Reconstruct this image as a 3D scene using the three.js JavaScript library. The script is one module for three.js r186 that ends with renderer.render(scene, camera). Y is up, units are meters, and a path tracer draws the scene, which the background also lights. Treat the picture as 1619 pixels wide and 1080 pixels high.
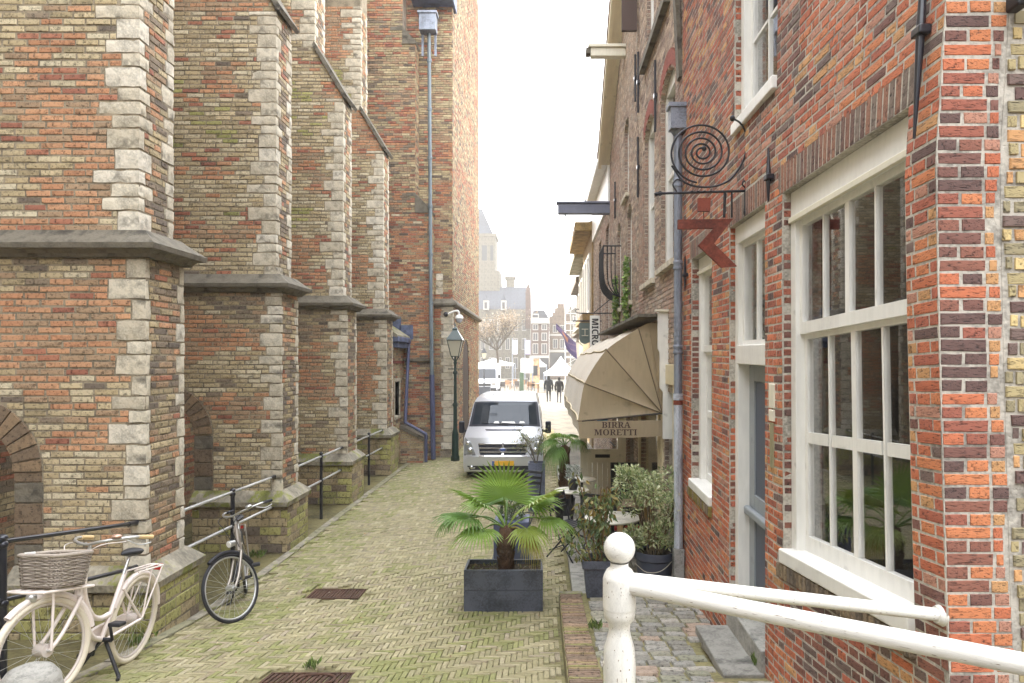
import * as THREE from 'three';
import { RoundedBoxGeometry } from 'three/addons/geometries/RoundedBoxGeometry.js';
import { mergeGeometries, toCreasedNormals } from 'three/addons/utils/BufferGeometryUtils.js';
import { FontLoader } from 'three/addons/loaders/FontLoader.js';
import { TextGeometry } from 'three/addons/geometries/TextGeometry.js';
import { MarchingCubes } from 'three/addons/objects/MarchingCubes.js';

// ---------- camera, sky, sun, exposure ----------
const scene = new THREE.Scene();
const F = 1079, VX = 860, VY = 570, EYE = 2.8;            // street axis is -z; eye 2.8 m above the low street (on the bridge ramp)
const camera = new THREE.PerspectiveCamera(2 * Math.atan(540 / F) * 180 / Math.PI, 1619 / 1080, 0.1, 2000);
camera.position.set(0, EYE, 0);
camera.lookAt(0, EYE, -10);
camera.setViewOffset(1619, 1080, 809.5 - VX, 540 - VY, 1619, 1080);   // rising lens: verticals stay vertical
const SUN = new THREE.Vector3(-0.62, 0.62, -0.62).normalize();
{
  const W = 256, H = 128, d = new Float32Array(W * H * 4);
  for (let j = 0; j < H; j++) for (let i = 0; i < W; i++) {
    const el = ((j + 0.5) / H - 0.5) * Math.PI, az = ((i + 0.5) / W - 0.5) * 2 * Math.PI;
    const v = new THREE.Vector3(Math.cos(el) * Math.cos(az), Math.sin(el), Math.cos(el) * Math.sin(az));
    const c = Math.max(0, v.dot(SUN)), g = 0.92 + 0.35 * Math.pow(c, 6) , up = Math.max(0, v.y);
    const k = (j * W + i) * 4;
    d[k] = g * (1.0 - 0.10 * up); d[k + 1] = g * (1.0 - 0.055 * up); d[k + 2] = g * (1.0 + 0.03 * up); d[k + 3] = 1;
    if (v.y < -0.02) { d[k] = 0.42; d[k + 1] = 0.4; d[k + 2] = 0.36; }
  }
  const sky = new THREE.DataTexture(d, W, H, THREE.RGBAFormat, THREE.FloatType);
  sky.mapping = THREE.EquirectangularReflectionMapping; sky.magFilter = THREE.LinearFilter; sky.minFilter = THREE.LinearFilter; sky.needsUpdate = true;
  scene.background = sky; scene.environment = sky;
}
const sun = new THREE.DirectionalLight(new THREE.Color(1, 0.93, 0.82), 2.1);
sun.position.copy(SUN).multiplyScalar(120).add(new THREE.Vector3(0, 0, -30)); sun.target.position.set(0, 0, -30);
sun.castShadow = true; sun.shadow.radius = 2; sun.shadow.mapSize.set(4096, 4096);
Object.assign(sun.shadow.camera, { left: -80, right: 80, top: 80, bottom: -80, near: 1, far: 320 });
scene.add(sun, sun.target);
const renderer = new THREE.WebGLRenderer({ antialias: true });
renderer.setSize(1024, 683);
renderer.toneMapping = THREE.LinearToneMapping;
renderer.toneMappingExposure = 6.6;
renderer.shadowMap.enabled = true;
scene.fog = new THREE.FogExp2(0xf4efe6, 0.0017);

// ---------- helpers ----------
function rng(a) { return () => { a |= 0; a = a + 0x6D2B79F5 | 0; let t = Math.imul(a ^ a >>> 15, 1 | a); t = t + Math.imul(t ^ t >>> 7, 61 | t) ^ t; return ((t ^ t >>> 14) >>> 0) / 4294967296; }; }
const R = rng(7), rr = (a, b, f = R) => a + (b - a) * f();
const V = (x, y, z) => new THREE.Vector3(x, y, z);
const lerp = (a, b, t) => a + (b - a) * t, clamp = (x, a, b) => Math.min(b, Math.max(a, x));
const P = (px, py, Z) => V((px - VX) * Z / F, EYE - (py - VY) * Z / F, -Z);   // a measured picture point at a known depth
const G = Z => 0.022 * Math.max(0, 9 - Math.max(Z, 2)) ** 2;                   // street level: ramps up to the bridge
const PV = Z => G(Z) + 0.12;                                                   // pavement on the right
function hash(x, y, s) { let h = (x * 374761393 + y * 668265263 + s * 974634777) | 0; h = Math.imul(h ^ h >>> 13, 1274126177); return ((h ^ h >>> 16) >>> 0) / 4294967296; }
function vnoise(x, y, s = 1, per = 0) {
  const xi = Math.floor(x), yi = Math.floor(y), fx = x - xi, fy = y - yi, u = fx * fx * (3 - 2 * fx), v = fy * fy * (3 - 2 * fy);
  const w = per ? (n => ((n % per) + per) % per) : (n => n);
  return lerp(lerp(hash(w(xi), w(yi), s), hash(w(xi + 1), w(yi), s), u), lerp(hash(w(xi), w(yi + 1), s), hash(w(xi + 1), w(yi + 1), s), u), v);
}
function fbm(x, y, s = 1, oct = 4, per = 0) { let a = 0, w = 0.5, t = 0; for (let o = 0; o < oct; o++) { a += w * vnoise(x, y, s + o * 17, per); t += w; w *= 0.5; x *= 2; y *= 2; per *= 2; } return a / t; }
const names = {};
function numbered(n) { if (names[n] === undefined) { names[n] = 0; return n; } names[n]++; return n + '_' + String(names[n]).padStart(3, '0'); }
function shade(o) { o.castShadow = true; o.receiveShadow = true; return o; }
function thing(name, label, category, base = [0, 0, 0], group) {
  const o = new THREE.Group(); o.name = numbered(name); o.position.set(...base); o.userData = { label, category };
  if (group) o.userData.group = group;
  o.base = V(...base); scene.add(o); return o;
}
// a part with its geometry given in world coordinates
function part(parent, name, geo, mat, label) {
  if (Array.isArray(geo)) geo = merge(geo);
  const b = parent.base; geo.translate(-b.x, -b.y, -b.z);
  const m = shade(new THREE.Mesh(geo, mat)); m.name = name; m.base = b; if (label) m.userData.label = label;
  parent.add(m); return m;
}
function struct(name, geo, mat) { if (Array.isArray(geo)) geo = merge(geo); const m = shade(new THREE.Mesh(geo, mat)); m.name = numbered(name); m.userData.kind = 'structure'; m.base = V(0, 0, 0); scene.add(m); return m; }
function norm(g) { g = g.index ? g.toNonIndexed() : g; for (const k of Object.keys(g.attributes)) if (!['position', 'normal', 'uv', 'color'].includes(k)) g.deleteAttribute(k); if (!g.attributes.normal) g.computeVertexNormals(); if (!g.attributes.uv) g.setAttribute('uv', new THREE.BufferAttribute(new Float32Array(g.attributes.position.count * 2), 2)); return g; }
function merge(gs) {
  gs = gs.map(norm); const anyC = gs.some(g => g.attributes.color);
  if (anyC) for (const g of gs) if (!g.attributes.color) g.setAttribute('color', new THREE.BufferAttribute(new Float32Array(g.attributes.position.count * 3).fill(1), 3));
  return mergeGeometries(gs, false);
}
// uv in metres from the dominant axis of each face
function boxUV(g, s = 1) {
  g = norm(g); const p = g.attributes.position, n = g.attributes.normal, u = g.attributes.uv;
  for (let i = 0; i < p.count; i++) { const ax = Math.abs(n.getX(i)), ay = Math.abs(n.getY(i)), az = Math.abs(n.getZ(i));
    if (ay >= ax && ay >= az) u.setXY(i, p.getX(i) * s, p.getZ(i) * s); else if (ax >= az) u.setXY(i, p.getZ(i) * s, p.getY(i) * s); else u.setXY(i, p.getX(i) * s, p.getY(i) * s); }
  return g;
}
function bx(x0, x1, y0, y1, z0, z1, r = 0) {               // box between world bounds
  const w = Math.abs(x1 - x0), h = Math.abs(y1 - y0), d = Math.abs(z1 - z0);
  const g = r ? new RoundedBoxGeometry(w, h, d, 2, Math.min(r, w / 2.1, h / 2.1, d / 2.1)) : new THREE.BoxGeometry(w, h, d);
  g.translate((x0 + x1) / 2, (y0 + y1) / 2, (z0 + z1) / 2); return boxUV(g);
}
function rough(x0, x1, y0, y1, z0, z1, amp, sd) {           // hewn block: a subdivided box with uneven faces and worn edges
  const w = x1 - x0, h = y1 - y0, d = z1 - z0, g = new THREE.BoxGeometry(w, h, d, Math.max(3, w / 0.06 | 0), 4, Math.max(3, d / 0.06 | 0)), p = g.attributes.position;
  for (let i = 0; i < p.count; i++) { let x = p.getX(i), y = p.getY(i), z = p.getZ(i); const ex = Math.abs(x) > w / 2 - 1e-4, ey = Math.abs(y) > h / 2 - 1e-4, ez = Math.abs(z) > d / 2 - 1e-4, e = (ex + ey + ez) > 1 ? 1.6 : 0.5, n = (a, b, c) => vnoise(a * 14 + sd, b * 14 + c * 9, 61); const k = 1 - e * amp * (0.4 + n(x + z, y, sd)) / 0.06;
    if (ex) x -= Math.sign(x) * amp * e * n(y, z, 1); if (ey) y -= Math.sign(y) * amp * e * n(x, z, 5); if (ez) z -= Math.sign(z) * amp * e * n(x, y, 9); p.setXYZ(i, x, y, z); }
  g.computeVertexNormals(); g.translate((x0 + x1) / 2, (y0 + y1) / 2, (z0 + z1) / 2); return boxUV(g);
}
const bz = (X0, X1, Y0, Y1, Z0, Z1, r = 0) => bx(X0, X1, Y0, Y1, -Z1, -Z0, r);   // the same with depths Z
function cyl(a, b, r0, r1 = r0, seg = 12, open = false) {  // tapered bar between two points
  const d = b.clone().sub(a), L = d.length(), g = new THREE.CylinderGeometry(r1, r0, L, seg, 1, open); g.translate(0, L / 2, 0);
  g.applyQuaternion(new THREE.Quaternion().setFromUnitVectors(V(0, 1, 0), d.normalize())); g.translate(a.x, a.y, a.z); return g;
}
function tube(pts, r, seg = 24, rad = 8, closed = false) { return new THREE.TubeGeometry(new THREE.CatmullRomCurve3(pts, closed, 'centripetal'), seg, r, rad, closed); }
function poly(pts, r, rad = 8) { const gs = []; for (let i = 0; i < pts.length - 1; i++) { gs.push(cyl(pts[i], pts[i + 1], r, r, rad)); if (i) { const s = new THREE.SphereGeometry(r, rad, 6); s.translate(pts[i].x, pts[i].y, pts[i].z); gs.push(s); } } return merge(gs); }
function ball(c, r, s = 16, sy = 1) { const g = new THREE.SphereGeometry(r, s, Math.max(6, s * 0.7 | 0)); g.scale(1, sy, 1); g.translate(c.x, c.y, c.z); return g; }
function lathe(prof, c, seg = 24) { const g = new THREE.LatheGeometry(prof.map(p => new THREE.Vector2(p[0], p[1])), seg); g.translate(c.x, c.y, c.z); return g; }
function torus(c, R0, r, axis, seg = 48, rad = 10) { const g = new THREE.TorusGeometry(R0, r, rad, seg); g.applyQuaternion(new THREE.Quaternion().setFromUnitVectors(V(0, 0, 1), axis.clone().normalize())); g.translate(c.x, c.y, c.z); return g; }
function slab(pts, depth, place) {                          // 2-D outline extruded by depth; place maps geometry into the world
  const s = new THREE.Shape(pts.map(p => new THREE.Vector2(p[0], p[1]))); const g = new THREE.ExtrudeGeometry(s, { depth, bevelEnabled: false }); if (place) place(g); return boxUV(g);
}
const sRGB = (r, g, b) => new THREE.Color().setRGB(r / 255, g / 255, b / 255, THREE.SRGBColorSpace);

// ---------- textures ----------
function dtex(n, fn, srgb = true, rep = 1) {
  const d = new Uint8Array(n * n * 4);
  for (let j = 0; j < n; j++) for (let i = 0; i < n; i++) { const c = fn(i / n, j / n), k = (j * n + i) * 4; for (let q = 0; q < 3; q++) d[k + q] = clamp((typeof c === 'number' ? c : c[q]) * 255, 0, 255); d[k + 3] = 255; }
  const t = new THREE.DataTexture(d, n, n, THREE.RGBAFormat); t.wrapS = t.wrapT = THREE.RepeatWrapping; t.magFilter = THREE.LinearFilter; t.minFilter = THREE.LinearMipmapLinearFilter; t.generateMipmaps = true;
  t.repeat.set(rep, rep); if (srgb) t.colorSpace = THREE.SRGBColorSpace; t.needsUpdate = true; return t;
}
const grainF = (u, v) => { const big = fbm(u * 7, v * 7, 13, 4, 7), spot = fbm(u * 30, v * 30, 17, 3, 30); const a = fbm(u * 24, v * 24, 3, 4, 24), b = fbm(u * 80, v * 80, 9, 2, 80), pit = vnoise(u * 60, v * 60, 21, 60) > 0.86 ? 0.22 : 0; return clamp(0.98 + (a - 0.5) * 0.42 + (b - 0.5) * 0.24 + (big - 0.5) * 0.3 - (spot > 0.62 ? (spot - 0.62) * 1.6 : 0) - pit * 0.6, 0, 1); };
const T = {
  brick: dtex(512, grainF, true, 1.6), brickB: dtex(512, grainF, false, 1.6),
  stone: dtex(512, (u, v) => { const a = fbm(u * 10, v * 10, 31, 5, 10), b = fbm(u * 60, v * 60, 33, 2, 60), s = fbm(u * 5, v * 5, 37, 4, 5); const d = s > 0.60 ? (s - 0.60) * 1.6 : 0; const k = clamp(0.96 + (a - 0.5) * 0.4 + (b - 0.5) * 0.22 - d, 0, 1); return [k, k * 0.995, k * 0.98]; }, true, 1.3),
  stoneB: dtex(512, (u, v) => 0.5 + (fbm(u * 14, v * 14, 41, 5, 14) - 0.5) * 0.9, false, 1.3),
  mottle: dtex(512, (u, v) => { const a = fbm(u * 8, v * 8, 51, 5, 8), b = fbm(u * 90, v * 90, 53, 2, 90); return clamp(0.9 + (a - 0.5) * 0.6 + (b - 0.5) * 0.35, 0, 1); }, true, 0.9),
  paint: dtex(256, (u, v) => { const a = fbm(u * 4, v * 4, 61, 4, 4), b = fbm(u * 40, v * 8, 63, 3, 8), d = fbm(u * 9, v * 9, 65, 3, 9); return clamp(0.97 + (a - 0.5) * 0.08 + (b - 0.5) * 0.05 - (d > 0.7 ? (d - 0.7) * 0.8 : 0), 0, 1); }, true, 1),
  paverT: dtex(512, (u, v) => { const a = fbm(u * 16, v * 16, 91, 4, 16), b = fbm(u * 70, v * 70, 93, 2, 70); return clamp(0.97 + (a - 0.5) * 0.3 + (b - 0.5) * 0.18, 0, 1); }, true, 1.2),
  moss: dtex(512, (u, v) => { const a = fbm(u * 9, v * 9, 111, 5, 9), b = fbm(u * 50, v * 50, 113, 3, 50), m = clamp((fbm(u * 6, v * 6, 115, 5, 6) + (b - 0.5) * 0.35 - 0.5) * 7, 0, 1), k = 0.92 + (a - 0.5) * 0.5 + (b - 0.5) * 0.3; return [lerp(0.62, 0.50, m) * k, lerp(0.59, 0.51, m) * k, lerp(0.52, 0.27, m) * k]; }, true, 0.8),
  chip: dtex(512, (u, v) => { const a = fbm(u * 6, v * 6, 121, 4, 6), b = fbm(u * 60, v * 60, 123, 3, 60), c = fbm(u * 26, v * 26, 127, 3, 26), d = c > 0.765 ? clamp((c - 0.765) * 14, 0, 1) : 0, k = clamp(0.98 + (a - 0.5) * 0.14 + (b - 0.5) * 0.08, 0, 1); return [lerp(k, 0.52, d), lerp(k * 0.995, 0.44, d), lerp(k * 0.98, 0.36, d)]; }, true, 2.2),
  fine: dtex(256, (u, v) => fbm(u * 40, v * 40, 71, 3, 40), false, 2),
  weave: dtex(128, (u, v) => 0.5 + 0.25 * Math.sin(u * 64 * Math.PI) + 0.25 * Math.sin(v * 64 * Math.PI), false, 6),
};
const M = {};
function std(o) { return new THREE.MeshStandardMaterial(o); }
function phys(o) { return new THREE.MeshPhysicalMaterial(o); }
M.brickV = std({ vertexColors: true, map: T.brick, bumpMap: T.brickB, bumpScale: 0.006, roughness: 0.92 });
M.mortarChurch = std({ color: sRGB(154, 142, 120), map: T.mottle, bumpMap: T.brickB, bumpScale: 0.006, roughness: 0.97 });
M.mortarHouse = std({ color: sRGB(188, 181, 168), map: T.mottle, bumpMap: T.brickB, bumpScale: 0.004, roughness: 0.95 });
M.mortarBrown = std({ color: sRGB(160, 148, 132), map: T.mottle, bumpMap: T.brickB, bumpScale: 0.004, roughness: 0.95 });
M.quoin = [[210, 202, 184], [200, 191, 172], [214, 207, 192], [192, 183, 164], [204, 195, 176]].map(c => std({ color: sRGB(...c), map: T.stone, bumpMap: T.stoneB, bumpScale: 0.012, roughness: 0.9 }));
M.dirtyStone = std({ color: sRGB(114, 108, 96), map: T.stone, bumpMap: T.stoneB, bumpScale: 0.014, roughness: 0.95 });
M.mossStone = std({ color: 0xffffff, map: T.moss, bumpMap: T.stoneB, bumpScale: 0.014, roughness: 0.95 });
M.cream = std({ color: sRGB(236, 234, 227), map: T.paint, roughness: 0.42 });
M.creamOld = std({ color: sRGB(226, 220, 200), map: T.paint, roughness: 0.5 });
M.white = phys({ color: sRGB(226, 224, 218), map: T.chip, bumpMap: T.fine, bumpScale: 0.0006, roughness: 0.34, clearcoat: 0.3, clearcoatRoughness: 0.3 });
M.glass = phys({ color: 0xffffff, transmission: 1, thickness: 0, roughness: 0.015, ior: 1.6 });
M.dark = std({ color: sRGB(38, 38, 42), roughness: 0.55 });
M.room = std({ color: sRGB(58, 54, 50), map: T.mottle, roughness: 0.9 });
M.iron = std({ color: sRGB(58, 58, 62), map: T.mottle, roughness: 0.5, metalness: 0.5 });
M.blackPaint = phys({ color: sRGB(30, 31, 40), roughness: 0.35, clearcoat: 0.4 });
M.zinc = std({ color: sRGB(140, 147, 160), map: T.mottle, roughness: 0.5, metalness: 0.25 });
M.lead = std({ color: sRGB(98, 108, 138), map: T.mottle, roughness: 0.6, metalness: 0.1 });
M.copperPipe = std({ color: sRGB(122, 134, 140), map: T.mottle, roughness: 0.6, metalness: 0.1 });
M.bluePipe = std({ color: sRGB(88, 92, 122), map: T.mottle, roughness: 0.55 });
M.rust = std({ color: sRGB(132, 66, 50), map: T.mottle, bumpMap: T.fine, bumpScale: 0.001, roughness: 0.85 });
M.rope = std({ color: sRGB(205, 198, 178), roughness: 0.9 });

// ---------- masonry ----------
function brickTemplate(seed, fancy) {
  const f = rng(seed), pos = [], push = (a, b, c) => pos.push(...a, ...b, ...c);
  const n = fancy ? [[-.5, -.5], [-.18, -.5], [.2, -.5], [.5, -.5], [.5, .5], [.17, .5], [-.2, .5], [-.5, .5]] : [[-.5, -.5], [.5, -.5], [.5, .5], [-.5, .5]];
  const j = fancy ? 1 : 0.4;
  const A = n.map(([x, y]) => [x * (1 - f() * 0.05 * j), y * (1 - f() * 0.1 * j), fancy ? 0.32 : 0.5]);
  const k = A.length, C = A.map(p => [p[0], p[1], -0.5]);
  let front = A;
  if (fancy) { front = A.map(p => [p[0] * 0.955, p[1] * 0.9, 0.5 - f() * 0.07]); for (let i = 0; i < k; i++) { const q = (i + 1) % k; push(A[i], A[q], front[q]); push(A[i], front[q], front[i]); } }
  if (fancy) { const c = [rr(-.1, .1, f), rr(-.1, .1, f), 0.5]; for (let i = 0; i < k; i++) push(c, front[i], front[(i + 1) % k]); }
  else { push(front[0], front[1], front[2]); push(front[0], front[2], front[3]); }
  for (let i = 0; i < k; i++) { const q = (i + 1) % k; push(C[i], C[q], A[q]); push(C[i], A[q], A[i]); }
  return new Float32Array(pos);
}
const TPL = { fancy: Array.from({ length: 10 }, (_, i) => brickTemplate(100 + i, true)), plain: Array.from({ length: 5 }, (_, i) => brickTemplate(200 + i, false)) };
const TPLG = {};
function tplGeo(kind, i, sx, sy) {
  const key = kind + i + '_' + sx; if (TPLG[key]) return TPLG[key];
  const p = TPL[kind][i], g = new THREE.BufferGeometry(); g.setAttribute('position', new THREE.BufferAttribute(p.slice(), 3)); g.computeVertexNormals();
  const uv = new Float32Array(p.length / 3 * 2); for (let q = 0; q < p.length / 3; q++) { uv[q * 2] = p[q * 3] * sx + i * 0.37; uv[q * 2 + 1] = p[q * 3 + 1] * sy + p[q * 3 + 2] * 0.03 + i * 0.61; }
  g.setAttribute('uv', new THREE.BufferAttribute(uv, 2)); return TPLG[key] = g;
}
// one course after another; spans(y) gives the free [u0,u1] stretches of a course
function lay(list, fr, y0, y1, spans, o) {
  const f = rng(o.seed || 1), ch = o.ch, L = o.L, jt = o.joint ?? 0.012; let c = 0;
  for (let y = y0; y + ch * 0.6 < y1; y += ch, c++) {
    const h = Math.min(ch, y1 - y), ym = y + h / 2;
    for (const [a, b] of spans(ym)) {
      if (b - a < 0.03) continue;
      let u = a - (c % 2 ? L * (o.off2 ?? 0.25) : L * (o.off ?? 0.62)) - f() * L * 0.06, k = c;
      while (u < b) {
        const w = (o.bond === 'flemish' ? (k++ % 2 ? L * 0.52 : L) : (c % 2 ? (o.bond === 'english' ? L * 0.5 : L) : L)) * rr(0.94, 1.06, f);
        const s = Math.max(u, a), e = Math.min(u + w, b); u += w;
        if (e - s < 0.035) continue;
        const uu = (s + e) / 2, dp = rr(-1, 1, f) * (o.uneven ?? 0.003);
        list.push({ fr, u: uu, y: ym + rr(-1, 1, f) * (o.wob ?? 0.002), w: e - s - jt * rr(0.7, 1.3, f), h: h - jt * rr(0.75, 1.2, f), d: o.d ?? 0.05, out: (o.out ?? 0.008) + dp, rot: rr(-1, 1, f) * (o.rot ?? 0.006), tone: o.tone(uu, ym, f), r: f() });
      }
    }
  }
}
const M4 = new THREE.Matrix4();
function brickMatrix(b, warp) {
  const { O, U, N } = b.fr; let c = O.clone().addScaledVector(U, b.u); c.y += b.y; c.addScaledVector(N, b.out - b.d / 2);
  let Ux = U.clone(), Yx = V(0, 1, 0);
  if (warp) { const e = 0.05, c0 = warp(c.clone()), c1 = warp(c.clone().addScaledVector(U, e)); Ux = c1.clone().sub(c0).normalize(); const cu = warp(c.clone().add(V(0, e, 0))); Yx = cu.sub(c0).normalize(); c = c0; }
  if (b.rot) { Ux.addScaledVector(Yx, b.rot).normalize(); }
  Yx.addScaledVector(Ux, -Yx.dot(Ux)).normalize();
  const Nx = Ux.clone().cross(Yx);
  return new THREE.Matrix4().makeBasis(Ux.multiplyScalar(b.w), Yx.multiplyScalar(b.h), Nx.multiplyScalar(b.d)).setPosition(c);
}
const toneMats = {};
function toneMat(pal, i, base) { const k = pal.id + '_' + i; return toneMats[k] ||= (() => { const m = (base || M.brickV).clone(); m.vertexColors = false; m.color.copy(pal.c[i]); return m; })(); }
// the largest ones in the picture become pieces of their own, the rest one joined part
function emitBricks(parentOf, joinedParent, list, pal, o) {
  const kind = o.kind || 'fancy', arr = [];
  for (const b of list) { b.m ||= brickMatrix(b, o.warp); const e = b.m.elements, x = e[12], y = e[13], Z = -e[14]; const px = VX + F * x / Z, py = VY + F * (EYE - y) / Z;
    b.inv = Z > 0.5 && px > -20 && px < 1640 && py > -20 && py < 1100; b.size = b.inv && !b.hid ? b.w * b.h / (Z * Z) * Math.abs(b.fr.N.dot(V(x, y - EYE, -Z).normalize())) : 0; }
  const order = list.slice().sort((p, q) => q.size - p.size), single = new Set(order.slice(0, o.max ?? 300).filter(b => b.size > 0));
  const pos = [], col = [], uv = [], v = V(0, 0, 0), jb = joinedParent.base;
  for (const b of list) {
    const k = (b.r * 997 | 0) % TPL[kind].length;
    if (single.has(b)) {
      const p = parentOf(b), m = shade(new THREE.Mesh(tplGeo(kind, k, o.sx || 0.2, o.sy || 0.055), toneMat(pal, b.tone, o.mat))); m.name = o.name || 'brick';
      const mm = b.m.clone(); mm.elements[12] -= p.base.x; mm.elements[13] -= p.base.y; mm.elements[14] -= p.base.z; mm.decompose(m.position, m.quaternion, m.scale); p.add(m); continue;
    }
    if (o.cull && !b.inv) { const Z = -b.m.elements[14]; if (Z < 1) continue; }
    const t = TPL[kind === 'fancy' && b.size < 0.00003 ? 'plain' : kind], q = t[k % t.length], c = pal.c[b.tone], jit = 0.86 + 0.28 * b.r, du = b.r * 7.3, dv = (b.r * 31) % 1;
    for (let i = 0; i < q.length; i += 3) { v.set(q[i], q[i + 1], q[i + 2]); uv.push(q[i] * b.w + du, q[i + 1] * b.h + q[i + 2] * 0.03 + dv); v.applyMatrix4(b.m); pos.push(v.x - jb.x, v.y - jb.y, v.z - jb.z); col.push(c.r * jit, c.g * jit, c.b * jit); }
  }
  if (!pos.length) return;
  const g = new THREE.BufferGeometry(); g.setAttribute('position', new THREE.Float32BufferAttribute(pos, 3)); g.setAttribute('color', new THREE.Float32BufferAttribute(col, 3)); g.setAttribute('uv', new THREE.Float32BufferAttribute(uv, 2)); g.computeVertexNormals();
  const m = shade(new THREE.Mesh(g, o.mat || M.brickV)); m.name = o.joined || 'brickwork'; m.userData.kind = 'stuff'; joinedParent.add(m);
}
const palette = (id, cs) => ({ id, c: cs.map(c => sRGB(...c)) });
const facing = { cam: (Z, dx = 0) => ({ O: V(0, 0, -Z), U: V(1, 0, 0), N: V(0, 0, 1) }), right: X => ({ O: V(X, 0, 0), U: V(0, 0, 1), N: V(-1, 0, 0) }), left: X => ({ O: V(X, 0, 0), U: V(0, 0, -1), N: V(1, 0, 0) }) };
function cut(spans, a, b) { const out = []; for (const [s, e] of spans) { if (b <= s || a >= e) out.push([s, e]); else { if (a > s) out.push([s, a]); if (b < e) out.push([b, e]); } } return out; }
// mitred moulding: path of [x,z] corners, outward on its right-hand side; profile of [offset, y]
function moulding(path, prof, closed = false) {
  const n = path.length, off = path.map((p, i) => {
    const a = i > 0 || closed ? path[(i - 1 + n) % n] : null, b = i < n - 1 || closed ? path[(i + 1) % n] : null;
    const nrm = (s, e) => { const dx = e[0] - s[0], dz = e[1] - s[1], l = Math.hypot(dx, dz); return [-dz / l, dx / l]; };
    if (!a) return nrm(p, b); if (!b) return nrm(a, p);
    const n1 = nrm(a, p), n2 = nrm(p, b), d = 1 + n1[0] * n2[0] + n1[1] * n2[1]; return [(n1[0] + n2[0]) / d, (n1[1] + n2[1]) / d];
  });
  const pos = [], pt = (i, q) => [path[i][0] + off[i][0] * prof[q][0], prof[q][1], path[i][1] + off[i][1] * prof[q][0]];
  for (let i = 0; i < (closed ? n : n - 1); i++) { const j = (i + 1) % n; for (let q = 0; q < prof.length - 1; q++) pos.push(...pt(i, q), ...pt(j, q), ...pt(j, q + 1), ...pt(i, q), ...pt(j, q + 1), ...pt(i, q + 1)); }
  if (!closed) for (const i of [0, n - 1]) for (let q = 1; q < prof.length - 1; q++) pos.push(...pt(i, 0), ...pt(i, q), ...pt(i, q + 1));
  const g = new THREE.BufferGeometry(); g.setAttribute('position', new THREE.Float32BufferAttribute(pos, 3)); g.computeVertexNormals(); return boxUV(g);
}
// ---------- ground ----------
M.square = std({ color: sRGB(116, 110, 97), map: T.mottle, bumpMap: T.stoneB, bumpScale: 0.01, roughness: 0.95 });
M.bed = std({ color: sRGB(134, 126, 86), map: T.mottle, bumpMap: T.stoneB, bumpScale: 0.012, roughness: 1 });
M.soilMoss = std({ color: sRGB(116, 108, 70), map: T.mottle, bumpMap: T.stoneB, bumpScale: 0.02, roughness: 1 });
M.granite = std({ color: sRGB(158, 156, 150), map: T.stone, bumpMap: T.stoneB, bumpScale: 0.006, roughness: 0.9 });
M.paverV = std({ vertexColors: true, map: T.paverT, bumpMap: T.brickB, bumpScale: 0.004, roughness: 0.95 });
function sheet(x0, x1, Zs, hf) {
  const pos = [], uv = [], n = 12, p = (i, k) => [lerp(x0, x1, i / n), hf(Zs[k]), -Zs[k]];
  for (let k = 0; k < Zs.length - 1; k++) for (let i = 0; i < n; i++) { const q = [p(i, k), p(i + 1, k), p(i + 1, k + 1), p(i, k), p(i + 1, k + 1), p(i, k + 1)]; for (const v of q) { pos.push(...v); uv.push(v[0] * 0.5, v[2] * 0.5); } }
  const g = new THREE.BufferGeometry(); g.setAttribute('position', new THREE.Float32BufferAttribute(pos, 3)); g.setAttribute('uv', new THREE.Float32BufferAttribute(uv, 2)); g.computeVertexNormals(); return g;
}
const zRows = []; for (let z = -40; z < 1; z += 4) zRows.push(z); for (let z = 1; z < 12; z += 0.5) zRows.push(z); zRows.push(14, 20, 30, 50, 80, 120, 200, 400, 900);
struct('ground', sheet(-500, 500, zRows, Z => G(Z) - 0.03), M.square);
const STREET_L = -3.6, STREET_R = 0.2, STREET_FAR = 27;
const street = struct('street', sheet(STREET_L - 0.05, STREET_R + 0.2, [2.5, 3, 3.5, 4, 4.5, 5, 5.5, 6, 6.5, 7, 7.5, 8, 8.5, 9, 12, STREET_FAR + 1], Z => G(Z) - 0.006), M.bed);
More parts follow.
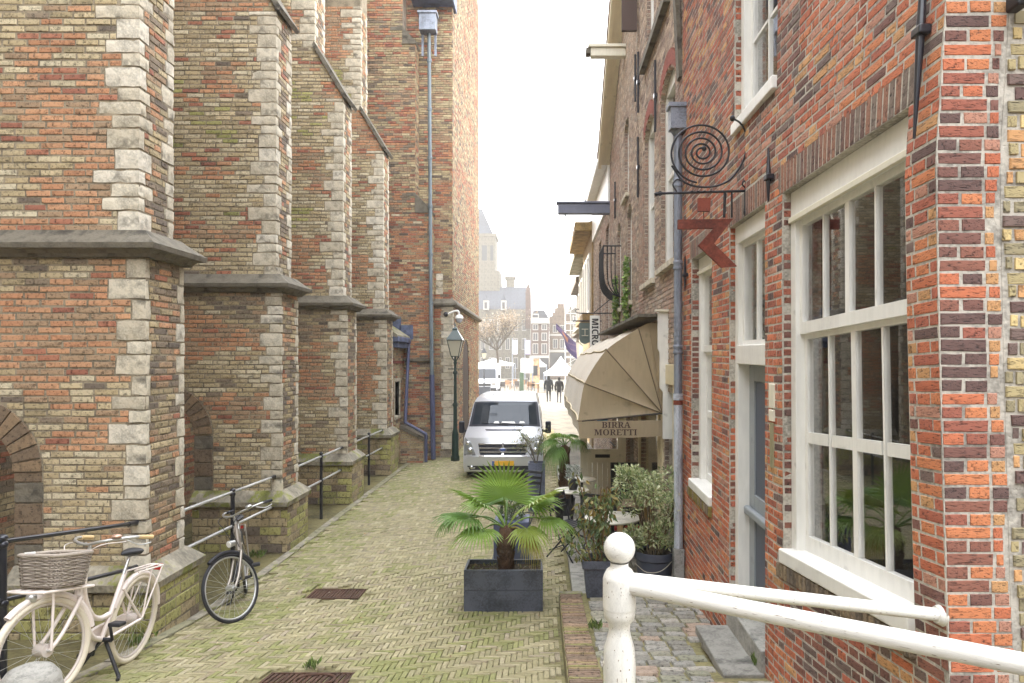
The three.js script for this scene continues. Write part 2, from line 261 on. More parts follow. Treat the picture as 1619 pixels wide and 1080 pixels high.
{
  const pal = palette('paver', [[162, 152, 118], [156, 147, 112], [149, 142, 106], [166, 156, 125], [152, 141, 111], [146, 142, 98], [139, 138, 90], [157, 145, 121], [147, 135, 108], [135, 135, 85]]);
  const cell = 0.0475, n = 4, list = [], f = rng(55), drains = [[-2.78, -2.16, 7.93, 8.3], [-2.2, -1.52, 5.12, 5.52]];
  const i0 = Math.floor(STREET_L / cell), i1 = Math.ceil((STREET_R + 0.18) / cell), j0 = Math.floor(4.4 / cell), j1 = Math.ceil(STREET_FAR / cell);
  const add = (x, Z, w, l) => {
    if (x - w / 2 < STREET_L - 0.03 || Z < 4.4) return; if (x + w / 2 > (Z < 7.62 ? 0.165 : 0.325)) return;
    for (const d of drains) if (x > d[0] - w / 2 && x < d[1] + w / 2 && Z > d[2] - l / 2 && Z < d[3] + l / 2) return;
    const sl = -(G(Z + 0.01) - G(Z - 0.01)) / 0.02 * -1, dome = 0.028 * fbm(x * 1.1, Z * 1.1, 77, 2), m1 = fbm(x * 1.6, Z * 1.2, 81, 4), m2 = fbm(x * 5, Z * 5, 85, 2), t = m1 * 0.75 + m2 * 0.25;
    const edge = (x < -2.7 && fbm(x * 2, Z * 2, 91, 3) > 0.46) || (Z < 7.4 && x > -1.2 && m1 > 0.5);
    const tone = t + f() * 0.16 > 0.66 || (edge && f() < 0.6) ? [5, 6, 9, 2][f() * 4 | 0] : f() < 0.1 ? [7, 8, 4][f() * 3 | 0] : [0, 1, 2, 3, 1][f() * 5 | 0];
    const Y = V(0, sl, -1).normalize(), X = V(1, rr(-0.03, 0.03, f), 0).normalize(), N = X.clone().cross(Y), jt = 0.0045, D = 0.045;
    const rot = rr(-0.02, 0.02, f); X.addScaledVector(Y, rot).normalize(); Y.addScaledVector(X, -Y.dot(X)).normalize();
    const c = V(x, G(Z) + dome - 0.014 - D / 2 + 0.016 + rr(-0.002, 0.002, f), -Z), W = w - jt, Lh = l - jt;
    list.push({ fr: { N: V(0, 1, 0) }, w: W, h: Lh, r: f(), tone, m: new THREE.Matrix4().makeBasis(X.multiplyScalar(W), Y.multiplyScalar(Lh), N.multiplyScalar(D)).setPosition(c) });
  };
  for (let i = i0 - n; i < i1 + n; i++) for (let j = j0; j < j1; j++) {
    const k = (((i - j) % (2 * n)) + 2 * n) % (2 * n);
    if (k === 0) add((i + n / 2) * cell, (j + 0.5) * cell, n * cell, cell); else if (k === 2 * n - 1) add((i + 0.5) * cell, (j + n / 2) * cell, cell, n * cell);
  }
  emitBricks(() => street, street, list, pal, { max: 300, name: 'paver', joined: 'paving', mat: M.paverV, sx: 0.2, sy: 0.2 });
  // two cast-iron gully grates set in the paving
  const grateMat = std({ color: sRGB(92, 66, 52), map: T.mottle, roughness: 0.85, metalness: 0.3 });
  drains.forEach((d, k) => {
    const Zm = (d[2] + d[3]) / 2, y = G(Zm) + 0.012, sl = (G(d[3]) - G(d[2])) / (d[3] - d[2]);
    const t = thing('gully_grate', k ? 'rusty cast iron grate with round lid at bottom edge of street' : 'rusty slotted iron grate in paving beside dark bicycle', 'grate', [(d[0] + d[1]) / 2, y, -Zm], 'gully grates in the street');
    const tilt = g => { const p = g.attributes.position; for (let i = 0; i < p.count; i++) p.setY(i, p.getY(i) + sl * (-p.getZ(i) - Zm)); g.computeVertexNormals(); return g; };
    part(t, 'frame', [tilt(bz(d[0], d[1], y - 0.04, y, d[2], d[2] + 0.025)), tilt(bz(d[0], d[1], y - 0.04, y, d[3] - 0.025, d[3])), tilt(bz(d[0], d[0] + 0.025, y - 0.04, y - 0.002, d[2] + 0.026, d[3] - 0.026)), tilt(bz(d[1] - 0.025, d[1], y - 0.04, y - 0.002, d[2] + 0.026, d[3] - 0.026))], grateMat);
    part(t, 'pan', tilt(bz(d[0] + 0.005, d[1] - 0.005, y - 0.06, y - 0.035, d[2] + 0.005, d[3] - 0.005)), M.dark);
    const nb = 15; for (let i = 0; i < nb; i++) { const x = lerp(d[0] + 0.05, d[1] - 0.05, i / (nb - 1)); part(t, 'bar', tilt(bz(x - 0.013, x + 0.013, y - 0.034, y - 0.003 - 0.002 * (i % 3), d[2] + 0.026, d[3] - 0.026)), grateMat); }
    if (k) { const g = new THREE.TorusGeometry(0.15, 0.014, 6, 32); g.rotateX(Math.PI / 2); g.translate(d[1] - 0.27, y - 0.002, -Zm); part(t, 'lid_ring', tilt(g), grateMat); }
  });
}
M.kerbMoss = std({ color: sRGB(142, 138, 112), map: T.stone, bumpMap: T.stoneB, bumpScale: 0.01, roughness: 0.95 });
// strip of mossy earth and edge stones between street and church
struct('church_verge', sheet(-6.2, STREET_L, [3, 4, 5, 6, 7, 8, 9, 12, 20], Z => G(Z) - 0.012), M.soilMoss);
{
  const kerb = struct('verge_kerb', sheet(STREET_L - 0.14, STREET_L - 0.02, [3, 4, 5, 6, 7, 8, 9, 12, 20], Z => G(Z) - 0.004), M.soilMoss), f = rng(4);
  for (let Z = 4.4; Z < 19.5;) { const l = rr(0.5, 0.9, f), y = G(Z + l / 2), sl = (G(Z + l) - G(Z)) / l; const g = bz(STREET_L - 0.15, STREET_L - 0.025, y - 0.06, y + 0.014 + rr(0, 0.008, f), Z + 0.008, Z + l - 0.008, 0.01); const p = g.attributes.position; for (let i = 0; i < p.count; i++) p.setY(i, p.getY(i) + sl * (-p.getZ(i) - Z - l / 2)); part(kerb, 'kerb_stone', g, f() < 0.5 ? M.kerbMoss : M.mossStone); Z += l; }
}
// the raised pavement on the right: brick edging and grey setts climbing to the bridge
const PVH = Z => G(Z) + 0.17;
{
  const rows = []; for (let z = 2; z <= 7.61; z += 0.33) rows.push(z); rows.push(7.62);
  const body = sheet(0.17, 1.75, rows, Z => PVH(Z) - 0.012), end = bz(0.172, 1.75, -0.05, PVH(7.62) - 0.012, 7.6, 7.618), side = [];
  for (let i = 0; i < rows.length - 1; i++) { const a = rows[i], b = rows[i + 1]; side.push(0.17, G(a) - 0.1, -a, 0.17, G(b) - 0.1, -b, 0.17, PVH(b) - 0.012, -b, 0.17, G(a) - 0.1, -a, 0.17, PVH(b) - 0.012, -b, 0.17, PVH(a) - 0.012, -a); }
  const sg = new THREE.BufferGeometry(); sg.setAttribute('position', new THREE.Float32BufferAttribute(side, 3)); sg.computeVertexNormals();
  const pave = struct('pavement', [body, end, boxUV(sg)], M.bed), f = rng(12);
  const palE = palette('edging', [[142, 118, 96], [132, 110, 92], [152, 128, 104], [124, 106, 88], [146, 128, 92], [138, 132, 84]]), le = [];
  const onRamp = (x, Z, w, l, D, tone, up) => { const sl = (PVH(Z + 0.01) - PVH(Z - 0.01)) / 0.02, Y = V(0, sl, -1).normalize(), X = V(1, rr(-0.02, 0.02, f), 0).normalize(), N = X.clone().cross(Y); return { fr: { N: V(0, 1, 0) }, w, h: l, r: f(), tone, m: new THREE.Matrix4().makeBasis(X.multiplyScalar(w), Y.multiplyScalar(l), N.multiplyScalar(D)).setPosition(V(x, PVH(Z) - D / 2 + up + rr(-0.002, 0.002, f), -Z)) }; };
  for (let Z = 3.6; Z < 7.5; Z += 0.052) le.push(onRamp(0.295 + rr(-0.004, 0.004, f), Z, 0.24, 0.045, 0.09, f() < 0.15 ? 5 : f() * 5 | 0, 0.012));
  emitBricks(() => pave, pave, le, palE, { max: 300, name: 'edging_brick', sx: 0.24, sy: 0.05 });
  part(pave, 'edging_end_stone', bz(0.165, 0.43, PVH(7.55) - 0.16, PVH(7.55) + 0.012, 7.51, 7.63, 0.02), M.mossStone);
  const palS = palette('sett', [[158, 154, 144], [146, 143, 134], [168, 162, 150], [136, 132, 122], [150, 146, 128], [166, 146, 128], [140, 138, 118]]), ls = [];
  let Z = 3.7; while (Z < 7.5) { const l = rr(0.125, 0.165, f); let x = 0.445 + rr(-0.02, 0.02, f); while (x < 1.56) { let w = rr(0.17, 0.24, f); if (x + w > 1.5) w = 1.58 - x; const inStep = x + w / 2 > 1.2 && Z + l > 4.85 && Z < 5.8; if (!inStep && w > 0.05) { const q = onRamp(x + w / 2 + 0.03 * Math.sin(Z * 2), Z + l / 2 + rr(-0.012, 0.012, f), w - rr(0.012, 0.026, f), l - rr(0.01, 0.02, f), 0.09, f() * 7 | 0, 0.012 + rr(-0.004, 0.004, f)); ls.push(q); } x += w; } Z += l; }
  emitBricks(() => pave, pave, ls, palS, { max: 300, name: 'sett', sx: 0.2, sy: 0.14 });
  // lower terrace in front of the cafe, with a grey kerb
  const ter = struct('terrace', bz(0.335, 1.9, -0.1, 0.1, 7.63, 17.5), M.bed);
  for (let q = 7.66; q < 17.3; q += 0.98) part(ter, 'kerb_slab', bz(0.33, 0.55, 0.02, 0.122, q, q + 0.965, 0.008), M.granite);
  for (let q = 7.66, k = 0; q < 17.3; q += 0.3, k++) for (let x = 0.56 - (k % 2) * 0.15; x < 1.58; x += 0.3) { const a = Math.max(0.56, x), b = Math.min(1.58, x + 0.29); if (b - a > 0.05) part(ter, 'flagstone', bz(a, b, 0.05, 0.118 + rr(0, 0.004, f), q, q + 0.29, 0.006), M.granite); }
}
// ---------- the church on the left ----------
const church = thing('church', 'large brick church with stone-edged buttresses lining the left side of the street', 'church', [-6.1, 0, -12]);
const cPal = palette('church', [[190, 173, 138], [181, 163, 127], [197, 183, 151], [170, 154, 120], [194, 148, 112], [186, 136, 101], [172, 116, 91], [157, 103, 83], [136, 121, 102], [116, 104, 91], [168, 163, 104], [152, 150, 92], [204, 192, 163], [168, 141, 112]]);
const pick = (f, a) => a[f() * a.length | 0];
const TAN = [0, 1, 2, 3, 0, 12], ORG = [4, 5, 4, 13], RED = [6, 7, 6, 5], DRK = [8, 9, 8, 3], MOS = [10, 11, 10, 3];
function churchTone(seed, kind) {
  return (u, y, f) => {
    const n = fbm(u * 0.9 + seed * 3.1, y * 1.6 + seed, 300 + seed, 3), q = fbm(u * 3 + seed, y * 4, 340 + seed, 2), r = f();
    if (kind === 'plinth') return n + r * 0.3 > 0.62 ? pick(f, MOS) : r < 0.3 ? pick(f, DRK) : pick(f, [1, 3, 3, 13, 10]);
    if (kind === 'outer') return q + r * 0.5 > 0.82 ? pick(f, DRK) : r < 0.1 ? pick(f, RED) : r < 0.28 ? pick(f, ORG) : pick(f, [1, 3, 13, 0, 8]);
    if (kind === 'brown') return n > 0.6 ? (r < 0.35 ? pick(f, RED) : pick(f, [13, 8, 5, 3])) : r < 0.1 ? pick(f, RED) : r < 0.3 ? pick(f, DRK) : pick(f, [13, 3, 1, 13, 0]);
    if (kind === 'red') return r < 0.3 ? pick(f, RED) : r < 0.65 ? pick(f, ORG) : r < 0.88 ? pick(f, DRK) : pick(f, TAN);
    if (y > 3.9) { if (n > 0.6) return r < 0.7 ? pick(f, ORG) : r < 0.85 ? pick(f, RED) : 13; if (n < 0.36 && r < 0.45) return pick(f, MOS); return r < 0.05 + (q > 0.6 ? 0.25 : 0) ? pick(f, RED) : r < 0.1 ? pick(f, DRK) : pick(f, TAN); }
    if (n > 0.54 && y > 1.9) return r < 0.7 ? pick(f, ORG) : r < 0.85 ? 13 : pick(f, RED); if (y > 3.1 && n < 0.5) return r < 0.6 ? pick(f, DRK) : pick(f, [13, 3]);
    return r < 0.12 ? pick(f, ORG) : r < 0.17 ? pick(f, DRK) : pick(f, TAN);
  };
}
const CH = 0.067, CL = 0.235, cIn = -6.1;
const archX = -5.6, archR = 0.47, archY = 1.72;
const churchBricks = [], plinthTops = [0.66, 0.74, 0.83, 0.98];
const buttressZ = [6.62, 10.02, 13.36, 16.72];
const buttresses = buttressZ.map((Zn, bi) => {
  const Zf = Zn + 0.7, XL = -3.86, XU = -3.95, X2 = -4.5, pT = plinthTops[bi], f = rng(500 + bi), gB = Math.min(G(Zn), G(Zf)) - 0.1;
  // solid core with the arched passage
  const s = new THREE.Shape(); s.moveTo(cIn, gB); s.lineTo(XL - 0.004, gB); s.lineTo(XL - 0.004, 3.9); s.lineTo(cIn, 3.9); s.lineTo(cIn, gB);
  const hole = new THREE.Path(); hole.moveTo(archX - archR, gB + 0.02); hole.lineTo(archX - archR, archY); for (let k = 0; k <= 14; k++) { const a = Math.PI - Math.PI * k / 14; hole.lineTo(archX + archR * Math.cos(a), archY + archR * Math.sin(a)); } hole.lineTo(archX + archR, gB + 0.02); s.holes.push(hole);
  const low = new THREE.ExtrudeGeometry(s, { depth: 0.7 - 0.008, bevelEnabled: false }); low.translate(0, 0, -Zf + 0.004);
  const up = slab([[cIn, 3.9], [XU - 0.004, 3.9], [XU - 0.004, 8.0], [X2 - 0.004, 8.95], [X2 - 0.004, 15], [cIn, 15]], 0.62 - 0.008, g => g.translate(0, 0, -Zf + 0.044));
  const ps = new THREE.Shape(); ps.moveTo(archX + archR, gB); ps.lineTo(-3.735, gB); ps.lineTo(-3.735, pT); ps.lineTo(archX + archR, pT); ps.lineTo(archX + archR, gB);
  const pl = new THREE.ExtrudeGeometry(ps, { depth: 0.84, bevelEnabled: false }); pl.translate(0, 0, -Zf - 0.07);
  const b = part(church, 'buttress', [boxUV(low), up, boxUV(pl)], M.mortarChurch);
  // weathered plinth top and the string course
  part(b, 'plinth_coping', moulding([[archX + archR, -Zn + 0.0], [XL - 0.01, -Zn], [XL - 0.01, -Zf], [archX + archR, -Zf]], [[0, pT - 0.06], [0.155, pT - 0.06], [0.165, pT + 0.01], [0.02, pT + 0.15], [0, pT + 0.15]]), M.mossStone);
  part(b, 'string_course', moulding([[cIn, -Zn], [XL, -Zn], [XL, -Zf], [cIn, -Zf]], [[-0.1, 3.8], [0.05, 3.8], [0.07, 3.83], [0.10, 3.86], [0.16, 3.87], [0.17, 3.92], [0.14, 3.94], [0.06, 4.0], [-0.02, 4.07], [-0.1, 4.09]]), M.dirtyStone);
  part(b, 'coping', slab([[XU + 0.06, 7.93], [XU + 0.1, 7.98], [X2 + 0.0, 9.05], [X2 - 0.03, 8.97], [XU - 0.0, 8.0]], 0.76, g => g.translate(0, 0, -Zf - 0.03)), M.dirtyStone);
  // quoin stones: blocks turning the corners, laid before the bricks so that courses stop at them
  const quoins = [];
  const run = (y0, y1, X, zn, zf, wide) => { let y = y0, k = 0; while (y < y1 - 0.05) { const h = Math.min(CH * pick(f, [2, 2, 3, 3]), y1 - y); quoins.push({ y0: y, y1: y + h, X, zn, zf, w1: (k % 2 ? wide : wide * 0.62) * rr(0.72, 1.3, f), w2: (k % 2 ? 0.1 : 0.2) * rr(0.8, 1.2, f), w3: (k % 2 ? 0.2 : 0.11) * rr(0.8, 1.2, f) }); y += h; k++; } };
  run(pT + 0.12, 3.8, XL, Zn, Zf, 0.29); run(4.06, 7.95, XU, Zn + 0.04, Zf - 0.04, 0.35); run(8.95, 11.5, X2, Zn + 0.04, Zf - 0.04, 0.4);
  for (const q of quoins) {
    const low = q.y1 < 3.85, near = low ? q.w2 * 0.3 + 0.02 : q.w2, o = () => rr(0.006, 0.016, f), m = pick(f, M.quoin);
    part(b, 'quoin_stone', rough(q.X - q.w1, q.X + o(), q.y0 + 0.003, q.y1 - 0.003, -(q.zn + near), -(q.zn - o()), 0.010, q.y0 * 3), m);
    part(b, 'quoin_stone', rough(q.X - 0.1, q.X + o(), q.y0 + 0.004, q.y1 - 0.003, -(q.zf + 0.005), -(q.zf - q.w3 * (low ? 0.8 : 1)), 0.010, q.y0 * 5), pick(f, M.quoin));
  }
  const find = (y, z) => quoins.find(q => y >= q.y0 && y < q.y1);
  const L = churchBricks, mark = L.length;
  // near face, lower
  const ring = archR + 0.27;
  const vis = -(VX + 10) * Zn / F;   // nothing of the face left of the picture edge is seen
  lay(L, facing.cam(Zn), pT + 0.12, 3.8, y => { const q = find(y); let sp = [[Math.max(cIn, vis - 0.6), XL - (q ? q.w1 : 0)]]; const dy = y - archY, hw = dy < 0 ? archR + (y < pT + 0.1 ? 0 : 0.27) : dy < ring ? Math.sqrt(ring * ring - dy * dy) : 0; return hw ? cut(sp, archX - hw, archX + hw) : sp; }, { ch: CH, L: CL, seed: 600 + bi, tone: churchTone(bi), d: 0.035, out: 0.004, uneven: 0.004, wob: 0.004, rot: 0.012, joint: 0.014 });
  // outer (street) face, lower and upper
  lay(L, facing.left(XL), pT + 0.12, 3.8, y => { const q = find(y); return [[Zn + (q ? q.w2 * 0.3 + 0.02 : 0), Zf - (q ? q.w3 * 0.8 : 0)]]; }, { ch: CH, L: CL, seed: 620 + bi, tone: churchTone(bi + 5, 'outer'), d: 0.035, out: 0.004, uneven: 0.004, joint: 0.014 });
  lay(L, facing.left(XU), 4.06, 7.95, y => { const q = find(y); return [[Zn + 0.04 + (q ? q.w2 : 0), Zf - 0.04 - (q ? q.w3 : 0)]]; }, { ch: CH, L: CL, seed: 630 + bi, tone: churchTone(bi + 9, 'outer'), d: 0.035, out: 0.004, uneven: 0.004, joint: 0.014 });
  lay(L, facing.left(X2), 8.95, 11.5, y => { const q = find(y); return [[Zn + 0.04 + (q ? q.w2 : 0), Zf - 0.04 - (q ? q.w3 : 0)]]; }, { ch: CH, L: CL, seed: 635 + bi, tone: churchTone(bi + 9, 'outer'), d: 0.035, out: 0.004, uneven: 0.004, joint: 0.014 });
  lay(L, facing.cam(Zn + 0.04), 4.06, 11.5, y => { const q = find(y); const xr = y < 8 ? XU : y < 8.95 ? lerp(XU, X2, (y - 8) / 0.95) : X2; return [[Math.max(cIn, vis - 0.6), xr - (q ? q.w1 : 0.01)]]; }, { ch: CH, L: CL, seed: 640 + bi, tone: churchTone(bi + 2), d: 0.035, out: 0.004, uneven: 0.004, wob: 0.004, rot: 0.012, joint: 0.014 });
  // plinth of larger mossy stones
  lay(L, facing.cam(Zn - 0.082), gB + 0.1, pT - 0.06, () => [[archX + archR, -3.735]], { ch: 0.125, L: 0.3, seed: 660 + bi, tone: churchTone(bi, 'plinth'), out: 0.006, uneven: 0.004, joint: 0.01 });
  lay(L, facing.left(-3.735), gB + 0.1, pT - 0.06, () => [[Zn - 0.08, Zf + 0.07]], { ch: 0.115, L: 0.28, seed: 670 + bi, tone: churchTone(bi + 3, 'plinth'), out: 0.006, uneven: 0.004, joint: 0.01 });
  for (let k = mark; k < L.length; k++) L[k].owner = b;
  // arch ring
  const am = [std({ color: sRGB(140, 118, 92), map: T.brick, bumpMap: T.brickB, bumpScale: 0.006, roughness: 0.95 }), std({ color: sRGB(122, 104, 84), map: T.brick, bumpMap: T.brickB, bumpScale: 0.006, roughness: 0.95 })];
  const na = 17; for (let k = 0; k < na; k++) { const a0 = Math.PI * k / na + 0.012, a1 = Math.PI * (k + 1) / na - 0.012, r1 = ring - 0.01, r0 = archR - 0.004, c = (a, r) => [archX + r * Math.cos(a), archY + r * Math.sin(a)]; part(b, 'arch_brick', slab([c(a0, r0), c(a0, r1), c(a1, r1), c(a1, r0)], 0.13, g => g.translate(0, 0, -Zn - 0.12 + 0.014 + rr(-0.004, 0.004, f))), am[k % 2]); }
  for (let y = pT + 0.16, k = 0; y < archY - 0.05; y += 0.2, k++) part(b, 'jamb_stone', bz(archX + archR - 0.004, archX + archR + (k % 2 ? 0.27 : 0.26), y, Math.min(y + 0.19, archY - 0.005), Zn - 0.012, Zn + 0.12, 0.01), k % 3 ? am[1] : M.dirtyStone);
  return b;
});
// main wall behind the buttresses, nave and roof (they shade the street)
{
  const w = part(church, 'wall', [bz(-14, cIn, -0.2, 15, -3, 19.4), ], M.mortarChurch), L = [];
  for (let k = 0; k < 4; k++) lay(L, facing.left(cIn), 0.1, 3.6, () => [[k ? buttressZ[k - 1] + 0.7 : 4.6, buttressZ[k]]], { ch: CH, L: CL, seed: 690 + k, tone: churchTone(k + 4, 'brown'), joint: 0.014 });
  emitBricks(() => w, w, L, cPal, { kind: 'plain', max: 0 });
  part(church, 'nave', [bz(-26, -12, -0.2, 19, -3, 30)], M.mortarChurch);
  part(church, 'roof', [slab([[-26.6, 18.9], [-11.4, 18.9], [-19, 28]], 34, g => g.translate(0, 0, -31)), slab([[-14, 14.9], [-5.9, 14.9], [-13.5, 17.5]], 22, g => g.translate(0, 0, -19))], M.lead);
}
// the taller chapel at the end of the row
{
  const ZN = 19.6, XO = -2.63, ZF = 27.5, top = 19, tr = part(church, 'chapel', [bz(-14, XO - 0.02, -0.2, top, ZN + 0.02, ZF)], M.mortarBrown), L = churchBricks, mark = L.length;
  // stepped buttress against its near side: lower, middle and upper stage, and the annex in front
  const stage = part(church, 'chapel_buttress', [bz(-7, -3.16, -0.2, 6.95, ZN - 0.5 + 0.02, ZN), bz(-7, -3.6, 6.9, 11.7, ZN - 0.5 + 0.02, ZN), bz(-7, -3.95, 11.6, 19, ZN - 0.5 + 0.02, ZN)], M.mortarBrown);
  const zb = ZN - 0.5, o = { ch: CH, L: CL, joint: 0.014, out: 0.006, uneven: 0.005 };
  lay(L, facing.cam(zb), 0.0, 6.95, () => [[-6, -3.16]], { ...o, seed: 701, tone: churchTone(1, 'red') });
  lay(L, facing.cam(zb), 6.95, 13, y => [[-6, y < 11.7 ? -3.6 : -3.95]], { ...o, seed: 702, tone: churchTone(2, 'brown') });
  lay(L, facing.left(-3.16), 0, 6.95, () => [[zb, ZN]], { ...o, seed: 703, tone: churchTone(3, 'brown') });
  lay(L, facing.left(-3.6), 6.95, 11.7, () => [[zb, ZN]], { ...o, seed: 704, tone: churchTone(3, 'brown') });
  for (let k = mark; k < L.length; k++) L[k].owner = stage;
  const m2 = L.length;
  lay(L, facing.cam(ZN), 0, 4.3, y => [[-3.3, XO - 0.26 * ((y / 0.2 | 0) % 2 ? 1 : 1.25)]], { ...o, seed: 710, tone: churchTone(4, 'brown') });
  lay(L, facing.cam(ZN), 4.5, 13.4, () => [[-4, XO]], { ...o, seed: 711, tone: churchTone(5, 'brown') });
  const dz0 = 22.1, dz1 = 23.9;
  lay(L, facing.left(XO), 0, 4.35, y => { const c = (dz0 + dz1) / 2, hw = y < 2.6 ? 0.9 : y < 3.5 ? Math.sqrt(Math.max(0, 0.81 - (y - 2.6) ** 2)) : 0; return hw ? cut([[ZN, ZF]], c - hw, c + hw) : [[ZN, ZF]]; }, { ...o, seed: 712, tone: churchTone(6, 'brown') });
  lay(L, facing.left(XO), 4.5, 17, () => [[ZN, ZF]], { ...o, seed: 713, tone: churchTone(7, 'brown') });
  for (let k = m2; k < L.length; k++) L[k].owner = tr;
  part(tr, 'string_course', moulding([[-3.16, -ZN], [XO, -ZN], [XO, -ZF]], [[-0.05, 4.34], [0.06, 4.34], [0.14, 4.39], [0.14, 4.44], [0, 4.58], [-0.05, 4.6]]), M.dirtyStone);
  const f = rng(33); for (let y = 0.25, k = 0; y < 4.3; y += 0.2, k++) part(tr, 'quoin_stone', bz(XO - (k % 2 ? 0.26 : 0.32), XO + 0.014, y, y + 0.188, ZN - 0.014, ZN + (k % 2 ? 0.3 : 0.15), 0.012), pick(f, M.quoin));
  for (let y = 4.7, k = 0; y < 5.2; y += 0.2, k++) part(tr, 'quoin_stone', bz(-3.1, -2.9, y, y + 0.188, ZN - 0.014, ZN + 0.1, 0.012), pick(f, M.quoin));
  const ds = new THREE.Shape(); ds.moveTo(dz0, 0); ds.lineTo(dz0, 2.6); ds.absarc(23, 2.6, 0.9, Math.PI, 0, true); ds.lineTo(dz1, 0); const dg = new THREE.ExtrudeGeometry(ds, { depth: 0.03, bevelEnabled: false }); dg.rotateY(Math.PI / 2); dg.translate(XO - 0.045, 0, 0); part(tr, 'arched_door', boxUV(dg), std({ color: sRGB(64, 44, 34), map: T.mottle, roughness: 0.8 }));
  part(tr, 'weathering', slab([[-3.14, 6.93], [-3.12, 6.98], [-3.61, 7.5], [-3.61, 6.93]], 0.53, g => g.translate(0, 0, -ZN)), M.dirtyStone); part(tr, 'stone_cap', bz(-3.86, -3.615, 7.4, 7.5, zb - 0.02, zb + 0.1), M.dirtyStone); part(tr, 'stone_cap', bz(-4.3, -3.965, 12.04, 12.14, zb - 0.02, zb + 0.1), M.dirtyStone); part(tr, 'weathering', slab([[-3.58, 11.66], [-3.56, 11.71], [-3.96, 12.14], [-3.96, 11.66]], 0.53, g => g.translate(0, 0, -ZN)), M.dirtyStone);
  part(tr, 'ledge', bz(-4.0, -3.1, 2.78, 2.86, zb - 0.08, zb + 0.02), M.dirtyStone);
  // small sloped brick skirt with stone cap
  part(stage, 'brick_skirt', slab([[-4.05, 0], [-3.28, 0], [-3.28, 0.62], [-4.05, 1.02]], 0.5, g => g.translate(0, 0, -zb)), M.mortarBrown);
  const ms = L.length; lay(L, facing.cam(zb - 0.5), 0.0, 1.0, y => [[-4.05, y < 0.62 ? -3.28 : lerp(-3.28, -4.05, (y - 0.62) / 0.4)]], { ...o, seed: 722, tone: churchTone(8, 'brown') }); for (let k = ms; k < L.length; k++) L[k].owner = stage;
  part(stage, 'skirt_cap', slab([[-4.08, 1.02], [-3.24, 0.6], [-3.24, 0.7], [-4.08, 1.12]], 0.58, g => g.translate(0, 0, -zb - 0.03)), M.dirtyStone);
  // lead rainwater pipe with hopper and roof gutter
  const px = -3.12, pipe = part(church, 'downpipe', [cyl(V(px - 0.08, 12.2, -zb + 0.1), V(px - 0.03, 4.4, -zb + 0.1), 0.05), cyl(V(px - 0.03, 4.4, -zb + 0.1), V(px, 2.4, -zb + 0.1), 0.055)], M.copperPipe);
  part(pipe, 'pipe_base', cyl(V(px, 2.4, -zb + 0.1), V(px + 0.04, 0.05, -zb + 0.1), 0.07), M.bluePipe);
  for (let y = 3; y < 12; y += 1.35) part(pipe, 'pipe_collar', cyl(V(px - 0.03 - (y - 4.4) * 0.0064, y, -zb + 0.1), V(px - 0.03 - (y - 4.4) * 0.0064, y + 0.09, -zb + 0.1), 0.065), M.copperPipe);
  part(pipe, 'hopper', [bz(-3.44, -2.98, 11.9, 12.35, zb - 0.35, zb - 0.02, 0.01), bz(-3.48, -2.94, 12.35, 12.42, zb - 0.38, zb - 0.02, 0.01), bz(-3.42, -3.36, 11.3, 11.9, zb - 0.06, zb), bz(-3.06, -3.0, 11.3, 11.9, zb - 0.06, zb)], M.zinc);
  part(church, 'gutter', [bz(-3.75, -2.55, 12.95, 13.35, zb - 0.2, ZN + 0.4, 0.02)], M.lead);
  // annex between last buttress and chapel: brick wall, lead roof, little window, blue pipe
  const AX = -3.92, a0 = 17.46, a1 = zb, an = part(church, 'annex', [bz(cIn, AX - 0.012, -0.1, 1.3, a0, a1), bz(cIn, AX - 0.012, 2.25, 3.2, a0, a1), bz(cIn, AX - 0.012, 1.3, 2.25, a0, 17.9), bz(cIn, AX - 0.012, 1.3, 2.25, 18.5, a1), bz(cIn, AX - 0.3, 1.3, 2.25, 17.9, 18.5)], M.mortarBrown), m3 = L.length;
  lay(L, facing.left(AX), 0.05, 3.2, y => y > 1.3 && y < 2.25 ? [[a0, 17.9], [18.5, a1]] : [[a0, a1]], { ...o, seed: 730, tone: churchTone(3, 'brown') }); for (let k = m3; k < L.length; k++) L[k].owner = an;
  part(an, 'window_surround', [bz(AX - 0.2, AX + 0.02, 1.24, 1.32, 17.82, 18.58), bz(AX - 0.2, AX + 0.02, 2.24, 2.33, 17.82, 18.58), bz(AX - 0.2, AX + 0.015, 1.32, 2.24, 17.82, 17.9), bz(AX - 0.2, AX + 0.015, 1.32, 2.24, 18.5, 18.58)], M.quoin[3]);
  part(an, 'window_pane', bz(AX - 0.16, AX - 0.15, 1.32, 2.24, 17.9, 18.5), M.glass);
  const lr = part(an, 'roof', slab([[-6.1, 5.0], [-3.75, 3.46], [-3.75, 3.38], [-6.1, 4.6]], a1 - a0, g => g.translate(0, 0, -a1)), M.mossStone);
  for (let k = 0; k < 5; k++) part(lr, 'lead_flashing', bz(-5.4 + k * 0.34, -5.02 + k * 0.34, 4.15 - k * 0.19, 4.75 - k * 0.24, a1 - 0.02, a1 + 0.03 + 0.002 * k), M.lead);
  part(an, 'gutter', bz(-3.94, -3.72, 3.28, 3.42, a0, a1 + 0.05, 0.02), M.lead);
  for (let k = 0; k < 9; k++) part(an, 'bracket', bz(-3.92, -3.76, 3.14, 3.27, a0 + 0.1 + k * 0.18, a0 + 0.19 + k * 0.18), M.lead);
  part(an, 'wall_band', bz(AX - 0.02, AX + 0.03, 2.72, 2.79, a0, a1), M.rust);
  part(an, 'downpipe', [poly([V(-3.76, 3.3, -a1 + 0.12), V(-3.76, 1.12, -a1 + 0.6), V(-3.2, 0.8, -a1 + 0.6), V(-3.2, 0.05, -a1 + 0.6)], 0.045)], M.bluePipe);
}
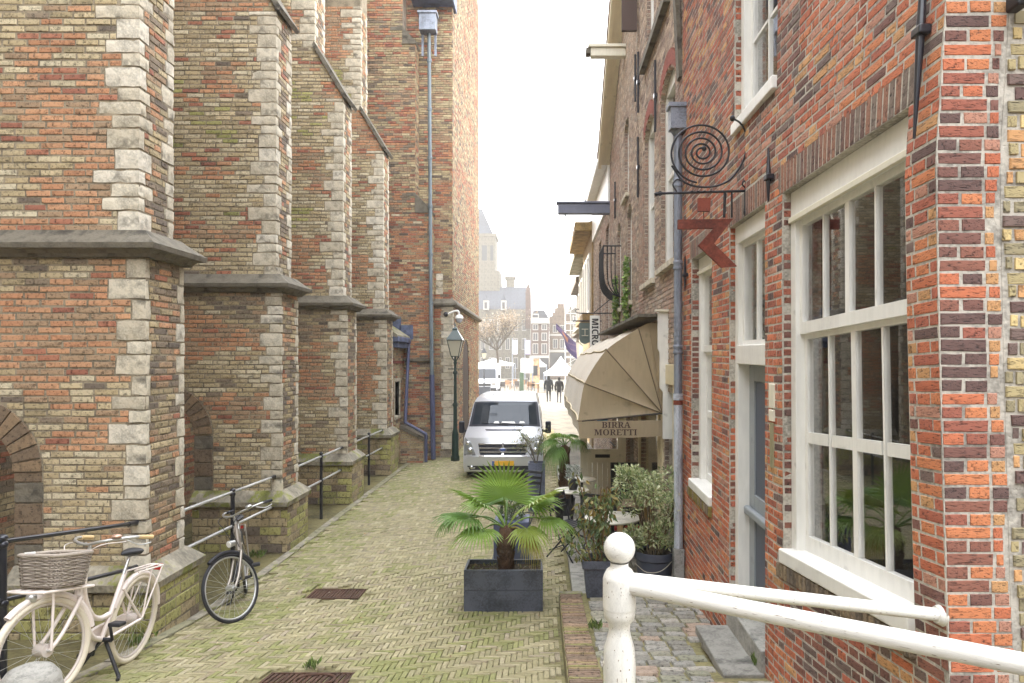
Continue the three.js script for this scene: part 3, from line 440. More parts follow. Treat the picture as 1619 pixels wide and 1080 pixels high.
{ // bricks of the church: the 300 that show largest are single pieces
  for (const b of churchBricks) b.hid = false;
  const byOwner = new Map(); for (const b of churchBricks) { if (!byOwner.has(b.owner)) byOwner.set(b.owner, []); byOwner.get(b.owner).push(b); }
  const nearB = buttresses.slice(0, 2);
  for (const [ow, l] of byOwner) { const k = nearB.indexOf(ow); emitBricks(() => ow, ow, l, cPal, { kind: k >= 0 || buttresses.includes(ow) ? 'fancy' : 'plain', max: k === 0 ? 220 : k === 1 ? 80 : 0, sx: 0.235, sy: 0.067 }); }
}
// ---------- the near brick house on the right ----------
const AXW = 1.58;
// the old front sags and leans: everything of this house goes through the same gentle bend
function warpA(p) {
  const Z = -p.z, n = clamp((4.9 - Z) / 2.1, 0, 1);
  const lean = p.y < 3.6 ? 0.018 * (3.6 - p.y) ** 1.35 : 0.06 * (p.y - 3.6);
  const dy = 0.078 * Math.max(0, 4.6 - Z) * clamp((3.95 - p.y) / 2.35, 0, 1.15) + 0.03 * Math.max(0, Z - 5) * clamp((4 - p.y) / 2.4, 0, 1.2);
  p.x += lean * n; p.y += dy; return p;
}
const warpG = g => { const a = g.attributes.position, v = V(0, 0, 0); for (let i = 0; i < a.count; i++) { v.fromBufferAttribute(a, i); warpA(v); a.setXYZ(i, v.x, v.y, v.z); } return g; };
const WB = (...a) => warpG(bz(...a));
const houseA = thing('brick_house', 'orange brick house with large white sash window at right, nearest the bridge railing', 'house', [2.2, 0, -5.2]);
const hPal = palette('house', [[192, 112, 78], [180, 102, 72], [200, 126, 84], [170, 98, 76], [154, 92, 74], [122, 84, 74], [102, 78, 72], [194, 146, 98], [140, 92, 76], [116, 96, 88], [180, 130, 108], [174, 158, 116], [152, 141, 110], [198, 174, 122]]);
const rimO = { W1: [2.99, 4.53, 1.5, 3.91], D: [4.88, 5.82, 0.6, 3.93], W3: [6.42, 7.32, 1.42, 3.88], U1: [4.65, 5.66, 4.7, 7.4] };
{
  // wall: mortar body with real openings
  // grid fine enough to follow the bend, with real openings, jambs and a back face
  const zb = [2.752, 7.78], yb = [-0.2, 8.2], zs = new Set(zb), ys = new Set(yb); for (const [a, b, y0, y1] of Object.values(rimO)) { zs.add(a); zs.add(b); ys.add(y0); ys.add(y1); } for (let z = 3; z < 7.7; z += 0.2) zs.add(z); for (let y = 0; y < 8.1; y += 0.2) ys.add(y);
  const Zg = [...zs].sort((a, b) => a - b), Yg = [...ys].sort((a, b) => a - b), inH = (z, y) => Object.values(rimO).some(([a, b, y0, y1]) => z > a && z < b && y > y0 && y < y1), pos = [], quad = (a, b, c, d) => pos.push(...a, ...b, ...c, ...a, ...c, ...d);
  const fx = AXW + 0.0016, bkx = AXW + 0.26;
  for (let i = 0; i < Zg.length - 1; i++) for (let j = 0; j < Yg.length - 1; j++) { const z0 = Zg[i], z1 = Zg[i + 1], y0 = Yg[j], y1 = Yg[j + 1]; if (inH((z0 + z1) / 2, (y0 + y1) / 2)) continue; for (const x of [fx, bkx]) quad([x, y0, -z1], [x, y0, -z0], [x, y1, -z0], [x, y1, -z1]); }
  for (const [a, b, y0, y1] of Object.values(rimO)) { const yy = Yg.filter(y => y >= y0 && y <= y1), zz = Zg.filter(z => z >= a && z <= b); for (let j = 0; j < yy.length - 1; j++) for (const z of [a, b]) quad([fx, yy[j], -z], [bkx, yy[j], -z], [bkx, yy[j + 1], -z], [fx, yy[j + 1], -z]); for (let i = 0; i < zz.length - 1; i++) for (const y of [y0, y1]) quad([fx, y, -zz[i]], [bkx, y, -zz[i]], [bkx, y, -zz[i + 1]], [fx, y, -zz[i + 1]]); }
  for (let j = 0; j < Yg.length - 1; j++) for (let x = 0; x < 9; x++) { const xa = lerp(fx, 3.5, x / 9), xb = lerp(fx, 3.5, (x + 1) / 9); quad([xa, Yg[j], -2.7536], [xb, Yg[j], -2.7536], [xb, Yg[j + 1], -2.7536], [xa, Yg[j + 1], -2.7536]); }
  const g = new THREE.BufferGeometry(); g.setAttribute('position', new THREE.Float32BufferAttribute(pos, 3)); g.computeVertexNormals();
  const wall = part(houseA, 'wall', warpG(boxUV(g)), M.mortarHouse), L = [];
  const tone = (u, y, f) => { const n = fbm(u * 1.1, y * 1.1, 801, 3), r = f(), hi = y > 3.95; if (u > -4.6 && y < 1.7 && n > 0.42) return r < 0.45 ? pick(f, [5, 6, 9]) : pick(f, [1, 3, 8]); if (hi && u < -4.2) return r < 0.2 ? pick(f, [5, 6, 9]) : r < 0.5 ? pick(f, [10, 3, 8]) : pick(f, [3, 1, 10, 7]); if (hi && n > 0.5) return r < 0.55 ? pick(f, [5, 6, 9]) : pick(f, [0, 3, 8]); if (r < 0.1) return pick(f, [5, 6, 9]); if (r < 0.2) return 7; return pick(f, [0, 1, 2, 3, 0, 10]); };
  const holes = y => { let sp = [[-7.77, -2.752]]; for (const [k, [a, b, y0, y1]] of Object.entries(rimO)) { const up = k === 'U1' ? 0 : 0.2; if (y > y0 - (k === 'W1' || k === 'W3' ? 0.11 : 0) && y < y1 + up) sp = cut(sp, -b - (y > y1 ? 0.05 : 0), -a + (y > y1 ? 0.05 : 0)); } return sp; };
  lay(L, facing.right(AXW), 0.0, 7.6, holes, { ch: 0.0575, L: 0.2, bond: 'flemish', seed: 810, tone, d: 0.02, out: 0.0014, uneven: 0.0008, joint: 0.0105, wob: 0.0015, rot: 0.004 });
  // end wall facing the bridge: dark and orange bricks, then the older yellow masonry beyond a mortar seam
  const E = facing.cam(2.752), seam = y => 1.835 + 0.012 * Math.sin(y * 9) + 0.03 * (vnoise(y * 7, 3, 5) - 0.5);
  lay(L, E, 0.0, 7.2, y => [[AXW + 0.001, seam(y)]], { ch: 0.0575, L: 0.2, bond: 'english', seed: 820, off: 0, off2: 0, d: 0.02, out: 0.002, uneven: 0.0012, joint: 0.0105, tone: (u, y, f) => { const r = f(); if (u < AXW + 0.15) return r < 0.5 ? pick(f, [5, 6, 8]) : pick(f, [0, 2, 4]); return r < 0.22 ? pick(f, [5, 6]) : r < 0.45 ? 7 : pick(f, [0, 1, 2, 10]); } });
  lay(L, E, 0.0, 7.2, y => [[seam(y) + 0.022, 3.4]], { ch: 0.061, L: 0.215, bond: 'flemish', off: 0, off2: 0.3, seed: 830, d: 0.025, out: 0.006, uneven: 0.004, joint: 0.013, wob: 0.004, rot: 0.02, tone: (u, y, f) => pick(f, [11, 12, 13, 12, 9, 11, 7, 6]) });
  // reveals facing the viewer at the far side of each opening
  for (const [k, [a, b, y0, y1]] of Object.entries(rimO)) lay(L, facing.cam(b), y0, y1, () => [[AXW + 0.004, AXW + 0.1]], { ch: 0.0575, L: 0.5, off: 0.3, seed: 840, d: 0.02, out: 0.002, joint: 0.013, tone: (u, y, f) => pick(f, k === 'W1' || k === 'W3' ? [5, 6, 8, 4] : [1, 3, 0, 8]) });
  for (const b of L) b.top = b.u;
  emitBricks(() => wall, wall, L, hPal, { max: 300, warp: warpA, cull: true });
  // soldier courses over the openings, sill courses under the windows
  const sm = [[138, 98, 82], [118, 90, 80], [150, 108, 88], [128, 112, 100]].map(c => std({ color: sRGB(...c), map: T.brick, bumpMap: T.brickB, bumpScale: 0.005, roughness: 0.93 })), f = rng(9);
  for (const k of ['W1', 'D', 'W3']) { const [a, b, , y1] = rimO[k]; for (let z = a - 0.045; z < b + 0.04; z += 0.056) part(wall, 'soldier_brick', WB(AXW - 0.0005 - f() * 0.001, AXW + 0.1, y1 + 0.004, y1 + 0.195, z + 0.007, z + 0.05, 0.004), pick(f, sm)); }
  const rs = [[128, 112, 92], [110, 98, 84], [142, 124, 98]].map(c => std({ color: sRGB(...c), map: T.brick, bumpMap: T.brickB, bumpScale: 0.005, roughness: 0.95 })), mossy = std({ color: sRGB(136, 122, 62), map: T.mottle, bumpMap: T.stoneB, bumpScale: 0.01, roughness: 1 });
  for (const k of ['W1', 'W3']) { const [a, b, y0] = rimO[k]; for (let z = a - 0.01; z < b + 0.04; z += 0.062) part(wall, 'sill_brick', WB(AXW - 0.03 - f() * 0.004, AXW + 0.08, y0 - 0.15, y0 - 0.045 - f() * 0.004, z + 0.004, z + 0.056, 0.014), k === 'W3' && f() < 0.55 ? mossy : pick(f, rs)); }
  // body, inside and roof
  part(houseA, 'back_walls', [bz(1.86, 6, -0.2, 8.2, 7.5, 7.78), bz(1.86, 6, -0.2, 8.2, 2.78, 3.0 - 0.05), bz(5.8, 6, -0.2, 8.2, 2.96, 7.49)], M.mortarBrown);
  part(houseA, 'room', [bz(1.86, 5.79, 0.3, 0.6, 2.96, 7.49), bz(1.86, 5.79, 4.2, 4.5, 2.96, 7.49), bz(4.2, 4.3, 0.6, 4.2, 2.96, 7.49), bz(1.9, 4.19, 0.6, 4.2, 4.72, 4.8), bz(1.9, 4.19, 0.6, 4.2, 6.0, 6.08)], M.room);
  part(houseA, 'roof', slab([[1.2, 8.15], [6.2, 8.15], [6.2, 8.3], [3.7, 11], [1.2, 8.3]], 5.2, g => g.translate(0, 0, -7.86)), std({ color: sRGB(120, 70, 56), map: T.mottle, roughness: 0.9 }));
}
// timber windows in the street front. cols/rows describe each sash
function sashWindow(house, W, o) {
  const [z0, z1, y0, y1] = W, x = o.x ?? AXW, wrp = o.warp ? WB : bz, fd = x + (o.set ?? 0.055), k = o.k ?? 0.085, hd = o.head ?? 0.13;
  const win = part(house, 'window', [wrp(fd, fd + 0.11, y0 + 0.02, y1 - hd, z0, z0 + k, 0.006), wrp(fd, fd + 0.11, y0 + 0.02, y1 - hd, z1 - k, z1, 0.006), wrp(fd, fd + 0.11, y1 - hd, y1, z0, z1, 0.006)], o.mat || M.cream);
  part(win, 'head_bead', wrp(fd - 0.02, fd + 0.005, y1 - hd - 0.01, y1 - hd + 0.03, z0 + 0.01, z1 - 0.01, 0.006), M.creamOld);
  part(win, 'sill', wrp(x - 0.035, fd + 0.12, y0 - 0.045, y0 + 0.05, z0 - 0.0, z1 + 0.0, 0.012), o.mat || M.cream);
  const zz0 = z0 + k, zz1 = z1 - k, yb = y0 + 0.05, yt = y1 - hd;
  o.sashes.forEach(sh => {
    const sx = fd + (sh.deep ?? 0.035), ya = lerp(yb, yt, sh.y[0]), yc = lerp(yb, yt, sh.y[1]), st = 0.045, rb = sh.rail ?? 0.06, d = 0.04, gs = [];
    gs.push(wrp(sx, sx + d, ya, yc, zz0, zz0 + st), wrp(sx, sx + d, ya, yc, zz1 - st, zz1), wrp(sx - 0.001, sx + d, ya, ya + rb, zz0 + st, zz1 - st), wrp(sx - 0.001, sx + d, yc - (sh.top ?? 0.045), yc, zz0 + st, zz1 - st));
    const sash = part(win, 'sash', gs, o.mat || M.cream), za = zz0 + st, zb = zz1 - st, pa = ya + rb, pb = yc - (sh.top ?? 0.045);
    for (let c = 1; c < sh.cols; c++) { const z = lerp(za, zb, c / sh.cols), w = sh.mid && c === sh.cols / 2 ? 0.026 : 0.009; part(win, 'glazing_bar', wrp(sx + 0.002, sx + d - 0.004, pa, pb, z - w, z + w), o.mat || M.cream); }
    for (let r = 1; r < sh.rows; r++) { const y = lerp(pa, pb, r / sh.rows), w = sh.hmid ? 0.035 : 0.012; for (let c = 0; c < sh.cols; c++) part(win, 'glazing_bar', wrp(sx + 0.003, sx + d - 0.005, y - w, y + w, lerp(za, zb, c / sh.cols) + (c ? 0.028 : 0), lerp(za, zb, (c + 1) / sh.cols) - (c < sh.cols - 1 ? 0.028 : 0)), o.mat || M.cream); }
    for (let r = 0; r < sh.rows; r++) for (let c = 0; c < sh.cols; c++) part(win, 'pane', wrp(sx + 0.016, sx + 0.02, lerp(pa, pb, r / sh.rows), lerp(pa, pb, (r + 1) / sh.rows), lerp(za, zb, c / sh.cols) + 0.001, lerp(za, zb, (c + 1) / sh.cols) - 0.001), M.glass);
  });
  return win;
}
sashWindow(houseA, rimO.W1, { warp: true, head: 0.2, sashes: [{ y: [0.655, 1], cols: 4, rows: 1, mid: true, rail: 0.075, deep: 0.03 }, { y: [0, 0.66], cols: 4, rows: 2, mid: true, hmid: true, rail: 0.1, deep: 0.06 }] });
sashWindow(houseA, rimO.W3, { warp: true, head: 0.17, set: 0.08, sashes: [{ y: [0.62, 1], cols: 2, rows: 1, rail: 0.07, deep: 0.03 }, { y: [0, 0.625], cols: 2, rows: 2, hmid: true, rail: 0.08, deep: 0.06 }] });
sashWindow(houseA, rimO.U1, { warp: true, head: 0.2, sashes: [{ y: [0.5, 1], cols: 2, rows: 2, deep: 0.03 }, { y: [0, 0.5], cols: 2, rows: 2, deep: 0.06, rail: 0.08 }] });
{ // panelled shutters inside the far window, net curtain behind the fanlight, dark blind cloth
  const [z0, z1, y0, y1] = rimO.W3; const curt = std({ color: sRGB(222, 222, 214), roughness: 0.95 });
  const pleat = (x, za, zb, ya, yb) => { const pts = []; const n = 40; for (let i = 0; i <= n; i++) pts.push([lerp(-zb, -za, i / n), Math.sin(i * 1.9) * 0.012]); const s = new THREE.Shape(); s.moveTo(pts[0][0], pts[0][1]); pts.forEach(p => s.lineTo(...p)); for (let i = n; i >= 0; i--) s.lineTo(pts[i][0], pts[i][1] - 0.004); const g = new THREE.ExtrudeGeometry(s, { depth: yb - ya, bevelEnabled: false }); g.rotateX(-Math.PI / 2); g.rotateY(-Math.PI / 2); g.translate(x, ya, 0); return g; };
  const c1 = pleat(1.86, 0, 0.8, y0 + 0.1, y1 - 0.2); c1.computeBoundingBox(); c1.translate(0, 0, -(z0 + 0.05) - (c1.boundingBox.max.z)); part(houseA, 'curtain', norm(c1), curt);
  const d = rimO.D, c2 = pleat(1.86, 0, 0.8, 2.9, 3.8); c2.computeBoundingBox(); c2.translate(0, 0, -(d[0] + 0.06) - c2.boundingBox.max.z); part(houseA, 'curtain', norm(c2), std({ color: sRGB(150, 158, 152), roughness: 0.95 }));
}
{ // front door with fanlight, threshold, letter plate
  const [z0, z1, y0, y1] = rimO.D, fd = AXW + 0.05, tr = 2.83, k = 0.09, greyDoor = std({ color: sRGB(150, 156, 160), map: T.paint, roughness: 0.45 }), slate = std({ color: sRGB(66, 74, 92), roughness: 0.35 });
  const fr = part(houseA, 'door_frame', [WB(fd, fd + 0.13, 0.72, y1 - 0.15, z0, z0 + k, 0.006), WB(fd, fd + 0.13, 0.72, y1 - 0.15, z1 - k, z1, 0.006), WB(fd, fd + 0.13, y1 - 0.15, y1, z0, z1, 0.006), WB(fd - 0.012, fd + 0.13, tr - 0.07, tr + 0.09, z0 + k, z1 - k, 0.008)], M.cream);
  part(fr, 'fanlight_sash', [WB(fd + 0.04, fd + 0.08, tr + 0.09, y1 - 0.15, z0 + k, z0 + k + 0.04), WB(fd + 0.04, fd + 0.08, tr + 0.09, y1 - 0.15, z1 - k - 0.04, z1 - k), WB(fd + 0.039, fd + 0.08, tr + 0.09, tr + 0.13, z0 + k + 0.04, z1 - k - 0.04), WB(fd + 0.039, fd + 0.08, y1 - 0.19, y1 - 0.15, z0 + k + 0.04, z1 - k - 0.04)], M.cream);
  part(fr, 'glazing_bar', WB(fd + 0.042, fd + 0.078, tr + 0.13, y1 - 0.19, (z0 + z1) / 2 - 0.015, (z0 + z1) / 2 + 0.015), M.cream);
  for (const s of [0, 1]) part(fr, 'pane', WB(fd + 0.058, fd + 0.062, tr + 0.13, y1 - 0.19, s ? (z0 + z1) / 2 + 0.016 : z0 + k + 0.041, s ? z1 - k - 0.041 : (z0 + z1) / 2 - 0.016), M.glass);
  const dx = fd + 0.115, door = part(houseA, 'front_door', WB(dx, dx + 0.05, 0.73, tr - 0.075, z0 + k, z1 - k), greyDoor);
  const zi = z0 + k, zo = z1 - k;
  part(door, 'stile', WB(dx - 0.02, dx - 0.001, 0.74, tr - 0.08, zi, zi + 0.13, 0.004), greyDoor); part(door, 'stile', WB(dx - 0.02, dx - 0.001, 0.74, tr - 0.08, zo - 0.13, zo, 0.004), greyDoor);
  for (const [a, b] of [[0.74, 0.92], [1.5, 1.68], [2.62, 2.75]]) part(door, 'rail', WB(dx - 0.02, dx - 0.001, a, b, zi + 0.131, zo - 0.131, 0.004), greyDoor);
  part(door, 'door_ledge', WB(dx - 0.075, dx - 0.021, 1.5, 1.57, zi + 0.01, zo - 0.01, 0.02), greyDoor);
  part(door, 'panel', WB(dx - 0.008, dx - 0.001, 0.93, 1.49, zi + 0.14, zo - 0.14), slate); part(door, 'panel', WB(dx - 0.008, dx - 0.001, 1.69, 2.61, zi + 0.14, zo - 0.14), slate);
  part(houseA, 'threshold', WB(AXW - 0.03, AXW + 0.24, 0.3, 0.72, z0 + 0.005, z1 - 0.005, 0.012), M.granite);
}
const step = thing('door_step', 'worn grey stone doorstep in front of the house door', 'step', [1.43, PVH(5.3), -5.3]);
part(step, 'tread', bz(1.28, 1.572, 0.49, 0.562, 4.86, 5.78, 0.012), std({ color: sRGB(142, 140, 134), map: T.stone, bumpMap: T.stoneB, bumpScale: 0.008, roughness: 0.85 }));
part(step, 'riser', bz(1.32, 1.57, 0.1, 0.489, 4.9, 5.74, 0.01), M.granite);
{ // things fixed on the near house
  const lb = thing('house_number_plaque', 'small sandstone plaque with thin metal strip between front door and large window', 'plaque', [AXW, 2.5, -4.72]);
  part(lb, 'plate', [WB(AXW - 0.014, AXW + 0.02, 2.47, 2.64, 4.665, 4.765, 0.006), WB(AXW - 0.016, AXW + 0.02, 2.38, 2.46, 4.67, 4.76, 0.006)], M.creamOld); part(lb, 'strip', [WB(AXW - 0.012, AXW + 0.01, 2.06, 2.37, 4.69, 4.71), WB(AXW - 0.012, AXW + 0.01, 2.06, 2.37, 4.725, 4.745)], std({ color: sRGB(150, 144, 112), roughness: 0.6 }));
  const anchor = (Z, ya, yb, label) => { const t = thing('wall_anchor', label, 'wall anchor', [AXW, (ya + yb) / 2, -Z], 'iron wall anchors'); const p = y => warpA(V(AXW - 0.03, y, -Z)); part(t, 'bar', [cyl(p(lerp(ya, yb, 0.45)), p(yb), 0.02, 0.006, 8), cyl(p(lerp(ya, yb, 0.45)), p(ya), 0.02, 0.006, 8)], M.blackPaint); part(t, 'key', [WB(AXW - 0.055, AXW, lerp(ya, yb, 0.45) - 0.02, lerp(ya, yb, 0.45) + 0.02, Z - 0.035, Z + 0.035, 0.008)], M.blackPaint); };
  anchor(2.87, 3.72, 4.75, 'long black iron wall anchor high on the near house corner'); anchor(4.72, 3.9, 4.27, 'short black iron wall anchor beside the hanging sign'); anchor(7.5, 3.55, 3.95, 'small black iron wall anchor next to the grey drainpipe');
}
// ---------- the brown brick houses further along ----------
const bPal = palette('brown', [[186, 164, 142], [176, 152, 132], [166, 144, 128], [194, 172, 150], [160, 132, 116], [178, 144, 124], [146, 126, 114], [170, 156, 140]]);
M.mortarB = std({ color: sRGB(190, 178, 162), map: T.mottle, roughness: 0.95 });
function facade(t, X, Z0, Z1, H, holes, seed, depth = 6) {
  const s = new THREE.Shape(); s.moveTo(-Z1, -0.1); s.lineTo(-Z0, -0.1); s.lineTo(-Z0, H); s.lineTo(-Z1, H); s.lineTo(-Z1, -0.1);
  for (const [a, b, y0, y1, arch] of holes) { const h = new THREE.Path(); h.moveTo(-b, y0); h.lineTo(-b, y1); if (arch) for (let k = 1; k < 8; k++) { const u = k / 8; h.lineTo(lerp(-b, -a, u), y1 + arch * (1 - (2 * u - 1) ** 2)); } h.lineTo(-a, y1); h.lineTo(-a, y0); s.holes.push(h); }
  let g = new THREE.ExtrudeGeometry(s, { depth: 0.3, bevelEnabled: false }); g.rotateY(-Math.PI / 2); g.translate(X + 0.306, 0, 0);
  const wall = part(t, 'wall', boxUV(g), M.mortarB), L = [], D = [];
  const tone = (u, y, f) => { const n = fbm(u * 0.8, y * 0.8, seed, 3); return n > 0.55 ? pick(f, [1, 4, 5, 2]) : pick(f, [0, 1, 2, 3, 7, 6]); };
  lay(L, facing.right(X), 0.1, H, y => { let sp = [[-Z1, -Z0]]; for (const [a, b, y0, y1, arch] of holes) { if (y > y0 && y < y1) sp = cut(sp, -b, -a); else if (arch && y >= y1 && y < y1 + arch) { const hw = (b - a) / 2 * Math.sqrt(1 - (y - y1) / arch), c = (a + b) / 2; sp = cut(sp, -c - hw, -c + hw); } } return sp; }, { ch: 0.062, L: 0.21, bond: 'flemish', seed, tone, joint: 0.011, out: 0.004 });
  emitBricks(() => wall, wall, L, bPal, { kind: 'plain', max: 0, cull: true });
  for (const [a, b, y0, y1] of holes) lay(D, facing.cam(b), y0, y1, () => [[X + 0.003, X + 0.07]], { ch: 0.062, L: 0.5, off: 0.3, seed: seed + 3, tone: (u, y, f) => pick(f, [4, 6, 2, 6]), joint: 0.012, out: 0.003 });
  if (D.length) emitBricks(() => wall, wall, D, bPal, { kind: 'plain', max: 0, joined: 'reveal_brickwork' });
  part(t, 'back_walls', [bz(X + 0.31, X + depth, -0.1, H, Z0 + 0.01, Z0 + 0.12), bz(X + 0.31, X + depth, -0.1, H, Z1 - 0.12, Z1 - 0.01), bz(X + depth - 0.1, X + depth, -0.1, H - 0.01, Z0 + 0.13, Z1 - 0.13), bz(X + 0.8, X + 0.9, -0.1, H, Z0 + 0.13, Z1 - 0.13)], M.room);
  return wall;
}
function simpleWindow(t, X, [z0, z1, y0, y1, arch], sill = true, bars = [1, 2]) {
  const x = X + 0.07, k = 0.1, top = y1 + (arch ? arch * 0.55 : 0);
  const w = part(t, 'window', [bz(x, x + 0.08, y0 + 0.03, top - k, z0, z0 + k), bz(x, x + 0.08, y0 + 0.03, top - k, z1 - k, z1), bz(x, x + 0.08, top - k, y1 + (arch || 0), z0, z1), bz(x, x + 0.08, y0 - 0.02, y0 + 0.03, z0, z1)], M.cream);
  for (let r = 1; r < bars[1]; r++) part(w, 'rail', bz(x + 0.02, x + 0.06, lerp(y0, top, r / bars[1]) - 0.03, lerp(y0, top, r / bars[1]) + 0.03, z0 + k, z1 - k), M.cream);
  for (let c = 1; c < bars[0]; c++) part(w, 'glazing_bar', bz(x + 0.022, x + 0.055, y0 + 0.04, top - k, lerp(z0, z1, c / bars[0]) - 0.015, lerp(z0, z1, c / bars[0]) + 0.015), M.cream);
  part(w, 'pane', bz(x + 0.04, x + 0.044, y0 + 0.03, top - k, z0 + k, z1 - k), M.glass);
  if (sill) part(w, 'sill', bz(X - 0.07, x + 0.05, y0 - 0.1, y0 - 0.021, z0 - 0.06, z1 + 0.06, 0.01), M.quoin[4]);
  return w;
}
const houseB = thing('brick_house', 'brown brick house above the beige awning, with two tall arched windows', 'house', [2.2, 0, -9.6]);
{
  const X = 1.585, H1 = [8.22, 9.28, 4.05, 6.3, 0.22], H2 = [9.78, 10.78, 4.0, 6.25, 0.22], H3 = [8.7, 9.5, 7.42, 9.6], H4 = [9.85, 10.55, 7.42, 9.6], door = [8.2, 9.0, 0.12, 2.4], shop = [9.3, 11.2, 0.9, 2.5];
  const wall = facade(houseB, X, 7.79, 11.42, 11, [H1, H2, H3, H4, door, shop], 900);
  for (const h of [H1, H2, H3, H4]) simpleWindow(houseB, X, h);
  part(wall, 'sill_band', bz(X - 0.09, X + 0.05, 7.3, 7.41, 8.55, 10.75), M.dirtyStone);
  const am = std({ color: sRGB(150, 80, 64), map: T.brick, roughness: 0.95 });
  for (const h of [H1, H2]) for (let k = 0; k < 16; k++) { const u = (k + 0.5) / 16, z = lerp(h[0] - 0.04, h[1] + 0.04, u), y = h[3] + h[4] * (1 - (2 * u - 1) ** 2) + 0.01; part(wall, 'arch_brick', bz(X - 0.008, X + 0.1, y, y + 0.2, z - 0.03, z + 0.03), am); }
  part(houseB, 'shop_cornice', [moulding([[X, -11.4], [X, -7.95]].map(p => p), [[0, 3.5], [-0.06, 3.5], [-0.1, 3.6], [-0.2, 3.64], [-0.2, 3.7], [0, 3.78]])], M.dirtyStone);
  part(houseB, 'roof', slab([[1.3, 10.95], [7.6, 10.95], [4.5, 14]], 3.7, g => g.translate(0, 0, -11.45)), std({ color: sRGB(110, 72, 60), roughness: 0.9 }));
  part(houseB, 'verge_strip', slab([[0, 0], [0.05, 0], [0.05, 4.3], [0, 4.3]], 0.14, g => { g.rotateZ(0.05); g.translate(X - 0.04, 6.05, -7.95); }), M.dirtyStone);
  for (const [Z, y] of [[9.55, 6.5], [8.05, 7.7], [11.3, 6.0], [11.28, 7.4]]) part(houseB, 'wall_anchor', [cyl(V(X - 0.03, y - 0.5, -Z), V(X - 0.03, y + 0.5, -Z), 0.018), bz(X - 0.05, X, y - 0.03, y + 0.03, Z - 0.04, Z + 0.04)], M.blackPaint);
  // ground floor posts and brick piers of the cafe front
  const cr = std({ color: sRGB(222, 208, 172), map: T.paint, roughness: 0.5 });
  for (const z of [8.16, 9.02, 9.27, 11.2]) part(houseB, 'post', bz(X - 0.03, X + 0.12, 0.12, 2.55, z, z + 0.09, 0.005), cr);
  part(houseB, 'fascia', bz(X - 0.04, X + 0.1, 2.5, 2.75, 8.1, 11.35, 0.005), cr);
  part(houseB, 'shop_pane', bz(X + 0.05, X + 0.055, 0.95, 2.48, 9.36, 11.2), M.glass);
}
const houseC = thing('brick_house', 'tall narrow brown brick house with pale bargeboard gable and hoist beam', 'house', [2.2, 0, -14]);
{
  const X = 1.58, W = [[12.25, 12.95, 3.9, 5.5, 0.2], [14.0, 14.75, 3.9, 5.5, 0.2], [12.7, 13.4, 5.95, 7.3, 0.12]];
  const wall = facade(houseC, X, 11.44, 16.3, 7.6, [...W, [12, 13, 0.12, 2.6], [13.6, 15.8, 0.7, 2.6]], 920);
  for (const h of W) simpleWindow(houseC, X, h);
  part(houseC, 'shop_frame', [bz(X - 0.02, X + 0.1, 2.55, 2.75, 11.8, 16.0), bz(X + 0.02, X + 0.1, 0.12, 2.55, 13.3, 13.4), bz(X + 0.02, X + 0.1, 0.12, 2.55, 15.9, 16.0)], M.creamOld);
  part(houseC, 'shop_pane', bz(X + 0.05, X + 0.055, 0.7, 2.5, 13.6, 15.8), M.glass);
  const tops = Z => Z > 12.6 ? lerp(10.15, 7.55, (Z - 12.6) / 3.7) : lerp(10.15, 9.35, (12.6 - Z) / 1.16);
  const gable = part(houseC, 'gable', slab([[-16.3, 7.55], [-11.44, 7.55], [-11.44, 9.33], [-12.6, 10.13]], 0.3, g => { g.rotateY(-Math.PI / 2); g.translate(X + 0.306, 0, 0); }), M.mortarB);
  const LG = []; lay(LG, facing.right(X), 7.6, 10.1, y => [[-(y < 7.6 ? 16.3 : 12.6 + (10.15 - y) / 2.6 * 3.7), y < 9.35 ? -11.44 : -(12.6 - (10.15 - y) / 0.8 * 1.16)]], { ch: 0.062, L: 0.21, bond: 'flemish', seed: 930, tone: (u, y, f) => pick(f, [0, 1, 3, 7]), joint: 0.011 }); emitBricks(() => gable, gable, LG, bPal, { kind: 'plain', max: 0 });
  const boardM = std({ color: sRGB(228, 214, 182), map: T.paint, roughness: 0.6 }), roofM = std({ color: sRGB(128, 92, 74), map: T.mottle, roughness: 0.9 });
  const lean = (z0, y0, z1, y1, x0, x1, th, n, m, par) => { const g = slab([[-z0, y0], [-z1, y1], [-z1, y1 + th], [-z0, y0 + th]], x1 - x0, g => { g.rotateY(-Math.PI / 2); g.translate(x1, 0, 0); }); return part(par, n, g, m); };
  lean(16.45, 7.42, 12.6, 10.13, X - 0.28, X - 0.2, 0.22, 'bargeboard', boardM, gable); lean(12.58, 10.12, 11.46, 9.34, X - 0.28, X - 0.2, 0.22, 'bargeboard', boardM, gable);
  lean(16.45, 7.66, 12.6, 10.37, X - 0.3, X + 6, 0.07, 'roof', roofM, houseC); lean(12.58, 10.36, 11.46, 9.58, X - 0.3, X + 6, 0.07, 'roof', roofM, houseC); lean(16.4, 7.5, 12.62, 10.16, X - 0.198, X + 0.0, 0.1, 'soffit', boardM, gable);
  part(houseC, 'gutter_board', bz(1.3, 1.55, 8.3, 9.6, 11.36, 11.43), std({ color: sRGB(80, 64, 58), roughness: 0.8 }));
  for (const [Z, y] of [[11.6, 7.6], [14.9, 6.3]]) part(houseC, 'wall_anchor', [cyl(V(X - 0.03, y - 0.4, -Z), V(X - 0.03, y + 0.4, -Z), 0.018), bz(X - 0.05, X, y - 0.03, y + 0.03, Z - 0.04, Z + 0.04)], M.blackPaint);
}
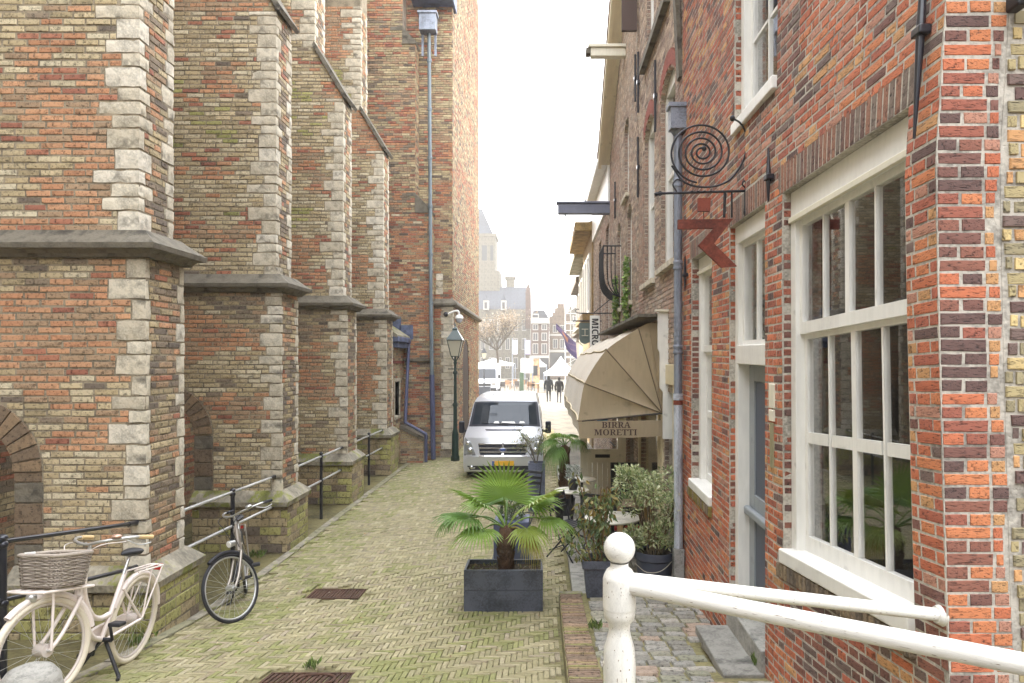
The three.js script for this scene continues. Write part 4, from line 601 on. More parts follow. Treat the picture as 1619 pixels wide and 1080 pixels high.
{ // hoist beams
  const t1 = thing('hoist_beam', 'weathered cream wooden hoist beam high on the gabled house', 'beam', [1.58, 8.68, -13.2]); const pts = P(931, 82, 13.2);
  part(t1, 'beam', bz(pts.x + 0.03, 1.6, 8.66, 8.82, 13.12, 13.28, 0.01), M.creamOld); part(t1, 'cap', bz(pts.x - 0.02, 1.6, 8.822, 8.88, 13.08, 13.32, 0.008), M.creamOld); part(t1, 'end', bz(pts.x - 0.06, pts.x + 0.029, 8.7, 8.82, 13.11, 13.29, 0.01), M.dirtyStone);
  const t2 = thing('hoist_beam', 'blue grey painted hoist beam with iron ring below the white gutter', 'beam', [1.58, 6.5, -16.6]); const bm = std({ color: sRGB(112, 116, 132), map: T.paint, roughness: 0.6 });
  part(t2, 'beam', bz(0.34, 1.6, 6.36, 6.6, 16.5, 16.72, 0.01), bm); part(t2, 'cap', bz(0.3, 1.6, 6.602, 6.65, 16.47, 16.75, 0.008), bm); part(t2, 'hook', [torus(V(0.52, 6.27, -16.6), 0.05, 0.012, V(0, 0, 1), 20, 6), cyl(V(0.52, 6.31, -16.6), V(0.52, 6.37, -16.6), 0.012)], M.iron);
}
const houseD = thing('shop_house', 'low house with white boarded gutter and tall white windows beyond the hoist beams', 'house', [2.2, 0, -19]);
{
  const X = 1.6, W = [[16.75, 17.6, 3.2, 6.2], [19, 19.9, 3.2, 6.2]]; facade(houseD, X, 16.32, 22, 6.6, W, 940); for (const h of W) simpleWindow(houseD, X, h, false);
  part(houseD, 'gutter', [bz(X - 0.3, X + 0.1, 7.62, 7.9, 16.5, 21.2, 0.02)], M.cream); part(houseD, 'frieze', bz(X - 0.05, X + 0.29, 6.61, 7.6, 16.5, 21.99), M.cream);
  part(houseD, 'roof', slab([[1.3, 7.91], [7, 7.91], [4, 9.6]], 5.5, g => g.translate(0, 0, -22)), std({ color: sRGB(90, 80, 76), roughness: 0.9 }));
}
{ // far row of sunlit fronts with heavy cornices
  const farCream = std({ color: sRGB(150, 143, 124), map: T.mottle, roughness: 0.85 }), yel = std({ color: sRGB(156, 130, 84), map: T.mottle, roughness: 0.85 }), mk = [
    ['tan stone house with deep golden cornice at the end of the row', 22.1, 27, 1.55, 7.0, yel, 0.55], ['pale plaster house with moulded cornice next to the golden one', 27.1, 33, 1.7, 6.9, farCream, 0.5], ['narrow grey brick house at the street mouth beside the scaffold', 33.1, 40, 1.9, 6.6, std({ color: sRGB(120, 108, 96), map: T.mottle, roughness: 0.9 }), 0.35]];
  mk.forEach(([label, z0, z1, X, H, m, ov]) => { const t = thing('corner_house', label, 'house', [X + 1, 0, -(z0 + z1) / 2]); part(t, 'wall', bz(X, X + 7, -0.1, H, z0, z1), m);
    part(t, 'cornice', [bz(X - ov, X + 0.1, H, H + 0.3, z0 + 0.01, z1 - 0.01, 0.03)], m); part(t, 'cornice_moulding', moulding([[X, -z1 + 0.02], [X, -z0 - 0.02]], [[0, H - 0.7], [-ov * 0.3, H - 0.6], [-ov * 0.55, H - 0.25], [-ov * 0.8, H - 0.01], [0, H - 0.01]]), m);
    part(t, 'belt', bz(X - 0.3, X + 0.05, 4.1, 4.35, z0 + 0.01, z1 - 0.01, 0.03), m);
    for (let q = 0; q < 3; q++) for (const y of [0.9, 4.4]) { const z = lerp(z0 + 0.7, z1 - 1.6, q / 2), w = part(t, 'window', [bz(X - 0.05, X + 0.02, y, y + 0.1, z, z + 1), bz(X - 0.05, X + 0.02, y + 1.9, y + 2.0, z, z + 1), bz(X - 0.05, X + 0.02, y + 0.1, y + 1.9, z, z + 0.1), bz(X - 0.05, X + 0.02, y + 0.1, y + 1.9, z + 0.9, z + 1)], M.cream); part(w, 'pane', bz(X - 0.02, X - 0.012, y + 0.1, y + 1.9, z + 0.1, z + 0.9), M.dark); }
    part(t, 'roof', slab([[X - 0.1, H + 0.301], [X + 7, H + 0.301], [X + 3.5, H + 1.6]], z1 - z0, g => g.translate(0, 0, -z1)), M.dark); });
}
// ---------- bridge railing ----------
{
  const pz = 2.64, px = 0.292, g0 = PVH(pz) - 0.02, top = 2.135;
  const post = thing('railing_post', 'white painted iron railing post with round ball top at the bridge end', 'post', [px, g0, -pz]), c = V(px, 0, -pz);
  part(post, 'shaft', lathe([[0, g0], [0.07, g0], [0.075, g0 + 0.08], [0.055, g0 + 0.12], [0.05, g0 + 0.2], [0.055, 1.42], [0.061, 1.55], [0.063, 1.62], [0.058, 1.69], [0.045, 1.735], [0.04, 1.76], [0.042, 1.785], [0.058, 1.805], [0.061, 1.83], [0.0615, 1.84]], c, 40), M.white);
  part(post, 'collar', lathe([[0.0615, 1.84], [0.064, 1.85], [0.064, 1.955], [0.060, 1.97], [0.05, 1.99], [0.037, 2.0], [0.034, 2.012], [0.036, 2.02]], c, 40), M.white);
  part(post, 'ball', ball(V(px, 2.074, -pz), 0.0605, 40), M.white);
  const r1 = thing('railing_bar', 'slim white railing bar running from the ball post into the house corner', 'railing', [1.0, 1.9, -2.7]); part(r1, 'bar', cyl(V(px + 0.03, 1.955, -pz), V(1.63, 1.757, -2.795), 0.0265, 0.0265, 24), M.white); part(r1, 'wall_ring', cyl(V(1.603, 1.76, -2.793), V(1.63, 1.757, -2.795), 0.034, 0.046, 14), M.white);
  const r2 = thing('railing_bar', 'thicker white railing bar in front, leaving the picture at lower right', 'railing', [1.0, 1.9, -2.2]); part(r2, 'bar', cyl(V(px + 0.035, 1.935, -pz + 0.02), V(2.0, 1.945, -1.5), 0.032, 0.032, 24), M.white);
}
// ---------- wrought iron sign over the door ----------
{
  const Z = 5.36, q = (x, y) => P(x, y, Z), t = thing('hanging_sign', 'rust red angular sign under a black wrought iron spiral bracket on the near house', 'sign', [AXW, 3.9, -Z]);
  part(t, 'wall_bar', [cyl(q(1184, 190), q(1178, 334), 0.011, 0.011, 8), ball(q(1178, 336), 0.014, 8, 2)], M.iron);
  part(t, 'arm', [poly([q(1179, 302), q(1040, 306)], 0.010), ball(q(1038, 307), 0.016, 10)], M.iron);
  for (let k = 0; k < 4; k++) { const x = 1094 + k * 10; part(t, 'twist', ball(q(x, 303), 0.016, 8, 0.55), M.iron); }
  part(t, 'finial', slab([[0, 0.02], [0.03, 0], [0, -0.02], [-0.05, 0]], 0.012, g => { const p = q(1044, 306); g.translate(p.x, p.y, p.z - 0.006); }), M.iron);
  part(t, 'scroll', tube([q(1180, 298), q(1174, 292), q(1176, 286), q(1182, 290)], 0.006, 20), M.iron); part(t, 'scroll', tube([q(1070, 303), q(1064, 292), q(1070, 284), q(1080, 286)], 0.006, 20), M.iron);
  const sp = []; for (let k = 0; k <= 140; k++) { const a = k / 140 * Math.PI * 2 * 4.55, r = (7 + 44 * Math.pow(k / 140, 1.25)) * Z / F, th = Math.PI * 0.35 + a; const c = q(1110, 241); sp.push(V(c.x + r * Math.cos(th), c.y + r * 0.95 * Math.sin(th), -Z)); }
  part(t, 'spiral', tube(sp, 0.008, 420, 8), M.iron); part(t, 'spiral_end', ball(sp[0], 0.02, 12), M.iron);
  part(t, 'sweep', tube([q(1062, 262), q(1082, 288), q(1114, 296), q(1148, 288), q(1170, 264), q(1180, 236), q(1179, 210), q(1170, 194), q(1160, 188)], 0.008, 60), M.iron); part(t, 'leaf', ball(q(1158, 187), 0.022, 10, 1.1), M.iron);
  part(t, 'hanger', cyl(q(1146, 304), q(1145, 344), 0.011), M.iron); part(t, 'hanger', cyl(q(1157, 304), q(1157, 344), 0.008), M.iron);
  const sg = (pts) => { const w = pts.map(([x, y]) => { const v = q(1020 + x / 3.6, 150 + y / 3.6); return [v.x, v.y]; }); return slab(w, 0.035, g => g.translate(0, 0, -Z - 0.0175)); };
  part(t, 'sign_plate', sg([[185, 765], [387, 762], [300, 858], [435, 985], [520, 977], [390, 848], [497, 708], [185, 712]]), M.rust);
  part(t, 'sign_dot', sg([[297, 664], [368, 664], [371, 590], [300, 590]]), M.rust); part(t, 'wire', cyl(q(1112, 334), q(1113, 348), 0.003), M.iron);
}
// ---------- grey drainpipe with hopper ----------
{
  const Z = 7.66, x = 1.505, t = thing('drainpipe', 'grey zinc drainpipe with box hopper between the orange and brown houses', 'drainpipe', [x, 0.12, -Z]), Y = py => P(0, py, Z).y;
  part(t, 'pipe', cyl(V(x, Y(625), -Z), V(x, Y(215), -Z), 0.046, 0.046, 20), M.zinc);
  const lowM = std({ color: sRGB(186, 192, 202), map: T.mottle, roughness: 0.5 });
  part(t, 'lower_pipe', cyl(V(x + 0.005, Y(866), -Z), V(x, Y(625), -Z), 0.05, 0.05, 20), lowM);
  part(t, 'shoe', bz(x - 0.055, x + 0.065, 0.13, Y(866) - 0.004, Z - 0.055, Z + 0.055, 0.012), std({ color: sRGB(150, 150, 146), map: T.mottle, roughness: 0.6 }));
  for (const py of [427, 560, 297]) part(t, 'collar', lathe([[0.047, 0], [0.055, 0.005], [0.055, 0.03], [0.05, 0.04], [0.05, 0.07], [0.055, 0.08], [0.055, 0.1], [0.047, 0.105]], V(x, Y(py), -Z), 20), M.zinc);
  part(t, 'joint_ring', [cyl(V(x, Y(632), -Z), V(x, Y(622), -Z), 0.056, 0.056, 20)], lowM); part(t, 'rust_band', cyl(V(x, Y(640), -Z), V(x, Y(633), -Z), 0.0515, 0.0515, 20), M.rust);
  const hop = part(t, 'hopper', [bz(x - 0.1, x + 0.085, Y(207), Y(174), Z - 0.1, Z + 0.06, 0.006), bz(x - 0.125, x + 0.1, Y(174) + 0.001, Y(167), Z - 0.12, Z + 0.07, 0.005)], M.zinc); part(hop, 'hopper_neck', lathe([[0.047, 0], [0.09, 0.06], [0.09, 0.07]], V(x, Y(216), -Z), 4), M.zinc);
}
// ---------- awning of the cafe ----------
const awnM = phys({ color: sRGB(202, 184, 152), transmission: 0.45, thickness: 0, map: T.paint, bumpMap: T.weave, bumpScale: 0.0008, roughness: 0.95, side: THREE.DoubleSide }), awnDark = std({ color: sRGB(120, 106, 86), roughness: 0.95 }), pip = std({ color: sRGB(214, 200, 168), roughness: 0.9 });
const font = await new FontLoader().loadAsync('fonts/droid/droid_serif_bold.typeface.json'), fontS = await new FontLoader().loadAsync('fonts/droid/droid_sans_bold.typeface.json');
{
  const t = thing('awning', 'beige canvas awning with brown lettering over the cafe terrace', 'awning', [1.0, 1.79, -12]);
  const prof = [[1.50, 3.287], [1.36, 3.285], [1.233, 3.22], [0.817, 2.94], [0.532, 2.503], [0.445, 2.011]], val = [0.462, 1.785], zn = 8.9, zf = 15.2;
  const piv = V(1.545, 2.11, 0), st = 24, cr = [], fine = [];
  const cv = new THREE.CatmullRomCurve3(prof.map(p => V(p[0], p[1], 0)), false, 'catmullrom', 0.35); for (let i = 0; i <= 20; i++) { const p = cv.getPoint(i / 20); fine.push([p.x, p.y, 0]); }
  const pos = [], uv = [], pt = (i, k) => { const [x, y, s] = fine[i], w = k / st, fr = Math.abs(Math.sin(w * Math.PI * 3)); const c = V(1.545, 2.3, 0), d = V(x, y, 0).sub(c), r = 1 - 0.028 * fr * (i > 3 ? 1 : 0.3); d.multiplyScalar(r); return [c.x + d.x, c.y + d.y, -lerp(zn, zf, w)]; };
  for (let i = 0; i < fine.length - 1; i++) for (let k = 0; k < st; k++) { const q = [[i, k], [i + 1, k], [i + 1, k + 1], [i, k], [i + 1, k + 1], [i, k + 1]]; for (const [a, b] of q) { const p = pt(a, b); pos.push(...p); uv.push(a * 0.12, p[2]); } }
  const mk = (pos, uv) => { const g = new THREE.BufferGeometry(); g.setAttribute('position', new THREE.Float32BufferAttribute(pos, 3)); g.setAttribute('uv', new THREE.Float32BufferAttribute(uv, 2)); return g; };
  let skin = toCreasedNormals(mk(pos, uv), 0.9); part(t, 'canopy', skin, awnM);
  // outer valance with a gently scalloped hem
  const vp = [], vu = [], v = (i, k) => { const w = k / (st * 2), top = pt(fine.length - 1, w * st); return i ? [top[0] + 0.015, val[1] - 0.02 * Math.abs(Math.sin(w * Math.PI * 9)), top[2]] : top; };
  for (let k = 0; k < st * 2; k++) for (const [a, b] of [[0, k], [1, k], [1, k + 1], [0, k], [1, k + 1], [0, k + 1]]) { const p = v(a, b); vp.push(...p); vu.push(a * 0.2, p[2]); }
  const vg = mk(vp, vu); vg.computeVertexNormals(); part(t, 'outer_valance', vg, awnM);
  // near side: fan panels, dark seams, valance with writing
  const side = (Z, nm) => { const fan = prof; for (let i = 0; i < fan.length - 1; i++) { const a = fan[i], b = fan[i + 1], n = 6, p2 = [], u2 = []; const P3 = (u, w) => { const cp = cv.getPoint((i + u) / 5), ex = cp.x, ey = cp.y; return [lerp(piv.x, ex, w), lerp(piv.y, ey, w), -Z - 0.03 * Math.sin(u * Math.PI) * Math.sin(w * Math.PI)]; }; for (let k = 0; k < n; k++) for (let j = 0; j < n; j++) for (const [x, y] of [[k, j], [k + 1, j], [k + 1, j + 1], [k, j], [k + 1, j + 1], [k, j + 1]]) { const p = P3(x / n, y / n); p2.push(...p); u2.push(p[0], p[1]); } const g = toCreasedNormals(mk(p2, u2), 0.9); part(t, nm, g, awnM); }
    for (let i = 2; i < fan.length; i++) part(t, 'seam', cyl(V(piv.x, piv.y, -Z + 0.004), V(fan[i][0], fan[i][1], -Z + 0.004), 0.008, 0.008, 6), awnDark); };
  side(zn, 'side_panel');
  const vs = slab([[prof[5][0], prof[5][1] - 0.004], [1.55, 2.11 - 0.09], [1.55, 1.815], [1.2, 1.795], [val[0], val[1]]], 0.004, g => g.translate(0, 0, -zn + 0.002)); const sv = part(t, 'side_valance', vs, awnM);
  for (const [s, py, px0, w] of [['BIRRA', 676.5, 951, 46], ['MORETTI', 688.2, 939, 68]]) { const g = new TextGeometry(s, { font, size: 0.078, depth: 0.003, curveSegments: 4 }); g.computeBoundingBox(); const bw = g.boundingBox.max.x, W = w * zn / F; g.scale(W / bw, 1, 1); const p = P(px0, py, zn); g.translate(p.x, p.y, -zn + 0.008); part(sv, 'lettering', g, std({ color: sRGB(86, 66, 60), roughness: 0.9 })); }
  for (const i of [3, 4, 5]) { const pts = []; for (let k = 0; k <= st; k++) { const p = pt(i * 4, k); pts.push(V(p[0] - 0.008, p[1] + 0.006, p[2])); } part(t, 'piping', tube(pts, 0.011, 60, 6), pip); }
  for (let k = 0; k < 4; k++) { const z = -lerp(zn, zf, k / 3); part(t, 'rib', poly([V(piv.x, piv.y, z), V(prof[5][0] + 0.05, prof[5][1], z)], 0.012), M.iron); }
  part(t, 'cover_board', bz(1.2, 1.62, 3.36, 3.4, 8.72, 15.3), M.dirtyStone); 
  const bd = thing('awning_board', 'white painted side board between awning and drainpipe', 'board', [1.6, 1.8, -8.6]); part(bd, 'board', slab([[1.515, 1.8], [1.72, 1.8], [1.72, 3.42], [1.45, 3.42], [1.45, 2.95], [1.475, 2.9], [1.475, 2.45], [1.515, 2.4]], 0.04, g => g.translate(0, 0, -8.72)), M.cream); part(bd, 'cap', bz(1.42, 1.72, 3.422, 3.45, 8.64, 8.76), M.creamOld);
}
// ---------- cafe terrace ----------
{
  const cr = std({ color: sRGB(226, 218, 196), map: T.paint, roughness: 0.5 }), Z = 12.0, x0 = 0.64, x1 = 1.44, d = thing('cafe_door', 'cream half glazed cafe door standing open under the awning', 'door', [1.42, 0.12, -Z]);
  part(d, 'frame', [bz(x0, x0 + 0.12, 0.14, 2.2, Z, Z + 0.045), bz(x1 - 0.14, x1, 0.14, 2.2, Z, Z + 0.045), bz(x0 + 0.12, x1 - 0.14, 0.14, 0.32, Z, Z + 0.045), bz(x0 + 0.12, x1 - 0.14, 1.0, 1.24, Z, Z + 0.045), bz(x0 + 0.12, x1 - 0.14, 2.08, 2.2, Z, Z + 0.045)], cr);
  for (let k = 0; k < 6; k++) { const w = (x1 - x0 - 0.26) / 6; part(d, 'plank', bz(x0 + 0.12 + k * w + 0.003, x0 + 0.12 + (k + 1) * w - 0.003, 0.32, 1.0, Z + 0.012, Z + 0.032), cr); }
  part(d, 'pane', bz(x0 + 0.12, x1 - 0.14, 1.24, 2.08, Z + 0.02, Z + 0.025), M.glass); part(d, 'letter_slot', [bz(x0 + 0.26, x1 - 0.28, 1.09, 1.15, Z - 0.006, Z), bz(x0 + 0.28, x1 - 0.3, 1.105, 1.135, Z - 0.008, Z - 0.006)], M.dark); part(d, 'handle', poly([V(x1 - 0.2, 1.3, -Z + 0.03), V(x1 - 0.2, 1.3, -Z + 0.06), V(x1 - 0.28, 1.38, -Z + 0.06)], 0.01), M.zinc);
  part(d, 'notice', bz(x0 + 0.3, x0 + 0.48, 1.72, 1.95, Z + 0.016, Z + 0.019), std({ color: sRGB(110, 160, 204), roughness: 0.8 }));
  const marble = std({ color: sRGB(222, 218, 208), map: T.stone, roughness: 0.35 }), wood = std({ color: sRGB(168, 150, 124), map: T.mottle, roughness: 0.7 });
  const table = (x, Z, r, h, label, m, y = 0.12, legM = M.dark) => { const t = thing('bistro_table', label, 'table', [x, y, -Z], 'terrace tables'); part(t, 'tabletop', lathe([[0, h - 0.025], [r - 0.008, h - 0.025], [r, h - 0.015], [r, h - 0.004], [r - 0.006, h], [0, h]], V(x, y, -Z), 40), m); part(t, 'stem', cyl(V(x, y + 0.03, -Z), V(x, y + h - 0.026, -Z), 0.022), legM); for (let k = 0; k < 3; k++) { const a = k * 2.1 + 0.4; part(t, 'leg', poly([V(x, y + 0.16, -Z), V(x + 0.12 * Math.cos(a), y + 0.06, -Z + 0.12 * Math.sin(a)), V(x + 0.26 * Math.cos(a), y + 0.012, -Z + 0.26 * Math.sin(a))], 0.013), legM); } };
  table(0.86, 8.55, 0.35, 0.72, 'large round white table behind the square pot', marble); table(0.42, 10.3, 0.26, 0.73, 'small round white table with grey plant near the open door', marble); table(0.62, 11.2, 0.24, 0.74, 'round white table furthest under the awning', marble); table(-0.72, 11.6, 0.3, 0.72, 'round white table in the street in front of the van', marble, 0, M.dark);
  // small square wooden table
  const wt = thing('wooden_table', 'small grey wooden table beside the variegated bush', 'table', [1.25, 0.12, -9.4]); for (let k = 0; k < 4; k++) part(wt, 'plank', bz(1.02, 1.46, 0.82, 0.85, 9.2 + k * 0.11, 9.3 + k * 0.11, 0.004), wood); for (const [x, z] of [[1.05, 9.23], [1.43, 9.23], [1.05, 9.6], [1.43, 9.6]]) part(wt, 'leg', bz(x - 0.018, x + 0.018, 0.125, 0.82, z - 0.018, z + 0.018), std({ color: sRGB(190, 158, 108), roughness: 0.7 }));
  const chair = (x, Z, turn, label, y = 0.12) => {
    const t = thing('folding_chair', label, 'chair', [0, 0, 0], 'black folding chairs on the terrace'), b = M.blackPaint;
    for (const s of [-1, 1]) { part(t, 'leg', poly([V(s * 0.19, 0.0, 0.22), V(s * 0.19, 0.45, -0.12), V(s * 0.19, 0.86, -0.22)], 0.011), b); part(t, 'leg', poly([V(s * 0.165, 0.0, -0.24), V(s * 0.165, 0.45, 0.18)], 0.011), b); }
    for (let k = 0; k < 6; k++) part(t, 'seat_slat', bx(-0.2, 0.2, 0.45, 0.465, -0.16 + k * 0.062, -0.115 + k * 0.062, 0.004), b);
    for (let k = 0; k < 3; k++) { const y = 0.62 + k * 0.09, z = -0.163 - (y - 0.62) * 0.24; part(t, 'back_slat', bx(-0.2, 0.2, y, y + 0.05, z - 0.012, z, 0.004), b); }
    part(t, 'cross_bar', [cyl(V(-0.165, 0.1, -0.197), V(0.165, 0.1, -0.197), 0.008)], b); part(t, 'cross_bar', cyl(V(-0.19, 0.1, 0.145), V(0.19, 0.1, 0.145), 0.008), b);
    t.position.set(x, y, -Z); t.rotation.y = turn; return t;
  };
  chair(0.33, 9.3, 0.9, 'black folding chair with slatted seat left of the large round table'); chair(1.18, 10.2, -2.3, 'black folding chair in front of the open door'); chair(0.78, 9.55, 2.6, 'black folding chair behind the large round table'); chair(-0.3, 11.9, -0.5, 'black folding chair beside the tall grey planter', 0);
  const sb = thing('sandwich_board', 'black leaning board beside the cafe door with red base', 'board', [1.3, 0.12, -10.9]); part(sb, 'board', slab([[-0.22, 0], [0.22, 0], [0.22, 1.0], [-0.22, 1.0]], 0.03, g => { g.rotateX(-0.2); g.translate(1.3, 0.16, -10.9); }), M.dark); part(sb, 'foot', bz(1.06, 1.54, 0.12, 0.17, 10.75, 10.95), std({ color: sRGB(170, 40, 36), roughness: 0.6 }));
}
// ---------- plants ----------
const leafMat = (r, g, b, t = 0.35) => phys({ color: sRGB(r, g, b), roughness: 0.6, transmission: t, thickness: 0, side: THREE.DoubleSide });
const leafV = phys({ vertexColors: true, roughness: 0.65, transmission: 0.4, thickness: 0, side: THREE.DoubleSide });
function leafCloud(seed, n, at, size, cols, ratio = 0.45, upBias = 0.4) {
  const f = rng(seed), pos = [], col = [], cc = cols.map(c => sRGB(...c));
  for (let i = 0; i < n; i++) {
    const { p, dir } = at(f, i), s = size * rr(0.6, 1.25, f), d = (dir ? dir.clone() : V(0, 0, 0)).add(V(rr(-1, 1, f), rr(-0.6, 1, f) + upBias, rr(-1, 1, f)).multiplyScalar(0.8)).normalize(), sd = d.clone().cross(V(rr(-1, 1, f), rr(-1, 1, f) + 1.2, rr(-1, 1, f))).normalize(), up = sd.clone().cross(d);
    const a = p, m = p.clone().addScaledVector(d, s * 0.5), l = m.clone().addScaledVector(sd, s * ratio * 0.5).addScaledVector(up, s * 0.08), r = m.clone().addScaledVector(sd, -s * ratio * 0.5).addScaledVector(up, s * 0.08), e = p.clone().addScaledVector(d, s).addScaledVector(up, -s * 0.1);
    const c = cc[f() * cc.length | 0], j = rr(0.8, 1.15, f);
    for (const t of [[a, l, m], [l, e, m], [a, m, r], [m, e, r]]) for (const v of t) { pos.push(v.x, v.y, v.z); col.push(c.r * j, c.g * j, c.b * j); }
  }
  const g = new THREE.BufferGeometry(); g.setAttribute('position', new THREE.Float32BufferAttribute(pos, 3)); g.setAttribute('color', new THREE.Float32BufferAttribute(col, 3)); g.computeVertexNormals(); return norm(g);
}
function fanFrond(o, hub, dir, R0, droop, seed, spread = 2.0) {
  const f = rng(seed), d = dir.clone().normalize(), side = d.clone().cross(V(0, 1, 0)).normalize(), up = side.clone().cross(d).normalize(), gs = [], pos = [], n = 30, tilt = up.clone();
  for (let i = 0; i < n; i++) {
    const a = lerp(-spread, spread, (i + 0.5) / n), L = R0 * (0.78 + 0.22 * Math.cos(a * 0.75)) * rr(0.92, 1.05, f), dd = d.clone().multiplyScalar(Math.cos(a)).addScaledVector(side, Math.sin(a)), sd = d.clone().multiplyScalar(-Math.sin(a)).addScaledVector(side, Math.cos(a));
    const wm = R0 * spread / n * 0.62, seg = [[0.02, 0.05], [0.25, 0.55], [0.5, 1], [0.72, 0.72], [0.88, 0.4], [1, 0.04]].map(([t, w]) => { const c = hub.clone().addScaledVector(dd, L * t); c.addScaledVector(tilt, R0 * 0.06 * Math.sin(t * 2)); c.y -= droop * L * t * t * t * rr(0.85, 1.25, f) + (t > 0.8 ? rr(0, 0.12, f) * L * (t - 0.8) : 0); const W = Math.min(wm, 1) * w; return [c.clone().addScaledVector(sd, -W).addScaledVector(tilt, W * 0.35), c.clone().addScaledVector(tilt, -W * 0.3), c.clone().addScaledVector(sd, W).addScaledVector(tilt, W * 0.35)]; });
    for (let k = 0; k < seg.length - 1; k++) { const A = seg[k], B = seg[k + 1]; for (let q = 0; q < 2; q++) { for (const v of [A[q], A[q + 1], B[q + 1], A[q], B[q + 1], B[q]]) pos.push(v.x, v.y, v.z); } }
  }
  const g = new THREE.BufferGeometry(); g.setAttribute('position', new THREE.Float32BufferAttribute(pos, 3)); g.computeVertexNormals(); return norm(g);
}
function fanPalm(t, base, h, fronds, mats, trunkR, seed) {
  const f = rng(seed), trunkM = std({ color: sRGB(96, 72, 54), map: T.mottle, bumpMap: T.stoneB, bumpScale: 0.02, roughness: 1 }), crown = base.clone().add(V(0, h, 0));
  const tr = part(t, 'trunk', lathe([[0, 0], [trunkR * 1.15, 0], [trunkR, h * 0.3], [trunkR * 1.1, h * 0.6], [trunkR * 0.9, h * 0.92], [0, h]], base, 14), trunkM);
  for (let k = 0; k < 30; k++) { const a = k * 2.4, y = rr(0.1, 0.95, f) * h, p = base.clone().add(V(Math.cos(a) * trunkR * 0.95, y, Math.sin(a) * trunkR * 0.95)); part(tr, 'bark_scale', cyl(p, p.clone().add(V(Math.cos(a) * 0.03, 0.07, Math.sin(a) * 0.03)), 0.02, 0.006, 5), trunkM); }
  fronds.forEach(([az, el, len, R0, droop, mi, face], k) => {
    const d = V(Math.cos(az) * Math.cos(el), Math.sin(el), Math.sin(az) * Math.cos(el)), hub = crown.clone().addScaledVector(d, len); hub.y -= len * 0.12;
    const mid = crown.clone().addScaledVector(d, len * 0.5).add(V(0, len * 0.04, 0)), dd = d.clone().add(V(0, face ?? -0.35, 0)).normalize();
    const fr = part(t, 'frond', fanFrond(t, hub, dd, R0 * 1.12, droop, seed + k * 13), mats[mi]); part(fr, 'petiole', tube([crown.clone().add(V(0, -0.05, 0)), mid, hub], 0.009, 10, 6), mats[mi]);
  });
}
const palmG = [leafMat(140, 172, 74, 0.45), leafMat(116, 152, 72, 0.45), leafMat(164, 182, 80, 0.45), leafMat(186, 172, 80, 0.45)];
const potM = std({ color: sRGB(82, 86, 98), map: T.mottle, roughness: 0.6 }), soil = std({ color: sRGB(70, 58, 44), map: T.mottle, bumpMap: T.stoneB, bumpScale: 0.02, roughness: 1 });
{
  const Z = 7.42, x0 = -0.872, x1 = -0.012, g0 = G(7.45) + 0.012, h = 0.455, zb = Z + 0.42, t = thing('planter_box', 'dark slate grey rectangular planter box in the middle of the street', 'planter', [(x0 + x1) / 2, g0, -Z - 0.2]);
  part(t, 'front_board', bz(x0, x1, g0 - 0.02, g0 + h / 2 - 0.003, Z, Z + 0.025, 0.004), potM); part(t, 'front_board', bz(x0, x1, g0 + h / 2 + 0.003, g0 + h, Z, Z + 0.025, 0.004), potM); part(t, 'back_board', bz(x0, x1, g0 - 0.02, g0 + h, zb - 0.025, zb, 0.004), potM); part(t, 'side_board', bz(x0, x0 + 0.025, g0 - 0.02, g0 + h - 0.002, Z + 0.026, zb - 0.026), potM); part(t, 'side_board', bz(x1 - 0.025, x1, g0 - 0.02, g0 + h - 0.002, Z + 0.026, zb - 0.026), potM);
  part(t, 'soil', bz(x0 + 0.026, x1 - 0.026, g0, g0 + h - 0.05, Z + 0.026, zb - 0.026), soil);
  const palm = thing('fan_palm', 'bright green fan palm growing in the street planter box', 'palm', [-0.42, g0 + h - 0.05, -Z - 0.2]);
  fanPalm(palm, V(-0.42, g0 + h - 0.05, -Z - 0.2), 0.5, [
    [1.75, 1.25, 0.40, 0.42, 0.05, 0, 0.0], [2.6, 0.75, 0.44, 0.38, 0.15, 0, -0.15], [0.45, 0.72, 0.46, 0.40, 0.15, 2, -0.15], [2.9, 0.35, 0.44, 0.40, 0.3, 1, -0.2], [2.35, 0.12, 0.36, 0.32, 0.35, 0, -0.3], [0.0, 0.25, 0.46, 0.34, 0.5, 0, -0.35],
    [0.75, 0.12, 0.32, 0.28, 0.5, 2, -0.35], [3.25, 0.2, 0.62, 0.2, 0.8, 1, -0.5], [-0.6, 0.6, 0.4, 0.38, 0.3, 0, -0.3], [-1.6, 0.7, 0.4, 0.38, 0.3, 1, -0.3], [4.1, 0.5, 0.42, 0.38, 0.3, 0, -0.3], [0.55, -0.2, 0.3, 0.2, 0.9, 3, -0.6]], palmG, 0.085, 900);
  const weeds = thing('weeds', 'low green weeds and litter on the planter soil around the palm trunk', 'weeds', [-0.42, g0 + h - 0.05, -Z - 0.2]); part(weeds, 'leaves', leafCloud(71, 160, f => ({ p: V(rr(x0 + 0.05, x1 - 0.05, f), g0 + h - 0.048, -rr(Z + 0.04, zb - 0.05, f)) }), 0.05, [[120, 116, 66], [104, 110, 58], [136, 112, 80], [90, 76, 54]], 0.4, 0.2), leafV);
}
